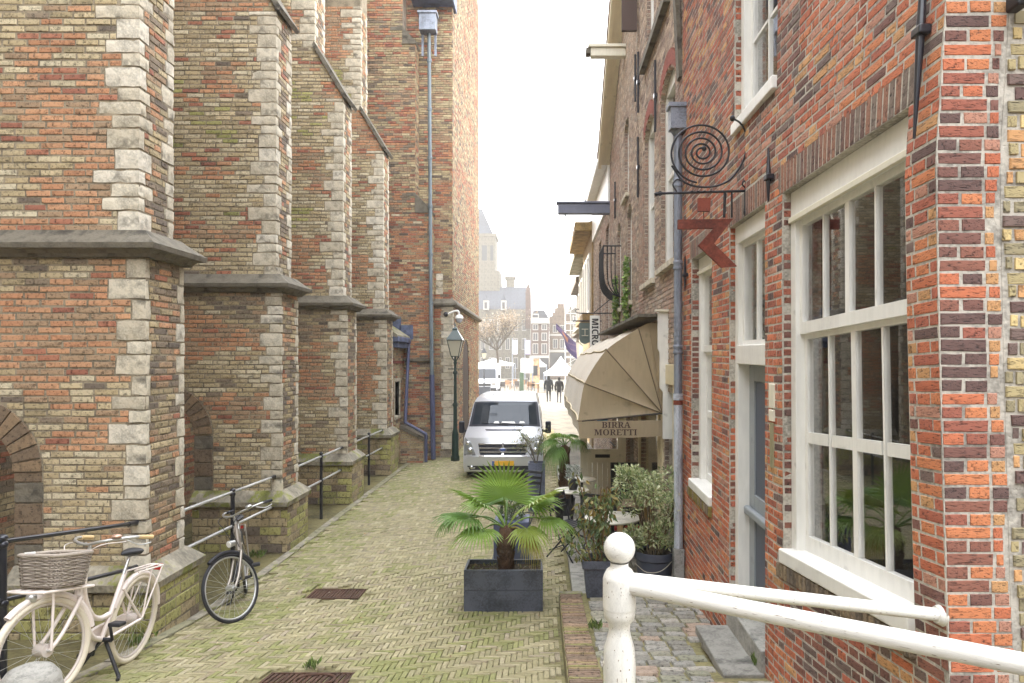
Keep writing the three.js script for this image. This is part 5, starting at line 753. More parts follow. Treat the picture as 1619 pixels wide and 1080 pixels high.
function squarePot(t, x, y, Z, wt, wb, h, m) { const s = Math.SQRT1_2 * 2; const ring = (w, yy) => [[x - w, yy, -Z + w], [x + w, yy, -Z + w], [x + w, yy, -Z - w], [x - w, yy, -Z - w]]; const loft = rings => { const pos = []; for (let i = 0; i < rings.length - 1; i++) for (let k = 0; k < 4; k++) { const a = rings[i][k], b = rings[i][(k + 1) % 4], c = rings[i + 1][(k + 1) % 4], d = rings[i + 1][k]; pos.push(...a, ...b, ...c, ...a, ...c, ...d); } const g = new THREE.BufferGeometry(); g.setAttribute('position', new THREE.Float32BufferAttribute(pos, 3)); g.computeVertexNormals(); return boxUV(g); };
  part(t, 'pot', loft([ring(0.01, y + 0.004), ring(wb, y + 0.004), ring(wt - 0.02, y + h - 0.08), ring(wt - 0.035, y + h - 0.05)]), m); part(t, 'rim', loft([ring(wt - 0.012, y + h - 0.082), ring(wt, y + h - 0.08), ring(wt, y + h), ring(wt - 0.02, y + h), ring(wt - 0.025, y + h - 0.06)]), m); part(t, 'soil', loft([ring(wt - 0.03, y + h - 0.05), ring(0.01, y + h - 0.04)]), soil); }
{
  // square pot with leggy shrub
  const Z = 7.52, x = 0.59, y = PVH(7.5) + 0.002, t = thing('flower_pot', 'square tapered dark grey pot beside the white railing post', 'pot', [x, y, -Z]); squarePot(t, x, y, Z, 0.175, 0.125, 0.41, potM);
  const sh = thing('shrub', 'sparse leggy shrub with yellow green drooping leaves in the square pot', 'shrub', [x, y + 0.36, -Z]), f = rng(41), tips = [], stemM = std({ color: sRGB(126, 100, 70), roughness: 0.9 });
  for (let k = 0; k < 9; k++) { const a = rr(0, 6.28, f), l = rr(0.5, 0.98, f), b = V(x + rr(-0.08, 0.08, f), y + 0.37, -Z + rr(-0.08, 0.08, f)), m = b.clone().add(V(Math.cos(a) * 0.08, l * 0.5, Math.sin(a) * 0.08)), e = b.clone().add(V(Math.cos(a) * rr(0.12, 0.26, f), l, Math.sin(a) * 0.2)); part(sh, 'stem', tube([b, m, e], 0.007, 8, 5), stemM); tips.push([b, m, e]); }
  tips.push([V(x - 0.1, y + 0.38, -Z + 0.1), V(x - 0.22, y + 0.5, -Z + 0.12), V(x - 0.34, y + 0.72, -Z + 0.1)]); part(sh, 'stem', tube(tips[9], 0.007, 8, 5), stemM);
  part(sh, 'foliage', leafCloud(43, 620, (f, i) => { const s = tips[i % tips.length], u = Math.pow(f(), 0.6); const p = u < 0.5 ? s[0].clone().lerp(s[1], u * 2) : s[1].clone().lerp(s[2], u * 2 - 1); return { p: p.add(V(rr(-0.07, 0.07, f), rr(-0.05, 0.05, f), rr(-0.07, 0.07, f))), dir: V(0, -0.7, 0) }; }, 0.085, [[122, 136, 82], [104, 124, 70], [150, 150, 84], [160, 138, 66], [92, 116, 66]], 0.42, -0.2), leafV);
}
{
  const Z = 8.02, x = 1.3, y = 0.122, t = thing('flower_pot', 'large round dark blue grey pot next to the drainpipe', 'pot', [x, y, -Z]), c = V(x, y, -Z), rp = std({ color: sRGB(74, 78, 92), roughness: 0.5 });
  part(t, 'pot', lathe([[0, 0], [0.17, 0], [0.18, 0.01], [0.218, 0.36], [0.2, 0.37], [0.19, 0.36]], c, 40), rp); part(t, 'rim', lathe([[0.216, 0.36], [0.236, 0.362], [0.24, 0.37], [0.242, 0.45], [0.23, 0.455], [0.222, 0.445], [0.215, 0.37]], c, 40), rp); part(t, 'soil', lathe([[0, 0.42], [0.222, 0.415]], c, 24), soil);
  part(t, 'cord', tube([V(x - 0.235, y + 0.31, -Z + 0.06), V(x - 0.12, y + 0.25, -Z + 0.2), V(x + 0.03, y + 0.27, -Z + 0.225), V(x + 0.17, y + 0.36, -Z + 0.16), V(x + 0.24, y + 0.42, -Z + 0.02)], 0.004, 30, 6), M.rope);
  const sh = thing('variegated_bush', 'tall pale green variegated bush in the large round pot', 'shrub', [x, y + 0.42, -Z]), f = rng(61), stems = [], sm = std({ color: sRGB(128, 112, 88), roughness: 0.9 });
  for (let k = 0; k < 16; k++) { const a = k * 2.4, l = rr(0.5, 0.98, f), b = V(x + Math.cos(a) * 0.08, y + 0.42, -Z + Math.sin(a) * 0.08), e = b.clone().add(V(Math.cos(a) * rr(0.1, 0.36, f), l, Math.sin(a) * rr(0.1, 0.3, f))), m = b.clone().lerp(e, 0.5).add(V(0, 0.05, 0)); part(sh, 'stem', tube([b, m, e], 0.008, 8, 5), sm); stems.push([b, m, e]); }
  const clumps = stems.map(s => ({ c: s[2], r: rr(0.1, 0.18, f) })); for (let k = 0; k < 10; k++) { const a = k * 0.63; clumps.push({ c: V(x + Math.cos(a) * rr(0.2, 0.34, f), y + rr(0.5, 0.75, f), -Z + Math.sin(a) * 0.26), r: 0.12 }); } clumps.push({ c: V(x - 0.34, y + 1.3, -Z), r: 0.1 }, { c: V(x - 0.3, y + 1.0, -Z + 0.1), r: 0.12 });
  part(sh, 'foliage', leafCloud(63, 4200, (f, i) => { const k = clumps[i % clumps.length], d = V(rr(-1, 1, f), rr(-1, 1, f), rr(-1, 1, f)); if (d.length() > 1) d.normalize(); return { p: k.c.clone().addScaledVector(d, k.r), dir: d }; }, 0.06, [[204, 208, 160], [186, 194, 138], [146, 164, 106], [216, 218, 180], [130, 150, 98]], 0.42, 0.3), leafV);
}
{ // palm and other terrace plants
  const pot = thing('flower_pot', 'dark pot of the second palm under the awning edge', 'pot', [0.36, 0.0, -11.4]); part(pot, 'pot', lathe([[0, 0], [0.15, 0], [0.19, 0.42], [0.17, 0.42], [0.15, 0.36], [0, 0.36]], V(0.36, 0.0, -11.9), 24), M.dark);
  const p2 = thing('fan_palm', 'second fan palm drooping beside the beige awning', 'palm', [0.36, 0.36, -11.9]); fanPalm(p2, V(0.36, 0.36, -11.9), 1.0, [[1.9, 0.7, 0.24, 0.28, 0.4, 0, -0.2], [2.8, 0.4, 0.24, 0.25, 0.8, 1, -0.5], [0.3, 0.4, 0.22, 0.24, 0.8, 1, -0.5], [3.3, -0.1, 0.2, 0.24, 1.1, 1, -0.8], [2.2, -0.2, 0.2, 0.24, 1.1, 1, -0.8], [-1.2, 0.5, 0.26, 0.26, 0.5, 1, -0.3], [4.4, 0.4, 0.26, 0.26, 0.5, 1, -0.3]], palmG, 0.09, 1200);
  const tp = thing('tall_planter', 'tall slim slate grey planter with small olive tree in front of the van', 'planter', [-0.14, 0, -12.7]), pb = std({ color: sRGB(104, 110, 130), map: T.mottle, roughness: 0.6 });
  part(tp, 'box', [bz(-0.29, 0.02, 0.01, 0.9, 12.6, 12.62), bz(-0.29, 0.02, 0.01, 0.9, 12.89, 12.91), bz(-0.29, -0.27, 0.01, 0.9, 12.62, 12.89), bz(0.0, 0.02, 0.01, 0.9, 12.62, 12.89)], pb); part(tp, 'soil', bz(-0.27, 0, 0.4, 0.84, 12.62, 12.89), soil);
  const ol = thing('olive_tree', 'small airy olive tree in the tall slim planter', 'tree', [-0.14, 0.84, -12.75]), f = rng(5), br = []; for (let k = 0; k < 7; k++) { const a = k * 2.1, e = V(-0.2 + Math.cos(a) * rr(0.1, 0.4, f) - 0.12, 0.84 + rr(0.3, 0.75, f), -12.75 + Math.sin(a) * 0.25), b = V(-0.14, 0.84, -12.75), m = b.clone().lerp(e, 0.5).add(V(0, 0.1, 0)); part(ol, 'branch', tube([b, m, e], 0.008, 8, 5), M.dirtyStone); br.push([m, e]); }
  part(ol, 'crown', leafCloud(81, 560, (f, i) => { const s = br[i % 7]; return { p: s[0].clone().lerp(s[1], f() * 1.1).add(V(rr(-0.1, 0.1, f), rr(-0.08, 0.08, f), rr(-0.1, 0.1, f))) }; }, 0.06, [[128, 136, 92], [146, 150, 106], [104, 118, 76], [160, 150, 84]], 0.3), leafV);
  const dp = thing('planter_box', 'dark blue grey planter with pale stripe behind the fan palm', 'planter', [-0.45, 0, -9.4]); part(dp, 'box', [bz(-0.68, -0.2, 0.015, 0.62, 9.2, 9.7, 0.01)], std({ color: sRGB(74, 80, 104), roughness: 0.6 })); part(dp, 'stripe', bz(-0.683, -0.197, 0.42, 0.46, 9.195, 9.705), M.granite); part(dp, 'base_tray', bz(-0.72, -0.16, 0.002, 0.05, 9.16, 9.74), M.dark);
  const ev = thing('evergreen_bush', 'clipped dark bush in the striped planter behind the fan palm', 'shrub', [-0.45, 0.62, -9.45]); part(ev, 'foliage', leafCloud(83, 500, f => ({ p: V(rr(-0.62, -0.26, f), 0.62 + rr(-0.01, 0.2, f), -rr(9.27, 9.63, f)) }), 0.05, [[84, 104, 60], [104, 120, 70], [70, 92, 54]]), leafV); part(ev, 'stem', cyl(V(-0.45, 0.6, -9.45), V(-0.45, 0.75, -9.45), 0.012), M.dirtyStone);
  const hb = thing('table_plant', 'silver grey plant in dark vase on the small round table', 'plant', [0.44, 0.85, -10.3]); part(hb, 'vase', lathe([[0, 0], [0.06, 0], [0.075, 0.08], [0.06, 0.16], [0.05, 0.16]], V(0.44, 0.852, -10.3), 16), M.dark); part(hb, 'foliage', leafCloud(85, 260, f => ({ p: V(0.44 + rr(-0.1, 0.1, f), 1.0 + rr(0, 0.2, f), -10.3 + rr(-0.1, 0.1, f)), dir: V(0, 0.3, 0) }), 0.06, [[176, 182, 172], [150, 160, 148], [196, 198, 190]], 0.3), leafV); part(hb, 'stem', cyl(V(0.44, 0.95, -10.3), V(0.44, 1.1, -10.3), 0.01), M.dirtyStone);
}
{ // climbing ivy on the house with the arched windows, french balcony basket, projecting signs
  const ivy = (Z, y0, y1, w, label, s) => { const t = thing('climbing_ivy', label, 'ivy', [1.55, y0, -Z], 'ivy on the house fronts'); part(t, 'stem', tube([V(1.57, 2.7, -Z), V(1.56, (y0 + y1) / 2, -Z + 0.05), V(1.57, y1, -Z)], 0.012, 12, 5), M.dirtyStone); part(t, 'foliage', leafCloud(s, 520, f => ({ p: V(1.55 - f() * 0.08, rr(y0, y1, f), -Z + rr(-w, w, f)), dir: V(-0.6, -0.3, 0) }), 0.075, [[128, 160, 66], [104, 142, 56], [156, 178, 84], [84, 120, 52]], 0.7), leafV); };
  ivy(12.4, 3.3, 4.65, 0.2, 'bright green ivy right of the iron balcony basket', 91); ivy(14.2, 3.4, 4.5, 0.18, 'bright green ivy below the iron balcony basket', 92);
  const t = thing('balcony_basket', 'curved black iron balcony basket on the gabled house', 'balcony', [1.58, 4.2, -14.6]), z0 = 14.0, z1 = 15.0, yt = 5.15, out = 0.36;
  const rod = (z, o) => tube([V(1.58 - o, yt, -z), V(1.58 - o, yt - 0.55, -z), V(1.58 - o * 0.85, yt - 0.82, -z), V(1.58 - o * 0.4, yt - 1.0, -z), V(1.57, yt - 1.05, -z)], 0.012, 20, 6);
  for (let k = 0; k < 7; k++) part(t, 'bar', rod(lerp(z0, z1, k / 6), out), M.iron); for (const o of [0.28, 0.2, 0.12]) part(t, 'bar', rod(z0 + 0.001, o), M.iron);
  part(t, 'top_rail', poly([V(1.58, yt, -z0), V(1.58 - out, yt, -z0), V(1.58 - out, yt, -z1), V(1.58, yt, -z1)], 0.015), M.iron);
  const br = thing('sign_bracket', 'thin black iron sign bracket with curled end below the balcony basket', 'bracket', [1.58, 3.85, -15.6]); part(br, 'arm', poly([V(1.6, 3.88, -15.6), V(0.82, 3.88, -15.6)], 0.014), M.iron); part(br, 'brace', poly([V(1.58, 4.25, -15.6), V(1.15, 3.9, -15.6)], 0.01), M.iron); part(br, 'curl', tube([V(0.82, 3.88, -15.6), V(0.74, 3.9, -15.6), V(0.74, 3.97, -15.6), V(0.8, 3.97, -15.6)], 0.012, 16, 6), M.iron);
  const sb = thing('shop_sign', 'white upright sign board with black capital letters beside the awning', 'sign', [1.4, 3.0, -17.2]), Zs = 17.2, a = P(933, 499, Zs), b = P(948.5, 560, Zs); part(sb, 'board', bz(a.x, b.x, b.y - 0.25, a.y, Zs, Zs + 0.08, 0.01), M.cream);
  const tg = new TextGeometry('MICROT', { font: fontS, size: 0.165, depth: 0.006, curveSegments: 4 }); tg.computeBoundingBox(); tg.scale(0.82 / tg.boundingBox.max.x, 1, 1); tg.rotateZ(-Math.PI / 2); tg.translate(a.x + 0.045, a.y - 0.06, -Zs + 0.002); part(sb, 'lettering', tg, M.dark);
  part(sb, 'bracket', cyl(V(1.6, a.y + 0.06, -Zs - 0.04), V(a.x, a.y + 0.06, -Zs - 0.04), 0.015), M.iron);
  const gs = thing('shield_sign', 'dark grey green round bottomed hanging sign left of the white sign board', 'sign', [1.1, 3.4, -19]); part(gs, 'plate', slab([[0.98, 3.4], [1.02, 3.3], [1.14, 3.25], [1.26, 3.3], [1.3, 3.4], [1.3, 3.85], [0.98, 3.85]], 0.04, g => g.translate(0, 0, -19)), std({ color: sRGB(96, 108, 102), roughness: 0.6 })); part(gs, 'emblem', [bz(1.05, 1.23, 3.66, 3.68, 18.94, 18.955), bz(1.13, 1.15, 3.5, 3.66, 18.94, 18.955), bz(1.05, 1.23, 3.48, 3.5, 18.94, 18.955)], M.creamOld); part(gs, 'bracket', cyl(V(0.8, 3.9, -19), V(1.62, 3.9, -19), 0.02), M.iron);
}
// ---------- railings between the buttresses ----------
{
  const paleGrey = std({ color: sRGB(198, 198, 194), map: T.mottle, roughness: 0.35, metalness: 0.25 }), X = -3.95;  // pale grey for the rails, black kept to their far ends
  const make = (label, Zs, Ze, posts, m, n) => { const t = thing('guard_rail', label, 'railing', [X, G(Ze), -(Zs + Ze) / 2], 'railings between the buttresses');
    for (const h of [1.1, 0.67]) { const a = V(X, G(Zs) + h, -Zs), b = V(X, G(Ze) + h, -Ze); part(t, 'rail', cyl(a, b, 0.019, 0.019, 10), m); const c = a.clone().lerp(b, 0.95); part(t, 'end_collar', cyl(c, b.clone().add(V(0, 0, -0.02)), 0.024, 0.027, 10), M.blackPaint); }
    for (const z of posts) { part(t, 'post', [cyl(V(X, G(z) - 0.02, -z), V(X, G(z) + 1.14, -z), 0.028, 0.026, 12)], M.blackPaint); part(t, 'post_cap', ball(V(X, G(z) + 1.15, -z), 0.035, 12, 0.8), M.blackPaint); for (const h of [1.1, 0.67]) part(t, 'knuckle', ball(V(X, G(z) + h, -z), 0.036, 12), M.blackPaint); } };
  make('black guard rail behind the cream bicycle', 4.3, 6.6, [4.98], M.blackPaint); make('silver guard rail with black post behind the dark bicycle', 7.33, 10.0, [8.66], paleGrey); make('silver guard rail between second and third buttress', 10.73, 13.34, [12.1], paleGrey); make('silver guard rail between third and fourth buttress', 14.07, 16.7, [15.4], paleGrey);
  const bo = thing('stone_bollard', 'round topped grey granite bollard at the lower left corner', 'bollard', [-3.2, G(4.25), -4.25]); part(bo, 'shaft', lathe([[0, G(4.25) - 0.02], [0.19, G(4.25) - 0.02], [0.175, 0.74], [0.16, 0.82], [0.12, 0.875], [0.06, 0.9], [0, 0.906]], V(-3.2, 0, -4.25), 28), M.granite); part(bo, 'base_ring', lathe([[0.18, G(4.25)], [0.21, G(4.25)], [0.21, G(4.25) + 0.05], [0.18, G(4.25) + 0.07]], V(-3.2, 0, -4.25), 28), M.granite);
}
// ---------- bicycles (built facing +x, rear hub over the origin) ----------
function bicycle(o) {
  const t = thing('bicycle', o.label, 'bicycle', [0, 0, 0]), R0 = 0.335, yh = 0.36, F0 = V(1.08, yh, 0), Rr = V(0, yh, 0), BB = V(0.45, 0.29, 0), fm = o.frame, ty = o.tyre, alu = o.alu;
  const wheel = (parent, c) => { const w = part(parent, 'wheel', torus(c, R0, o.tw, V(0, 0, 1), 56, 10), ty); part(w, 'rim', torus(c, R0 - o.tw - 0.004, 0.011, V(0, 0, 1), 56, 8), o.rim); part(w, 'hub', [cyl(c.clone().add(V(0, 0, -0.045)), c.clone().add(V(0, 0, 0.045)), o.hub, o.hub, 16)], o.rim); part(w, 'hub_axle', cyl(c.clone().add(V(0, 0, -0.075)), c.clone().add(V(0, 0, 0.075)), 0.012, 0.012, 8), alu); const sp = []; for (let k = 0; k < 28; k++) { const a = k * Math.PI * 2 / 28, b = a + (k % 2 ? 0.5 : -0.5), s = k % 4 < 2 ? 0.03 : -0.03; sp.push(cyl(c.clone().add(V(Math.cos(b) * o.hub * 0.9, Math.sin(b) * o.hub * 0.9, s)), c.clone().add(V(Math.cos(a) * (R0 - o.tw), Math.sin(a) * (R0 - o.tw), 0)), 0.0014, 0.0014, 4)); } const s = part(w, 'spokes', sp, alu); s.userData.kind = 'stuff'; return w; };
  wheel(t, Rr);
  const seatTop = V(0.25, 0.78, 0), hb = V(0.85, 0.70, 0), ht = V(0.80, 0.90, 0);
  part(t, 'frame', [cyl(BB, seatTop, 0.018), o.step ? tube([hb.clone().lerp(ht, 0.75), V(0.77, 0.68, 0), V(0.62, 0.5, 0), V(0.5, 0.46, 0), V(0.40, 0.47, 0)], 0.021, 30, 10) : cyl(seatTop.clone().lerp(BB, 0.12), ht.clone().lerp(hb, 0.3), 0.018), o.step ? tube([hb.clone().lerp(ht, 0.15), V(0.72, 0.5, 0), V(0.58, 0.34, 0), BB], 0.02, 24, 10) : cyl(hb, BB, 0.02), cyl(hb.clone().add(V(0.012, -0.04, 0)), ht, 0.024), ...[-1, 1].flatMap(s => [cyl(BB.clone().add(V(0, 0, s * 0.03)), Rr.clone().add(V(0, 0, s * 0.06)), 0.012), cyl(seatTop.clone().add(V(0.03, -0.13, s * 0.02)), Rr.clone().add(V(0, 0, s * 0.06)), 0.010)])], fm);
  part(t, 'chain_guard', [slab([[-0.06, 0.30], [0.5, 0.2], [0.56, 0.28], [0.52, 0.36], [0.42, 0.38], [-0.06, 0.41]], 0.03, g => g.translate(0, 0, 0.045))], o.guard);
  const arc = (c, r, a0, a1) => { const p = []; for (let k = 0; k <= 20; k++) { const a = lerp(a0, a1, k / 20); p.push(V(c.x + r * Math.cos(a), c.y + r * Math.sin(a), 0)); } const g = tube(p, 0.024, 40, 8); return g; };
  part(t, 'rear_mudguard', arc(Rr, R0 + o.tw + 0.012, 0.4, 3.0), o.mud);
  const sd = part(t, 'saddle', (() => { const g = new THREE.SphereGeometry(1, 24, 14), p = g.attributes.position; for (let i = 0; i < p.count; i++) { const x = p.getX(i), y = p.getY(i), z = p.getZ(i), u = (x + 1) / 2, w = lerp(0.105, 0.03, Math.pow(u, 0.7)); p.setXYZ(i, 0.21 + x * 0.135, 0.925 + y * (y > 0 ? 0.03 : 0.05 * (1 - u * 0.6)) + (1 - u) * 0.012, z * w); } g.computeVertexNormals(); return g; })(), M.dark);
  part(sd, 'seat_post', cyl(seatTop.clone().add(V(0.02, -0.02, 0)), V(0.215, 0.9, 0), 0.013), alu);
  if (o.rack) { const rk = part(t, 'rear_rack', [poly([V(0.15, 0.76, -0.06), V(-0.25, 0.77, -0.06), V(-0.28, 0.77, 0), V(-0.25, 0.77, 0.06), V(0.15, 0.76, 0.06)], 0.008), poly([V(0.1, 0.765, 0), V(-0.28, 0.772, 0)], 0.007), ...[-1, 1].flatMap(s => [cyl(V(-0.06, 0.77, s * 0.062), V(0, yh, s * 0.065), 0.007), cyl(V(-0.24, 0.77, s * 0.062), V(0, yh + 0.01, s * 0.068), 0.007)])], fm); part(rk, 'rear_light', bx(-0.305, -0.285, 0.72, 0.775, -0.035, 0.035, 0.006), std({ color: sRGB(190, 40, 30), roughness: 0.3 })); }
  // crank, pedals, stand
  const crank = part(t, 'crank', [cyl(BB.clone().add(V(0, 0, -0.08)), BB.clone().add(V(0, 0, 0.08)), 0.018), cyl(BB.clone().add(V(0, 0, 0.085)), BB.clone().add(V(-0.08, -0.14, 0.09)), 0.011), cyl(BB.clone().add(V(0, 0, -0.085)), BB.clone().add(V(0.08, 0.14, -0.09)), 0.011)], M.dark);
  part(crank, 'pedal', bx(0.32, 0.42, 0.135, 0.165, 0.1, 0.19, 0.008), M.dark); part(crank, 'pedal', bx(0.48, 0.58, 0.415, 0.445, -0.19, -0.1, 0.008), M.dark);
  part(t, 'kickstand', o.twoLeg ? [poly([V(0.42, 0.27, 0.02), V(0.44, 0.02, 0.17), V(0.49, 0.012, 0.19)], 0.014), poly([V(0.42, 0.27, -0.02), V(0.44, 0.02, -0.17), V(0.49, 0.012, -0.19)], 0.014)] : [poly([V(0.4, 0.28, 0.05), V(0.36, 0.02, 0.16), V(0.38, 0.012, 0.2)], 0.009)], M.dark);
  // steering assembly turns about the head tube
  const st = part(t, 'fork', [...[-1, 1].map(s => tube([V(0.86, 0.68, s * 0.045), V(0.92, 0.58, s * 0.055), V(1.0, 0.45, s * 0.06), F0.clone().add(V(0, 0, s * 0.062))], 0.014, 16, 8)), cyl(V(0.86, 0.68, -0.05), V(0.86, 0.68, 0.05), 0.016), cyl(V(0.86, 0.66, 0), V(0.79, 0.96, 0), 0.014)], fm);
  const axis = ht.clone().sub(hb).normalize(), q = new THREE.Quaternion().setFromAxisAngle(axis, o.steer), turn = m => { m.position.copy(hb).sub(hb.clone().applyQuaternion(q)); m.quaternion.copy(q); return m; };
  turn(st); const turned = [];
  const add = (n, g, m) => { const p = part(t, n, g, m); turn(p); return p; };
  turn(wheel(t, F0)); add('front_mudguard', arc(F0, R0 + o.tw + 0.012, o.fm0 ?? 0.75, o.fm1 ?? 2.9), o.mud);
  const yb = 1.06, hbar = add('handlebar', [cyl(V(0.79, 0.95, 0), V(0.785, yb - 0.02, 0), 0.013), tube([V(0.52, yb + 0.02, -0.3), V(0.66, yb + 0.03, -0.27), V(0.8, yb + 0.01, -0.12), V(0.81, yb - 0.01, 0), V(0.8, yb + 0.01, 0.12), V(0.66, yb + 0.03, 0.27), V(0.52, yb + 0.02, 0.3)], 0.011, 40, 8)], alu);
  for (const s of [-1, 1]) { part(hbar, 'grip', cyl(V(0.51, yb + 0.02, s * 0.302), V(0.62, yb + 0.028, s * 0.28), 0.017, 0.016, 12), o.grip); part(hbar, 'brake_lever', tube([V(0.7, yb + 0.01, s * 0.26), V(0.62, yb - 0.03, s * 0.3), V(0.54, yb - 0.02, s * 0.32)], 0.006, 12, 6), alu); part(hbar, 'cable', tube([V(0.7, yb, s * 0.25), V(0.86, yb - 0.02, s * 0.16), V(0.9, yb - 0.12, s * 0.06), V(0.86, 0.72, s * 0.03)], 0.004, 24, 5), o.cable); }
  part(hbar, 'bell', [lathe([[0, 0.03], [0.02, 0.028], [0.033, 0.015], [0.036, 0], [0, 0]], V(0.74, yb + 0.03, -0.2), 16)], o.bell);
  if (o.carrier) {
    const cr = add('front_carrier', [poly([V(0.84, 0.76, -0.13), V(1.24, 0.77, -0.16), V(1.27, 0.77, 0), V(1.24, 0.77, 0.16), V(0.84, 0.76, 0.13), V(0.84, 0.76, -0.13)], 0.011), poly([V(0.84, 0.765, -0.05), V(1.26, 0.772, -0.06)], 0.008), poly([V(0.84, 0.765, 0.05), V(1.26, 0.772, 0.06)], 0.008), ...[-1, 1].map(s => cyl(V(1.12, 0.765, s * 0.1), V(1.08, yh, s * 0.075), 0.009))], o.frame);
    part(cr, 'headlight', [lathe([[0, 0], [0.03, 0], [0.034, 0.03], [0.028, 0.05], [0, 0.055]], V(1.2, 0.70, 0), 16)], alu);
  } else { const hl = add('headlight', [cyl(V(0.88, 0.78, 0), V(0.95, 0.785, 0), 0.03, 0.038, 16)], alu); part(hl, 'lens', cyl(V(0.951, 0.785, 0), V(0.957, 0.785, 0), 0.035, 0.03, 16), M.cream); }
  t.turn = turn; return t;
}
function poseBike(t, rear, front, lean) { const f = front.clone().sub(rear).normalize(), s = f.clone().cross(V(0, 1, 0)).normalize(), u = s.clone().cross(f).normalize(); u.applyAxisAngle(f, lean); s.applyAxisAngle(f, lean); t.position.copy(rear); t.quaternion.setFromRotationMatrix(new THREE.Matrix4().makeBasis(f, u, s)); }
{
  const creamB = phys({ color: sRGB(232, 220, 212), roughness: 0.3, clearcoat: 0.5 }), rimC = std({ color: sRGB(206, 196, 188), roughness: 0.4, metalness: 0.2 }), tyreC = std({ color: sRGB(214, 204, 184), roughness: 0.8 }), alu = std({ color: sRGB(200, 200, 198), roughness: 0.3, metalness: 0.7 });
  const b1 = bicycle({ label: 'cream step-through bicycle with wicker front basket at the lower left', frame: creamB, guard: creamB, mud: creamB, tyre: tyreC, tw: 0.024, rim: rimC, alu, hub: 0.045, step: true, rack: true, twoLeg: true, steer: -0.34, carrier: true, grip: std({ color: sRGB(206, 178, 130), roughness: 0.7 }), bell: std({ color: sRGB(196, 160, 140), roughness: 0.3, metalness: 0.4 }), cable: rimC });
  poseBike(b1, V(-3.51, G(5.75) + 0.018, -5.75), V(-3.46, G(4.68) + 0.018, -4.68), -0.06);
  // wicker basket: woven rods round upright stakes
  const bk = thing('wicker_basket', 'grey woven wicker basket on the cream bicycle carrier', 'basket', [0, 0, 0]), wm = std({ color: sRGB(176, 164, 150), map: T.mottle, roughness: 0.9 }), wd = std({ color: sRGB(146, 134, 122), map: T.mottle, roughness: 0.9 });
  const W0 = 0.125, L0 = 0.17, H = 0.22, c0 = V(1.05, 0.785, 0), wob = 0.007, ring = (h, ph) => { const p = [], k = 1 + 0.18 * h / H, n = 40; for (let i = 0; i < n; i++) { const a = i / n * Math.PI * 2, cx = Math.sign(Math.cos(a)) * Math.pow(Math.abs(Math.cos(a)), 0.35), cz = Math.sign(Math.sin(a)) * Math.pow(Math.abs(Math.sin(a)), 0.35), o = ph ? (i % 2 ? wob : -wob) : 0; p.push(V(c0.x + (cx * W0 + Math.sign(cx) * o) * k, c0.y + h, (cz * L0 + Math.sign(cz) * o) * k)); } return p; };
  for (let r = 0; r < 18; r++) { const p = ring(0.012 + r * 0.0118, r % 2 ? 1 : 0); if (r % 2) { p.push(p.shift()); } part(bk, 'weave_rod', tube(p, 0.0068, 80, 5, true), r % 3 ? wm : wd); }
  part(bk, 'rim', tube(ring(H + 0.003, 0), 0.013, 80, 8, true), wm); { const a = ring(0, 0), b = ring(H, 0); for (let i = 0; i < a.length; i += 2) part(bk, 'stake', cyl(a[i], b[i], 0.004, 0.004, 5), wd); }
  part(bk, 'bottom', bx(c0.x - 0.115, c0.x + 0.115, c0.y - 0.004, c0.y + 0.008, -0.16, 0.16), wd);
  part(bk, 'liner', [bx(c0.x + 0.02, c0.x + 0.1, c0.y + 0.15, c0.y + H + 0.02, 0.165, 0.178, 0.004)], M.cream);
  const hb = V(0.85, 0.70, 0), ax = V(0.80, 0.90, 0).sub(hb).normalize(), q = new THREE.Quaternion().setFromAxisAngle(ax, -0.34), local = new THREE.Matrix4().compose(hb.clone().sub(hb.clone().applyQuaternion(q)), q, V(1, 1, 1)); b1.updateMatrix(); bk.applyMatrix4(b1.matrix.clone().multiply(local));
  const silver = std({ color: sRGB(176, 168, 158), roughness: 0.3, metalness: 0.6 }), black = std({ color: sRGB(34, 34, 38), roughness: 0.7 });
  const b2 = bicycle({ label: 'old silver bicycle with black tyres leaning beside the silver guard rail', frame: silver, guard: black, mud: black, tyre: black, tw: 0.017, rim: alu, alu, hub: 0.03, step: false, rack: true, twoLeg: false, steer: -0.82, grip: black, bell: alu, cable: black, fm0: 1.1, fm1: 2.75 });
  poseBike(b2, V(-3.54, G(8.12) + 0.012, -8.12), V(-3.12, G(7.13) + 0.012, -7.13), 0.1);
}
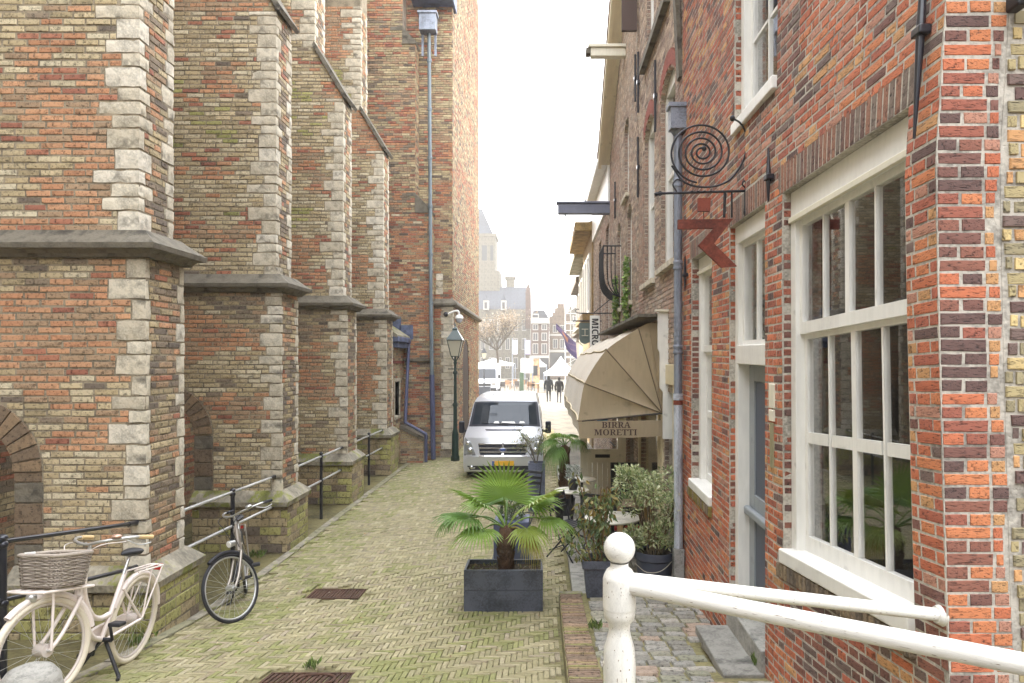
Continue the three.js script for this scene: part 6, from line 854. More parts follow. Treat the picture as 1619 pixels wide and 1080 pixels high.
// ---------- van ----------
{
  const cx = -0.964, zf = 15.95, sil = phys({ color: sRGB(196, 198, 202), roughness: 0.32, metalness: 0.35, clearcoat: 0.7, clearcoatRoughness: 0.1 }), blk = std({ color: sRGB(34, 36, 48), roughness: 0.5 }), chr = std({ color: sRGB(214, 216, 218), roughness: 0.15, metalness: 0.8 });
  const prof = [[0.10, 0.17], [0.03, 0.2], [0.0, 0.32], [0.0, 0.55], [0.035, 0.60], [0.06, 0.85], [0.12, 0.98], [0.3, 1.08], [0.66, 1.2], [1.0, 1.47], [1.3, 1.72], [1.42, 1.81], [1.6, 1.87], [2.6, 1.9], [4.4, 1.89], [4.75, 1.82], [4.85, 1.2], [4.87, 0.4], [4.82, 0.2]];
  const hw = y => y < 0.3 ? 0.92 : y < 0.95 ? 0.94 : y < 1.2 ? lerp(0.94, 0.90, (y - 0.95) / 0.25) : y < 1.75 ? lerp(0.90, 0.815, (y - 1.2) / 0.55) : lerp(0.815, 0.74, (y - 1.75) / 0.15), bow = (d, u) => d + 0.17 * Math.pow(Math.abs(u), 3.2) * clamp(1.3 - d * 0.5, 0.08, 1);
  const nx = 20, pos = [], S = (i, k) => { const [d, y] = prof[i], u = k / nx * 2 - 1; return [cx + u * hw(y), y - 0.02 * Math.pow(Math.abs(u), 4), -(zf + (d < 3 ? bow(d, u) : d - 0.1 * u ** 4))]; };
  for (let i = 0; i < prof.length - 1; i++) for (let k = 0; k < nx; k++) pos.push(...S(i, k), ...S(i, k + 1), ...S(i + 1, k + 1), ...S(i, k), ...S(i + 1, k + 1), ...S(i + 1, k));
  for (const k of [0, nx]) { const rim = prof.map((_, i) => S(i, k)), tri = THREE.ShapeUtils.triangulateShape(rim.map(p => new THREE.Vector2(p[2], p[1])), []); for (const t of tri) for (const q of t) pos.push(...rim[q]); }
  let g = new THREE.BufferGeometry(); g.setAttribute('position', new THREE.Float32BufferAttribute(pos, 3)); g = toCreasedNormals(g, 0.55);
  const t = thing('parked_van', 'silver white delivery van parked facing the camera in the middle of the street', 'van', [cx, 0, -zf - 2]); const body = part(t, 'body', norm(g), sil);
  // patches that follow the body skin, pushed out a little
  const onSkin = (y, u, out) => { let i = 0; while (i < prof.length - 2 && prof[i + 1][1] < y) i++; const w = (y - prof[i][1]) / (prof[i + 1][1] - prof[i][1]), d = lerp(prof[i][0], prof[i + 1][0], w), s = Math.max(0.2, (prof[i + 1][0] - prof[i][0]) / 0.5); return V(cx + u * hw(y), y - 0.02 * Math.pow(Math.abs(u), 4) + out * Math.min(1, s * 0.6), -(zf + bow(d, u)) + out); };
  const patch = (pts, out, n = 8) => { // pts: quad corners [u,y] bl br tr tl
    const p = [], at = (a, b) => { const u = lerp(lerp(pts[0][0], pts[1][0], a), lerp(pts[3][0], pts[2][0], a), b), y = lerp(lerp(pts[0][1], pts[1][1], a), lerp(pts[3][1], pts[2][1], a), b); return onSkin(y, u, out).toArray(); };
    for (let i = 0; i < n; i++) for (let k = 0; k < n; k++) p.push(...at(i / n, k / n), ...at((i + 1) / n, k / n), ...at((i + 1) / n, (k + 1) / n), ...at(i / n, k / n), ...at((i + 1) / n, (k + 1) / n), ...at(i / n, (k + 1) / n)); const g = new THREE.BufferGeometry(); g.setAttribute('position', new THREE.Float32BufferAttribute(p, 3)); g.computeVertexNormals(); return norm(g); };
  const gl = phys({ color: sRGB(36, 44, 52), roughness: 0.05, metalness: 0.0, specularIntensity: 0.8 });
  part(t, 'windscreen_seal', patch([[-0.97, 1.195], [0.97, 1.195], [0.985, 1.765], [-0.985, 1.765]], 0.008), blk);
  part(t, 'windscreen', patch([[-0.9, 1.235], [0.9, 1.235], [0.92, 1.735], [-0.92, 1.735]], 0.014), gl);
  part(t, 'wiper', poly([onSkin(1.225, 0.1, 0.03), onSkin(1.27, -0.62, 0.03)], 0.008), M.dark); part(t, 'wiper', poly([onSkin(1.225, 0.55, 0.03), onSkin(1.265, -0.12, 0.03)], 0.008), M.dark);
  for (const [u0, u1, y] of [[-0.3, -0.14, 1.26], [-0.1, 0.3, 1.255], [0.4, 0.56, 1.26]]) part(t, 'paper', patch([[u0, y], [u1, y], [u1 - 0.03, y + 0.045], [u0 + 0.03, y + 0.045]], 0.0165, 3), M.cream);
  part(t, 'bonnet_vent', patch([[-0.46, 1.115], [0.46, 1.115], [0.5, 1.145], [-0.5, 1.145]], 0.006), blk);
  const gr = part(t, 'grille', patch([[-0.56, 0.565], [0.56, 0.565], [0.62, 0.845], [-0.62, 0.845]], 0.005), blk);
  for (const y of [0.565, 0.655, 0.745, 0.84]) part(gr, 'grille_bar', patch([[-0.6, y - 0.016], [0.6, y - 0.016], [0.6, y + 0.016], [-0.6, y + 0.016]], 0.018), chr);
  part(gr, 'grille_post', patch([[-0.025, 0.55], [0.025, 0.55], [0.025, 0.86], [-0.025, 0.86]], 0.022, 4), chr);
  const em = new THREE.SphereGeometry(1, 20, 10); em.scale(0.09, 0.036, 0.014); const ep = onSkin(0.705, 0.0, 0.03); em.translate(ep.x, ep.y, ep.z); part(gr, 'badge', em, std({ color: sRGB(70, 90, 150), roughness: 0.3, metalness: 0.3 })); const er = torus(ep, 0.08, 0.008, V(0, 0, 1), 24, 6); er.translate(-ep.x, -ep.y, -ep.z); er.scale(1.1, 0.46, 1); er.translate(ep.x, ep.y, ep.z + 0.004); part(gr, 'badge_ring', er, chr);
  for (const s of [-1, 1]) {
    const hl = part(t, 'headlight', patch([[s * 0.68, 0.59], [s * 0.985, 0.59], [s * 0.985, 1.0], [s * 0.8, 0.86]], 0.01), phys({ color: sRGB(190, 196, 200), roughness: 0.08, metalness: 0.6, clearcoat: 1 })); const c = onSkin(0.7, s * 0.82, 0.012); part(hl, 'lamp', ball(c, 0.075, 16, 0.9), chr); part(hl, 'lamp', ball(onSkin(0.86, s * 0.88, 0.006), 0.055, 14), chr);
    part(t, 'fog_light', ball(onSkin(0.3, s * 0.78, -0.015), 0.05, 14), chr);
    const mx = cx + s * 1.07, mz = zf + 0.95; const mir = part(t, 'mirror', bz(mx - 0.07, mx + 0.07, 1.0, 1.3, mz - 0.05, mz + 0.06, 0.04), blk); part(mir, 'mirror_arm', poly([V(mx, 1.03, -mz), V(cx + s * 0.88, 1.08, -mz - 0.1)], 0.03), blk);
    part(t, 'side_window', (() => { const g = slab([[-(zf + 2.0), 1.28], [-(zf + 1.02), 1.25], [-(zf + 1.4), 1.66], [-(zf + 2.0), 1.68]], 0.01, g => { g.rotateY(-Math.PI / 2); g.translate(s > 0 ? 0.01 : 0, 0, 0); }); const p = g.attributes.position; for (let i = 0; i < p.count; i++) p.setX(i, p.getX(i) + cx + s * (hw(p.getY(i)) + 0.004)); return g; })(), gl);
    for (const dz of [0.85, 3.7]) { const wc = V(cx + s * 0.84, 0.31, -(zf + dz)); const w = part(t, 'wheel', (() => { const g = new THREE.TorusGeometry(0.235, 0.085, 12, 32); g.scale(1, 1, 1.2); g.rotateY(Math.PI / 2); g.translate(wc.x, wc.y + 0.01, wc.z); return g; })(), M.dark); part(w, 'rim', cyl(wc.clone().add(V(-0.06, 0.01, 0)), wc.clone().add(V(0.06, 0.01, 0)), 0.19, 0.19, 20), chr); }
    part(t, 'door_line', bz(cx + s * 0.941, cx + s * 0.944, 0.3, 1.2, zf + 1.0, zf + 1.012), blk);
  }
  part(t, 'lower_grille', patch([[-0.85, 0.235], [0.85, 0.235], [0.9, 0.335], [-0.9, 0.335]], 0.006), blk); part(t, 'bumper_edge', patch([[-0.98, 0.575], [0.98, 0.575], [0.98, 0.59], [-0.98, 0.59]], 0.003), blk);
  const pl = part(t, 'number_plate', bz(cx - 0.245, cx + 0.265, 0.345, 0.455, zf - 0.035, zf - 0.005, 0.004), std({ color: sRGB(228, 176, 52), roughness: 0.4 })); part(pl, 'plate_band', bz(cx - 0.2449, cx - 0.19, 0.347, 0.453, zf - 0.038, zf - 0.0351), std({ color: sRGB(60, 90, 170), roughness: 0.4 }));
  part(t, 'aerial', cyl(V(cx + 0.55, 1.83, -zf - 1.75), V(cx + 0.57, 2.35, -zf - 1.75), 0.006), M.dark); part(t, 'roof_rib', bz(cx - 0.4, cx - 0.34, 1.88, 1.905, zf + 2.2, zf + 4.2), sil); part(t, 'roof_rib', bz(cx + 0.3, cx + 0.36, 1.88, 1.905, zf + 2.2, zf + 4.2), sil); part(t, 'floor_pan', bz(cx - 0.75, cx + 0.75, 0.2, 0.3, zf + 0.4, zf + 4.7), blk);
}
// ---------- lamps, camera ----------
function streetLamp(x, Z, H, label, m) {
  const t = thing('street_lamp', label, 'street lamp', [x, 0, -Z], 'lantern street lamps'), c = V(x, 0, -Z), k = H / 3.7;
  part(t, 'post', lathe([[0, 0], [0.13, 0], [0.13, 0.12], [0.105, 0.16], [0.095, 0.75], [0.075, 0.82], [0.06, 0.9], [0.055, 1.5], [0.075, 1.53], [0.075, 1.58], [0.05, 1.62], [0.042, 2.4], [0.07, 2.42], [0.07, 2.47], [0.04, 2.5], [0.035, 2.66], [0.06, 2.72], [0.03, 2.8], [0.03, 2.92], [0, 2.92]].map(p => [p[0] * k * 0.95, p[1] * k]), c, 16), m);
  part(t, 'ladder_bar', cyl(V(x - 0.2 * k, 2.55 * k, -Z), V(x + 0.2 * k, 2.55 * k, -Z), 0.014 * k), m);
  const y0 = 2.9 * k, y1 = 3.35 * k, a0 = 0.1 * k, a1 = 0.2 * k; const cn = (w, y, i) => V(x + (i === 0 || i === 3 ? -w : w), y, -Z + (i < 2 ? w : -w));
  const lan = part(t, 'lantern', [...[0, 1, 2, 3].flatMap(i => [cyl(cn(a0, y0, i), cn(a1, y1, i), 0.012 * k), cyl(cn(a0, y0, i), cn(a0, y0, (i + 1) % 4), 0.012 * k), cyl(cn(a1, y1, i), cn(a1, y1, (i + 1) % 4), 0.015 * k)]), ...[0, 1, 2, 3].map(i => cyl(V(x, 2.72 * k, -Z), cn(a0, y0, i), 0.01 * k))], m);
  const gm = phys({ color: sRGB(226, 222, 204), transmission: 0.5, roughness: 0.5, thickness: 0 }); for (let i = 0; i < 4; i++) { const A = cn(a0, y0, i), B = cn(a0, y0, (i + 1) % 4), C = cn(a1, y1, (i + 1) % 4), D = cn(a1, y1, i), g = new THREE.BufferGeometry(); g.setAttribute('position', new THREE.Float32BufferAttribute([A, B, C, A, C, D].flatMap(v => v.toArray()), 3)); g.computeVertexNormals(); part(lan, 'pane', norm(g), gm); }
  const roof = lathe([[0.32 * k, 0], [0.3 * k, 0.03 * k], [0.12 * k, 0.24 * k], [0.1 * k, 0.27 * k], [0.1 * k, 0.31 * k], [0.05 * k, 0.35 * k], [0.02 * k, 0.38 * k], [0.03 * k, 0.41 * k], [0.0, 0.48 * k]], V(0, 0, 0), 4); roof.rotateY(Math.PI / 4); roof.translate(x, y1, -Z); part(t, 'lantern_roof', roof.toNonIndexed ? (() => { const g = roof.toNonIndexed(); g.computeVertexNormals(); return g; })() : roof, m);
  part(t, 'bulb', ball(V(x, (y0 + y1) / 2, -Z), 0.045 * k, 10, 1.5), M.cream);
  return t;
}
const lampG = phys({ color: sRGB(30, 52, 46), roughness: 0.4, clearcoat: 0.3 });
streetLamp(-2.47, 19.0, 3.72, 'tall dark green lantern lamp beside the chapel corner', lampG);
streetLamp(-4.65, 53, 3.75, 'far black lantern lamp on a dark box at the square', M.dark);
{
  const ub = thing('utility_box', 'dark grey box at the foot of the far lantern lamp', 'box', [-4.65, 0, -52.4]); part(ub, 'box', bz(-5.15, -4.1, 0, 0.75, 52.0, 52.6, 0.03), std({ color: sRGB(64, 68, 76), roughness: 0.7 })); part(ub, 'lid', bz(-5.18, -4.07, 0.752, 0.8, 51.97, 52.63, 0.01), std({ color: sRGB(64, 68, 76), roughness: 0.7 }));
  const c = thing('security_camera', 'white dome security camera on a curved bracket high on the chapel corner', 'camera', [-2.7, 4.1, -19.5]), q = (x, y) => P(x, y, 19.4); part(c, 'bracket', tube([q(708, 497), q(714, 494), q(719, 492), q(724, 492), q(726, 497)], 0.03, 20, 8), M.cream); part(c, 'wall_plate', ball(q(705, 497), 0.07, 12), M.iron); part(c, 'housing', lathe([[0.02, 0.12], [0.08, 0.1], [0.12, 0.03], [0.12, 0]], q(726, 504), 20), M.cream); part(c, 'dome', ball(q(726, 505), 0.1, 16), std({ color: sRGB(190, 192, 200), roughness: 0.15 }));
}
// ---------- the square beyond ----------
const ZS = 100, S = ZS / F, far = (px, py, Z = ZS) => P(px, py, Z);
function farBox(t, n, px0, px1, py0, py1, Z, d, m) { const a = far(px0, py1, Z), b = far(px1, py0, Z); return part(t, n, bx(a.x, b.x, a.y, b.y, -Z - d, -Z), m); }
const stoneF = std({ color: sRGB(100, 94, 82), map: T.mottle, roughness: 0.95 }), slateF = std({ color: sRGB(56, 60, 70), map: T.mottle, roughness: 0.8 }), brownF = std({ color: sRGB(80, 57, 48), map: T.mottle, roughness: 0.95 }), whiteF = std({ color: sRGB(150, 147, 141), roughness: 0.8 }), glassF = std({ color: sRGB(34, 36, 42), roughness: 0.3 });
function farWindow(t, px0, px1, py0, py1, Z, bars = true) { const a = far(px0, py1, Z), b = far(px1, py0, Z), k = (b.x - a.x) * 0.13, z = -Z + 0.06; const w = part(t, 'window', [bx(a.x, b.x, a.y, a.y + k, -Z, z), bx(a.x, b.x, b.y - k, b.y, -Z, z), bx(a.x, a.x + k, a.y + k, b.y - k, -Z, z), bx(b.x - k, b.x, a.y + k, b.y - k, -Z, z)], whiteF); part(w, 'pane', bx(a.x + k, b.x - k, a.y + k, b.y - k, -Z, -Z + 0.02), glassF); if (bars) part(w, 'glazing_bar', bx((a.x + b.x) / 2 - k * 0.3, (a.x + b.x) / 2 + k * 0.3, a.y + k, b.y - k, -Z + 0.021, -Z + 0.05), whiteF); }
{
  const th = thing('town_hall', 'grey stone town hall with steep slate roof and square tower across the square', 'town hall', [-9, 0, -112]), Z = 110;
  farBox(th, 'wall', 700, 838, 489, 640, Z, 14, stoneF);
  { const a = far(700, 489, Z), b = far(838, 489, Z), r = far(838, 456, Z).y - a.y; part(th, 'roof', slab([[0.3, 0], [14, 0], [8, r * 1.25], [6, r * 1.25]], b.x - a.x, g => { g.rotateY(Math.PI / 2); g.translate(a.x, a.y, -Z); }), slateF); }
  farBox(th, 'tower_base', 720, 790, 428, 470, Z + 5, 7, stoneF); const tw = farBox(th, 'tower', 727, 783, 372, 430, Z + 6, 5.6, stoneF); { const a = far(729, 372, Z + 6), b = far(781, 372, Z + 6); const g = new THREE.CylinderGeometry(0.8, (b.x - a.x) * 0.7, 5, 4); g.rotateY(Math.PI / 4); g.translate((a.x + b.x) / 2, a.y + 2.5, -Z - 8.8); part(tw, 'tower_roof', g, slateF); }
  farBox(th, 'tower_ledge', 723, 786, 428, 432, Z + 5.6, 6.4, stoneF); farBox(th, 'tower_cornice', 724, 785, 369, 374, Z + 5.8, 6, stoneF);
  for (const [x0, x1] of [[762, 770], [775, 780]]) farBox(tw, 'tower_window', x0, x1, 388, 412, Z + 5.96, 0.1, glassF);
  for (const x of [768, 796]) { const d = farBox(th, 'dormer', x - 4, x + 4, 474, 490, Z - 1.4, 2, whiteF); farBox(d, 'dormer_pane', x - 2, x + 2, 478, 488, Z - 1.46, 0.05, glassF); const a = far(x, 474, Z - 1.5), g = new THREE.ConeGeometry(0.62, 1.1, 4); g.rotateY(Math.PI / 4); g.translate(a.x, a.y + 0.5, a.z - 0.4); part(d, 'dormer_roof', g, slateF); }
  farBox(th, 'chimney', 800, 813, 440, 470, Z + 6, 1.5, stoneF); farBox(th, 'chimney_cap', 798, 815, 437, 441, Z + 5.8, 2, stoneF);
  const pn = farBox(th, 'gable_pier', 831, 839, 462, 520, Z - 0.4, 0.8, brownF); { const a = far(835, 462, Z), g = new THREE.ConeGeometry(0.45, 2, 8); g.translate(a.x, a.y + 0.9, a.z); part(pn, 'pinnacle', g, brownF); }
  for (let r = 0; r < 3; r++) for (let c = 0; c < 6; c++) farWindow(th, 760 + c * 13, 767 + c * 13, 505 + r * 30, 523 + r * 30, Z);
  for (const [x, c] of [[815, [216, 214, 232]], [835, [176, 160, 210]]]) { const bn = thing('banner', x < 820 ? 'white hanging banner on the town hall front' : 'lilac hanging banner beside the brown gabled house', 'banner', far(x, 580, 98).toArray()); const a = far(x - 4, 560, 98), b = far(x + 3, 538, 98); part(bn, 'cloth', bx(a.x, b.x, a.y, b.y, -98.05, -98), std({ color: sRGB(...c), roughness: 0.9 })); const p = far(x - 5, 610, 98); part(bn, 'pole', cyl(V(p.x, 0, -98), V(p.x, b.y + 0.3, -98), 0.06), M.zinc); }
}
{
  const t = thing('brown_house', 'narrow brown brick house with white windows and cornice across the square', 'house', far(854, 600).toArray()); t.position.y = 0; t.base.y = 0;
  farBox(t, 'wall', 840, 868, 512, 640, ZS, 8, brownF); farBox(t, 'cornice', 839, 869, 503, 511.5, ZS - 0.3, 1, whiteF); { const a = far(840, 503), b = far(868, 503), y1 = far(0, 490).y; part(t, 'roof', slab([[a.x, a.y + 0.01], [b.x, a.y + 0.01], [b.x - 0.7, y1], [a.x + 0.3, y1]], 7, g => g.translate(0, 0, -ZS - 7.5)), slateF); }
  farBox(t, 'dormer', 840.5, 852, 496, 503, ZS - 0.2, 1, whiteF); farBox(t, 'dormer_pane', 842, 850.5, 498, 502, ZS - 0.23, 0.02, glassF);
  for (const [y0, y1] of [[512.5, 522], [526, 539], [543, 560]]) for (const x of [842, 856]) farWindow(t, x, x + 9, y0, y1, ZS); farBox(t, 'shop_front', 841, 867, 566, 600, ZS - 0.05, 0.1, glassF); farBox(t, 'shop_beam', 840.5, 867.5, 562, 566, ZS - 0.08, 0.1, whiteF);
}
{
  const t = thing('stepped_gable_house', 'sandy brick house with stepped gable right of the brown house', 'house', [far(886, 600, 102).x, 0, -102]), m = std({ color: sRGB(98, 80, 64), map: T.mottle, roughness: 0.95 });
  farBox(t, 'wall', 869, 903, 500, 640, 102, 8, m); for (const [a, b, y] of [[873, 899, 494], [877, 895, 487], [881, 892, 480]]) farBox(t, 'gable_step', a, b, y, y + 7, 102, 0.8, m); farBox(t, 'stone_band', 869, 903, 528, 531, 101.95, 0.05, whiteF); farBox(t, 'stone_band', 869, 903, 553, 557, 101.95, 0.05, whiteF); farBox(t, 'shop_front', 870, 896, 558, 588, 101.96, 0.04, glassF); for (const x of [874, 885]) { farWindow(t, x, x + 8, 536, 551, 102); farWindow(t, x, x + 8, 514, 526, 102); }
  const t2 = thing('tall_gable_house', 'tall pale brick house with crenellated top behind the scaffold', 'house', [far(912, 600, 104).x, 0, -104]); farBox(t2, 'wall', 900, 935, 488, 640, 104, 8, stoneF); for (let k = 0; k < 4; k++) farBox(t2, 'merlon', 900 + k * 7, 904 + k * 7, 482, 488, 104, 1, stoneF); for (const y of [500, 525, 552]) for (const x of [904, 916]) farWindow(t2, x, x + 7, y, y + 15, 104);
  const sc = thing('scaffold', 'tall pale scaffolding tower on the right side of the square', 'scaffold', [far(905, 600, 88).x, 0, -88]), sm = std({ color: sRGB(196, 194, 190), roughness: 0.5, metalness: 0.4 }), a = far(894, 437, 88), b = far(917, 437, 88);
  for (const x of [a.x, b.x]) for (const z of [-88, -89.5]) part(sc, 'upright', cyl(V(x, 0, z), V(x, a.y, z), 0.05, 0.05, 6), sm); for (let k = 1; k < 13; k++) { const y = a.y * k / 12.3; part(sc, 'ledger', [cyl(V(a.x, y, -88), V(b.x, y, -88), 0.04, 0.04, 6), ], sm); if (k % 2) part(sc, 'platform', bx(a.x, b.x, y - 0.2, y - 0.12, -89.5, -88.1), sm); if (k % 3 === 0) part(sc, 'brace', cyl(V(a.x, y - a.y / 12.3, -88), V(b.x, y, -88), 0.03, 0.03, 6), sm); }
}
// trees
function bareTree(name, label, base, h, crownR, seed, cols, leafN, leafS) {
  const t = thing(name, label, 'tree', base.toArray()), f = rng(seed), bark = std({ color: sRGB(84, 75, 64), map: T.mottle, roughness: 1 }), tips = [], top = base.clone().add(V(rr(-0.2, 0.2, f), h * 0.45, 0));
  part(t, 'trunk', tube([base, base.clone().lerp(top, 0.5).add(V(0.1, 0, 0)), top], h * 0.018, 10, 8), bark);
  const gs = []; const grow = (p, d, l, r, lev) => { const e = p.clone().addScaledVector(d, l), m = p.clone().lerp(e, 0.5).add(V(rr(-0.08, 0.08, f), 0.05, rr(-0.08, 0.08, f)).multiplyScalar(l)); gs.push(cyl(p, m, r, r * 0.8, 5), cyl(m, e, r * 0.8, r * 0.55, 5)); if (lev > 0) { const n = lev > 2 ? 4 : 3; for (let k = 0; k < n; k++) grow(k < 2 ? e : m, d.clone().add(V(rr(-0.9, 0.9, f), rr(-0.15, 0.7, f), rr(-0.9, 0.9, f))).normalize(), l * rr(0.55, 0.8, f), r * 0.55, lev - 1); } else tips.push(m, e); };
  for (let k = 0; k < 6; k++) { const a = k * 1.05 + rr(0, 0.5, f); grow(top, V(Math.cos(a) * 0.8, rr(0.4, 1.2, f), Math.sin(a) * 0.8).normalize(), crownR * rr(0.38, 0.5, f), h * 0.011, 4); }
  const c = part(t, 'crown', gs, bark); if (leafN) part(c, 'foliage', leafCloud(seed + 1, leafN, (f, i) => ({ p: tips[(i * 7) % tips.length].clone().add(V(rr(-0.3, 0.3, f), rr(-0.3, 0.3, f), rr(-0.3, 0.3, f))) }), leafS, cols, 0.7), leafV);
}
bareTree('plane_tree', 'leafless tree with pale buds on the left of the square', far(786, 612, 72).setY(0), 8.6, 4.0, 301, [[150, 126, 98], [140, 120, 92], [160, 140, 112]], 2600, 0.17);
bareTree('bare_tree', 'faint bare tree rising behind the roofs of the square', far(848, 520, 128).setY(0), 13.5, 4.6, 307, [[150, 140, 124]], 0, 0.2);
{ // market stalls, screen, terrace furniture, poles, flag
  const tent = (px0, px1, pyT, pyE, Z, label) => { const t = thing('market_tent', label, 'tent', [far((px0 + px1) / 2, 0, Z).x, 0, -Z], 'white tents on the square'), a = far(px0, pyE, Z), b = far(px1, pyE, Z), y1 = far(0, pyT, Z).y, w = b.x - a.x, d = Math.min(w, 5), cl = phys({ color: sRGB(238, 236, 230), roughness: 0.9, transmission: 0.25, thickness: 0, side: THREE.DoubleSide }); const ap = V((a.x + b.x) / 2, y1, -Z - d / 2), cs = [V(a.x, a.y, -Z), V(b.x, a.y, -Z), V(b.x, a.y, -Z - d), V(a.x, a.y, -Z - d)], pos = [], n = 8; for (let k = 0; k < 4; k++) { const A = cs[k], B = cs[(k + 1) % 4]; for (let i = 0; i < n; i++) { const pt = (s, u) => { const e = A.clone().lerp(B, u), q = e.lerp(ap, s); q.y = lerp(a.y, y1, s * s * 0.6 + s * 0.4); return q.toArray(); }; for (let j = 0; j < 4; j++) { pos.push(...pt(i / n, j / 4), ...pt(i / n, (j + 1) / 4), ...pt((i + 1) / n, (j + 1) / 4), ...pt(i / n, j / 4), ...pt((i + 1) / n, (j + 1) / 4), ...pt((i + 1) / n, j / 4)); } } } const g = new THREE.BufferGeometry(); g.setAttribute('position', new THREE.Float32BufferAttribute(pos, 3)); g.computeVertexNormals(); part(t, 'roof_cloth', norm(g), cl); for (const c of cs) part(t, 'pole', cyl(V(c.x, 0, c.z), c, 0.05, 0.05, 6), M.zinc); part(t, 'valance', [bx(a.x, b.x, a.y - 0.25, a.y, -Z + 0.01, -Z + 0.02), bx(a.x - 0.02, a.x - 0.01, a.y - 0.25, a.y, -Z - d, -Z)], cl); };
  tent(745, 812, 566, 575, 74, 'white peaked tent behind the leafless tree'); tent(860, 915, 563, 590, 62, 'broad white tent behind the two walkers'); tent(838, 864, 565, 577, 80, 'small white tent between screen and brown house');
  const sc = thing('display_board', 'large pale grey display board on posts in the square', 'board', [far(833, 0, 66).x, 0, -66]); farBox(sc, 'panel', 823, 843, 567, 590, 66, 0.15, std({ color: sRGB(186, 184, 186), roughness: 0.6 })); for (const x of [824, 842]) { const p = far(x, 0, 66.1); part(sc, 'post', cyl(V(p.x, 0, -66.1), V(p.x, 2.9, -66.1), 0.06), M.zinc); }
  const kiosk = thing('kiosk', 'sandy coloured market kiosk behind the display board', 'kiosk', [far(847, 0, 70).x, 0, -70]); farBox(kiosk, 'wall', 838, 853, 567, 617, 70, 2, std({ color: sRGB(196, 160, 124), map: T.mottle, roughness: 0.9 })); farBox(kiosk, 'roof', 837, 854, 563, 567, 69.8, 2.4, whiteF); farBox(kiosk, 'hatch', 841, 850, 578, 594, 69.95, 0.05, glassF);
  const bin = thing('waste_bin', 'dark green waste container at the terrace edge', 'bin', [far(825, 0, 62).x, 0, -62]); { const a = far(821.5, 589, 62), b = far(828, 589, 62), m = std({ color: sRGB(70, 92, 66), roughness: 0.7 }); part(bin, 'body', bx(a.x, b.x, 0.01, a.y - 0.08, -62.4, -62, 0.03), m); part(bin, 'lid', bx(a.x - 0.02, b.x + 0.02, a.y - 0.078, a.y, -62.42, -61.98, 0.02), m); }
  const cm = std({ color: sRGB(150, 118, 90), roughness: 0.8 }), dm = std({ color: sRGB(90, 84, 80), roughness: 0.8 }), f = rng(77);
  for (let k = 0; k < 9; k++) { const px = 795 + k * 6 + rr(-2, 2, f), Z = rr(60, 70, f), p = far(px, 0, Z), m = k % 2 ? cm : dm, t = thing('terrace_chair', ['wooden', 'dark'][k % 2 ? 0 : 1] + ' terrace chair on the far square, ' + ['first', 'second', 'third', 'fourth', 'fifth', 'sixth', 'seventh', 'eighth', 'ninth'][k] + ' from the leafless tree', 'chair', [p.x, 0, -Z], 'chairs on the far square'); part(t, 'seat', bx(p.x - 0.22, p.x + 0.22, 0.43, 0.47, -Z - 0.22, -Z + 0.22), m); part(t, 'backrest', bx(p.x - 0.22, p.x + 0.22, 0.5, 0.92, -Z - 0.22, -Z - 0.18), m); for (const [a, b] of [[-1, -1], [1, -1], [-1, 1], [1, 1]]) part(t, 'leg', cyl(V(p.x + a * 0.2, 0, -Z + b * 0.2), V(p.x + a * 0.2, 0.43, -Z + b * 0.2), 0.02, 0.02, 5), m); }
  for (let k = 0; k < 3; k++) { const px = [812, 846, 856][k], Z = [66, 61, 60][k], p = far(px, 0, Z), t = thing('terrace_table', ['wooden terrace table near the green container on the far square', 'wooden terrace table in front of the sandy kiosk', 'wooden terrace table just left of the two walkers'][k], 'table', [p.x, 0, -Z], 'tables on the far square'); part(t, 'tabletop', bx(p.x - 0.5, p.x + 0.5, 0.72, 0.77, -Z - 0.4, -Z + 0.4), cm); part(t, 'leg', bx(p.x - 0.35, p.x - 0.28, 0.0, 0.72, -Z - 0.05, -Z + 0.05), cm); part(t, 'leg', bx(p.x + 0.28, p.x + 0.35, 0.0, 0.72, -Z - 0.05, -Z + 0.05), cm); }
  const fl = thing('flag', 'purple and orange flag on a slanting pole at the right house row', 'flag', far(905, 560, 30).toArray()), p0 = far(916, 548, 30), p1 = far(879, 511, 30); part(fl, 'pole', cyl(p0.clone().setX(1.75), p1, 0.02, 0.015, 6), whiteF);
  const fc = palette('flag', [[96, 88, 124], [170, 128, 106], [80, 74, 108], [124, 112, 132]]), fp = [], fcol = [], nf = 14, fpt = (i, j) => { const u = i / nf, v = j / nf, s = p1.clone().lerp(p0, u * 0.85), len = 0.75 * (0.35 + 0.65 * u); return V(s.x + 0.1 * v * Math.sin(u * 7), s.y - len * v, s.z + 0.06 * Math.sin(u * 9 + v * 2)); }; for (let i = 0; i < nf; i++) for (let j = 0; j < nf; j++) { const c = fc.c[j / nf > 0.65 ? 2 : (i / nf > 0.25 && i / nf < 0.6 && j / nf > 0.15 && j / nf < 0.5) ? 1 : (i + j) % 5 === 0 ? 3 : 0]; for (const [a, b] of [[i, j], [i + 1, j], [i + 1, j + 1], [i, j], [i + 1, j + 1], [i, j + 1]]) { fp.push(...fpt(a, b).toArray()); fcol.push(c.r, c.g, c.b); } } const fg = new THREE.BufferGeometry(); fg.setAttribute('position', new THREE.Float32BufferAttribute(fp, 3)); fg.setAttribute('color', new THREE.Float32BufferAttribute(fcol, 3)); fg.computeVertexNormals(); part(fl, 'cloth', norm(fg), phys({ vertexColors: true, roughness: 0.9, transmission: 0.3, thickness: 0, side: THREE.DoubleSide }));
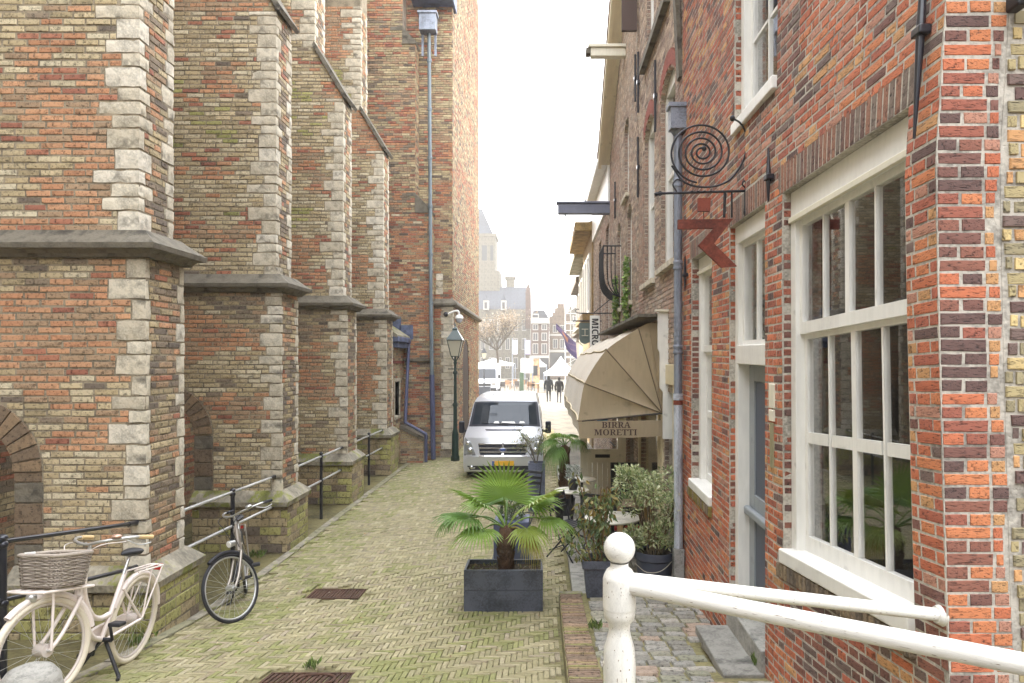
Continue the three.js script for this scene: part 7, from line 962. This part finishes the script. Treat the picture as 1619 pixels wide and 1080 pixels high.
  const mast = (px, pyT, Z, lean, label) => { const t = thing('flag_mast', label, 'mast', [far(px, 0, Z).x, 0, -Z], 'white masts on the square'), a = V(far(px, 0, Z).x, 0, -Z), b = far(px + lean, pyT, Z); part(t, 'pole', cyl(a, b, 0.07, 0.04, 8), whiteF); part(t, 'tip', ball(b, 0.08, 8), whiteF); }; mast(902, 492, 70, 0, 'upright white mast left of the scaffold'); mast(915, 500, 66, -9, 'slanting white mast in front of the scaffold');
  // white van at the far lamp
  const vx = far(768, 0, 57).x, Zv = 56, wv = std({ color: sRGB(214, 216, 220), roughness: 0.3 }), wt = thing('white_van', 'white panel van parked behind the far lantern lamp', 'van', [vx, 0, -Zv - 2.5]); const shp = slab([[0, 0.35], [0, 1.0], [-0.75, 1.25], [-1.35, 2.1], [-1.9, 2.55], [-5.4, 2.55], [-5.4, 0.35]], 1.95, g => { g.rotateY(-Math.PI / 2); g.translate(0, 0, 0); }); shp.translate(vx + 0.97, 0, -Zv); part(wt, 'body', shp, wv); part(wt, 'windscreen', slab([[-0.87, 0], [0.87, 0], [0.82, 0.98], [-0.82, 0.98]], 0.01, g => { g.rotateX(-0.61); g.translate(vx, 1.29, -Zv - 0.78); }), glassF); for (const s of [-1, 1]) { part(wt, 'headlight', bx(vx + s * 0.9, vx + s * 0.6, 0.75, 0.95, -Zv - 0.02, -Zv + 0.02), whiteF); part(wt, 'mirror', bx(vx + s * 1.02, vx + s * 1.2, 1.3, 1.6, -Zv - 1.2, -Zv - 1.1, 0.03), M.dark); for (const d of [0.9, 4.3]) { const w = new THREE.CylinderGeometry(0.36, 0.36, 0.24, 20); w.rotateZ(Math.PI / 2); w.translate(vx + s * 0.86, 0.36, -Zv - d); part(wt, 'wheel', w, M.dark); } } part(wt, 'grille', bx(vx - 0.5, vx + 0.5, 0.7, 0.9, -Zv, -Zv + 0.02), M.dark); part(wt, 'bumper', bx(vx - 0.95, vx + 0.95, 0.3, 0.55, -Zv, -Zv + 0.06, 0.03), M.dark);
}
// houses across the canal, added unseen behind the viewer to shade the near foreground
for (let k = 0; k < 5; k++) { const x = -22 + k * 9, h = [11, 12.5, 10.5, 12, 11.5][k], t = thing('added_shade_house', 'added brick house shading the foreground from behind the viewpoint, ' + ['first', 'second', 'third', 'fourth', 'fifth'][k] + ' of five from the church side', 'house', [x + 4.4, 0.8, 17], 'added shade houses behind the viewpoint'); part(t, 'wall', bx(x, x + 8.8, 0.6, h, 14, 24), brownF); part(t, 'roof', slab([[x - 0.1, h], [x + 8.9, h], [x + 4.4, h + 3.4]], 10, g => g.translate(0, 0, 14)), slateF); for (let r = 0; r < 3; r++) for (let c = 0; c < 3; c++) part(t, 'window', bx(x + 1 + c * 2.6, x + 2.3 + c * 2.6, 1.8 + r * 3.2, 3.9 + r * 3.2, 13.95, 13.999), glassF); }
// small growth and litter on the ground
{
  const tuft = (x, y, Z, n, s, label, sd) => { const t = thing('weed_tuft', label, 'weeds', [x, y, -Z], 'weeds at the foot of walls'); part(t, 'leaves', leafCloud(sd, n, f => ({ p: V(x + rr(-s, s, f), y + rr(0, 0.03, f), -Z + rr(-s, s, f)), dir: V(0, 0.9, 0) }), 0.07, [[104, 128, 56], [124, 144, 66], [88, 108, 50]], 0.3, 0.8), leafV); };
  tuft(-4.1, G(9.7), 9.72, 70, 0.12, 'green weeds against the second buttress plinth behind the dark bicycle', 401); tuft(1.56, 0.562, 5.0, 40, 0.03, 'grass tuft between doorstep and house wall', 402); tuft(-3.75, G(6.3), 6.35, 60, 0.1, 'green weeds at the first buttress foot beside the cream bicycle', 403); tuft(0.46, PVH(6.2) + 0.01, 6.2, 40, 0.05, 'small grass tuft beside the brick edging of the pavement', 404); tuft(-1.9, G(5.56) + 0.012, 5.58, 40, 0.05, 'grass tuft at the rim of the nearest iron grate', 405);
  const f = rng(410), gs = []; for (let k = 0; k < 90; k++) { const Z = rr(5.2, 12, f), x = rr(-3.4, 0.1, f), g = new THREE.PlaneGeometry(rr(0.008, 0.03, f), rr(0.008, 0.02, f)); g.rotateX(-Math.PI / 2 + rr(-0.4, 0.4, f)); g.rotateY(rr(0, 6, f)); g.translate(x, G(Z) + 0.034, -Z); const c = sRGB(...[[214, 206, 190], [150, 110, 70], [196, 180, 140], [120, 84, 60]][f() * 4 | 0]), q = norm(g), a = new Float32Array(q.attributes.position.count * 3); for (let i = 0; i < a.length; i += 3) { a[i] = c.r; a[i + 1] = c.g; a[i + 2] = c.b; } q.setAttribute('color', new THREE.BufferAttribute(a, 3)); gs.push(q); }
  const lt = shade(new THREE.Mesh(merge(gs), std({ vertexColors: true, roughness: 0.9, side: THREE.DoubleSide }))); lt.name = 'litter'; lt.userData = { label: 'scattered dry leaf bits and petals on the street paving', category: 'litter', kind: 'stuff' }; scene.add(lt);
  const wf = thing('wall_fitting', 'small black and white fitting on the end wall at the top right corner', 'fitting', [1.88, 4.2, -2.7]); part(wf, 'bracket', bz(1.85, 1.9, 4.19, 4.26, 2.66, 2.74, 0.01), M.dark); part(wf, 'casing', bz(1.872, 1.99, 4.205, 4.32, 2.58, 2.66, 0.012), M.cream);
}
// ---------- two walkers ----------
function sdfMesh(caps, res, size, center, blobs = []) {
  const mc = new MarchingCubes(res, new THREE.MeshBasicMaterial(), false, false, 300000), n = res, half = size / 2, d2 = V(0, 0, 0), smin = (a, b, k) => { const h = Math.max(k - Math.abs(a - b), 0) / k; return Math.min(a, b) - h * h * k * 0.25; };
  for (let k = 0; k < n; k++) for (let j = 0; j < n; j++) for (let i = 0; i < n; i++) { const p = V(center.x + (i / n * 2 - 1) * half, center.y + (j / n * 2 - 1) * half, center.z + (k / n * 2 - 1) * half); let d = 1e3; for (const [a, b, ra, rb, kk] of caps) { const ab = b.clone().sub(a), t = clamp(p.clone().sub(a).dot(ab) / ab.lengthSq(), 0, 1); d = smin(d, p.distanceTo(a.clone().addScaledVector(ab, t)) - lerp(ra, rb, t), kk ?? 0.05); } mc.field[i + j * n + k * n * n] = -d; }
  mc.isolation = 0; mc.update(); const c = mc.count, g = new THREE.BufferGeometry(); g.setAttribute('position', new THREE.BufferAttribute(new Float32Array(mc.positionArray.slice(0, c * 3)), 3)); g.setAttribute('normal', new THREE.BufferAttribute(new Float32Array(mc.normalArray.slice(0, c * 3)), 3)); g.scale(half, half, half); g.translate(center.x, center.y, center.z); return norm(g);
}
function walker(px, Z, s, o) {
  const x = far(px, 0, Z).x, t = thing('person', o.label, 'person', [x, 0, -Z], 'two people walking to the square'), q = (a, b, c) => V(a * s, b * s, c * s), st = o.stride;
  // facing away: -z is forward
  const caps = [[q(0, 0.98, 0), q(0, 1.2, 0.01), 0.15, 0.14], [q(0, 1.2, 0.01), q(0, 1.4, 0), 0.15, 0.15], [q(-0.14, 1.42, 0), q(0.14, 1.42, 0), 0.08, 0.08], [q(0, 1.42, 0), q(0, 1.56, -0.02), 0.06, 0.055], [q(0, 1.63, -0.02), q(0, 1.7, -0.015), 0.085, 0.095, 0.02], [q(0, 1.62, -0.1), q(0, 1.645, -0.105), 0.018, 0.012, 0.02]];
  for (const e of [-1, 1]) { const sw = e * st; caps.push([q(e * 0.09, 0.95, 0), q(e * 0.1, 0.5, -sw * 0.16), 0.09, 0.06, 0.04], [q(e * 0.1, 0.5, -sw * 0.16), q(e * 0.1, 0.09, -sw * 0.16 + 0.12), 0.06, 0.042, 0.02], [q(e * 0.1, 0.045, -sw * 0.16 + 0.13), q(e * 0.11, 0.04, -sw * 0.16 - 0.05), 0.045, 0.035, 0.02]); const arm = [q(e * 0.2, 1.42, 0), q(e * 0.27, 1.14, sw * 0.06 + 0.03), q(e * 0.25, 0.9, sw * 0.1 - 0.05), q(e * 0.25, 0.8, sw * 0.1 - 0.07)]; caps.push([arm[0], arm[1], 0.06, 0.05, 0.03], [arm[1], arm[2], 0.05, 0.035, 0.02], [arm[2], arm[3], 0.036, 0.03, 0.02]); }
  const body = sdfMesh(caps.map(c => [c[0], c[1], c[2] * s, c[3] * s, (c[4] ?? 0.05)]), 64, 1.95 * s, q(0, 0.92, 0));
  const fingers = []; for (const e of [-1, 1]) { const h = q(e * 0.25, 0.785, e * st * 0.1 - 0.075); for (let k = 0; k < 4; k++) fingers.push(cyl(h.clone().add(V(0, 0, (k - 1.5) * 0.018)), h.clone().add(V(-e * 0.01, -0.065 - (k === 1 || k === 2 ? 0.012 : 0), (k - 1.5) * 0.018 - 0.012)), 0.009, 0.007, 6)); fingers.push(cyl(h.clone().add(V(-e * 0.01, 0.02, -0.03)), h.clone().add(V(-e * 0.02, -0.035, -0.05)), 0.01, 0.008, 6)); }
  const g = merge([body, ...fingers]); g.translate(x, 0, -Z); const b = part(t, 'body', g, std({ color: sRGB(...o.trousers), roughness: 0.9 }));
  const jk = [[q(0, 0.92, 0.01), q(0, 1.2, 0.01), 0.19, 0.17], [q(0, 1.2, 0.01), q(0, 1.42, 0.01), 0.175, 0.165], [q(-0.15, 1.43, 0), q(0.15, 1.43, 0), 0.1, 0.1]]; for (const e of [-1, 1]) { const sw = e * st; jk.push([q(e * 0.2, 1.42, 0), q(e * 0.28, 1.14, sw * 0.06 + 0.03), 0.085, 0.07, 0.03], [q(e * 0.28, 1.14, sw * 0.06 + 0.03), q(e * 0.26, 0.9, sw * 0.1 - 0.05), 0.07, 0.055, 0.02]); }
  const j = sdfMesh(jk.map(c => [c[0], c[1], c[2] * s, c[3] * s, c[4] ?? 0.05]), 56, 1.1 * s, q(0, 1.17, 0)); j.translate(x, 0, -Z); part(b, 'jacket', j, std({ color: sRGB(...o.jacket), roughness: 0.9 }));
  const hr = sdfMesh([[q(0, 1.66, 0.02), q(0, 1.7, 0.0), 0.098 * s, 0.104 * s], ...(o.hood ? [[q(0, 1.52, 0.06), q(0, 1.6, 0.05), 0.09 * s, 0.09 * s]] : [])], 28, 0.5 * s, q(0, 1.66, 0.02)); hr.translate(x, 0, -Z); part(b, 'hair', hr, std({ color: sRGB(...o.hair), roughness: 0.95 }));
}
walker(867.5, 46.5, 0.98, { label: 'person in black coat walking away, left of the pair', stride: 1, trousers: [18, 18, 20], jacket: [24, 25, 30], hair: [16, 14, 13], hood: true });
walker(884, 45.5, 0.94, { label: 'person in dark jacket and grey trousers walking away beside the awning', stride: -0.8, trousers: [72, 70, 74], jacket: [22, 19, 20], hair: [24, 19, 16], hood: false });
renderer.render(scene, camera);
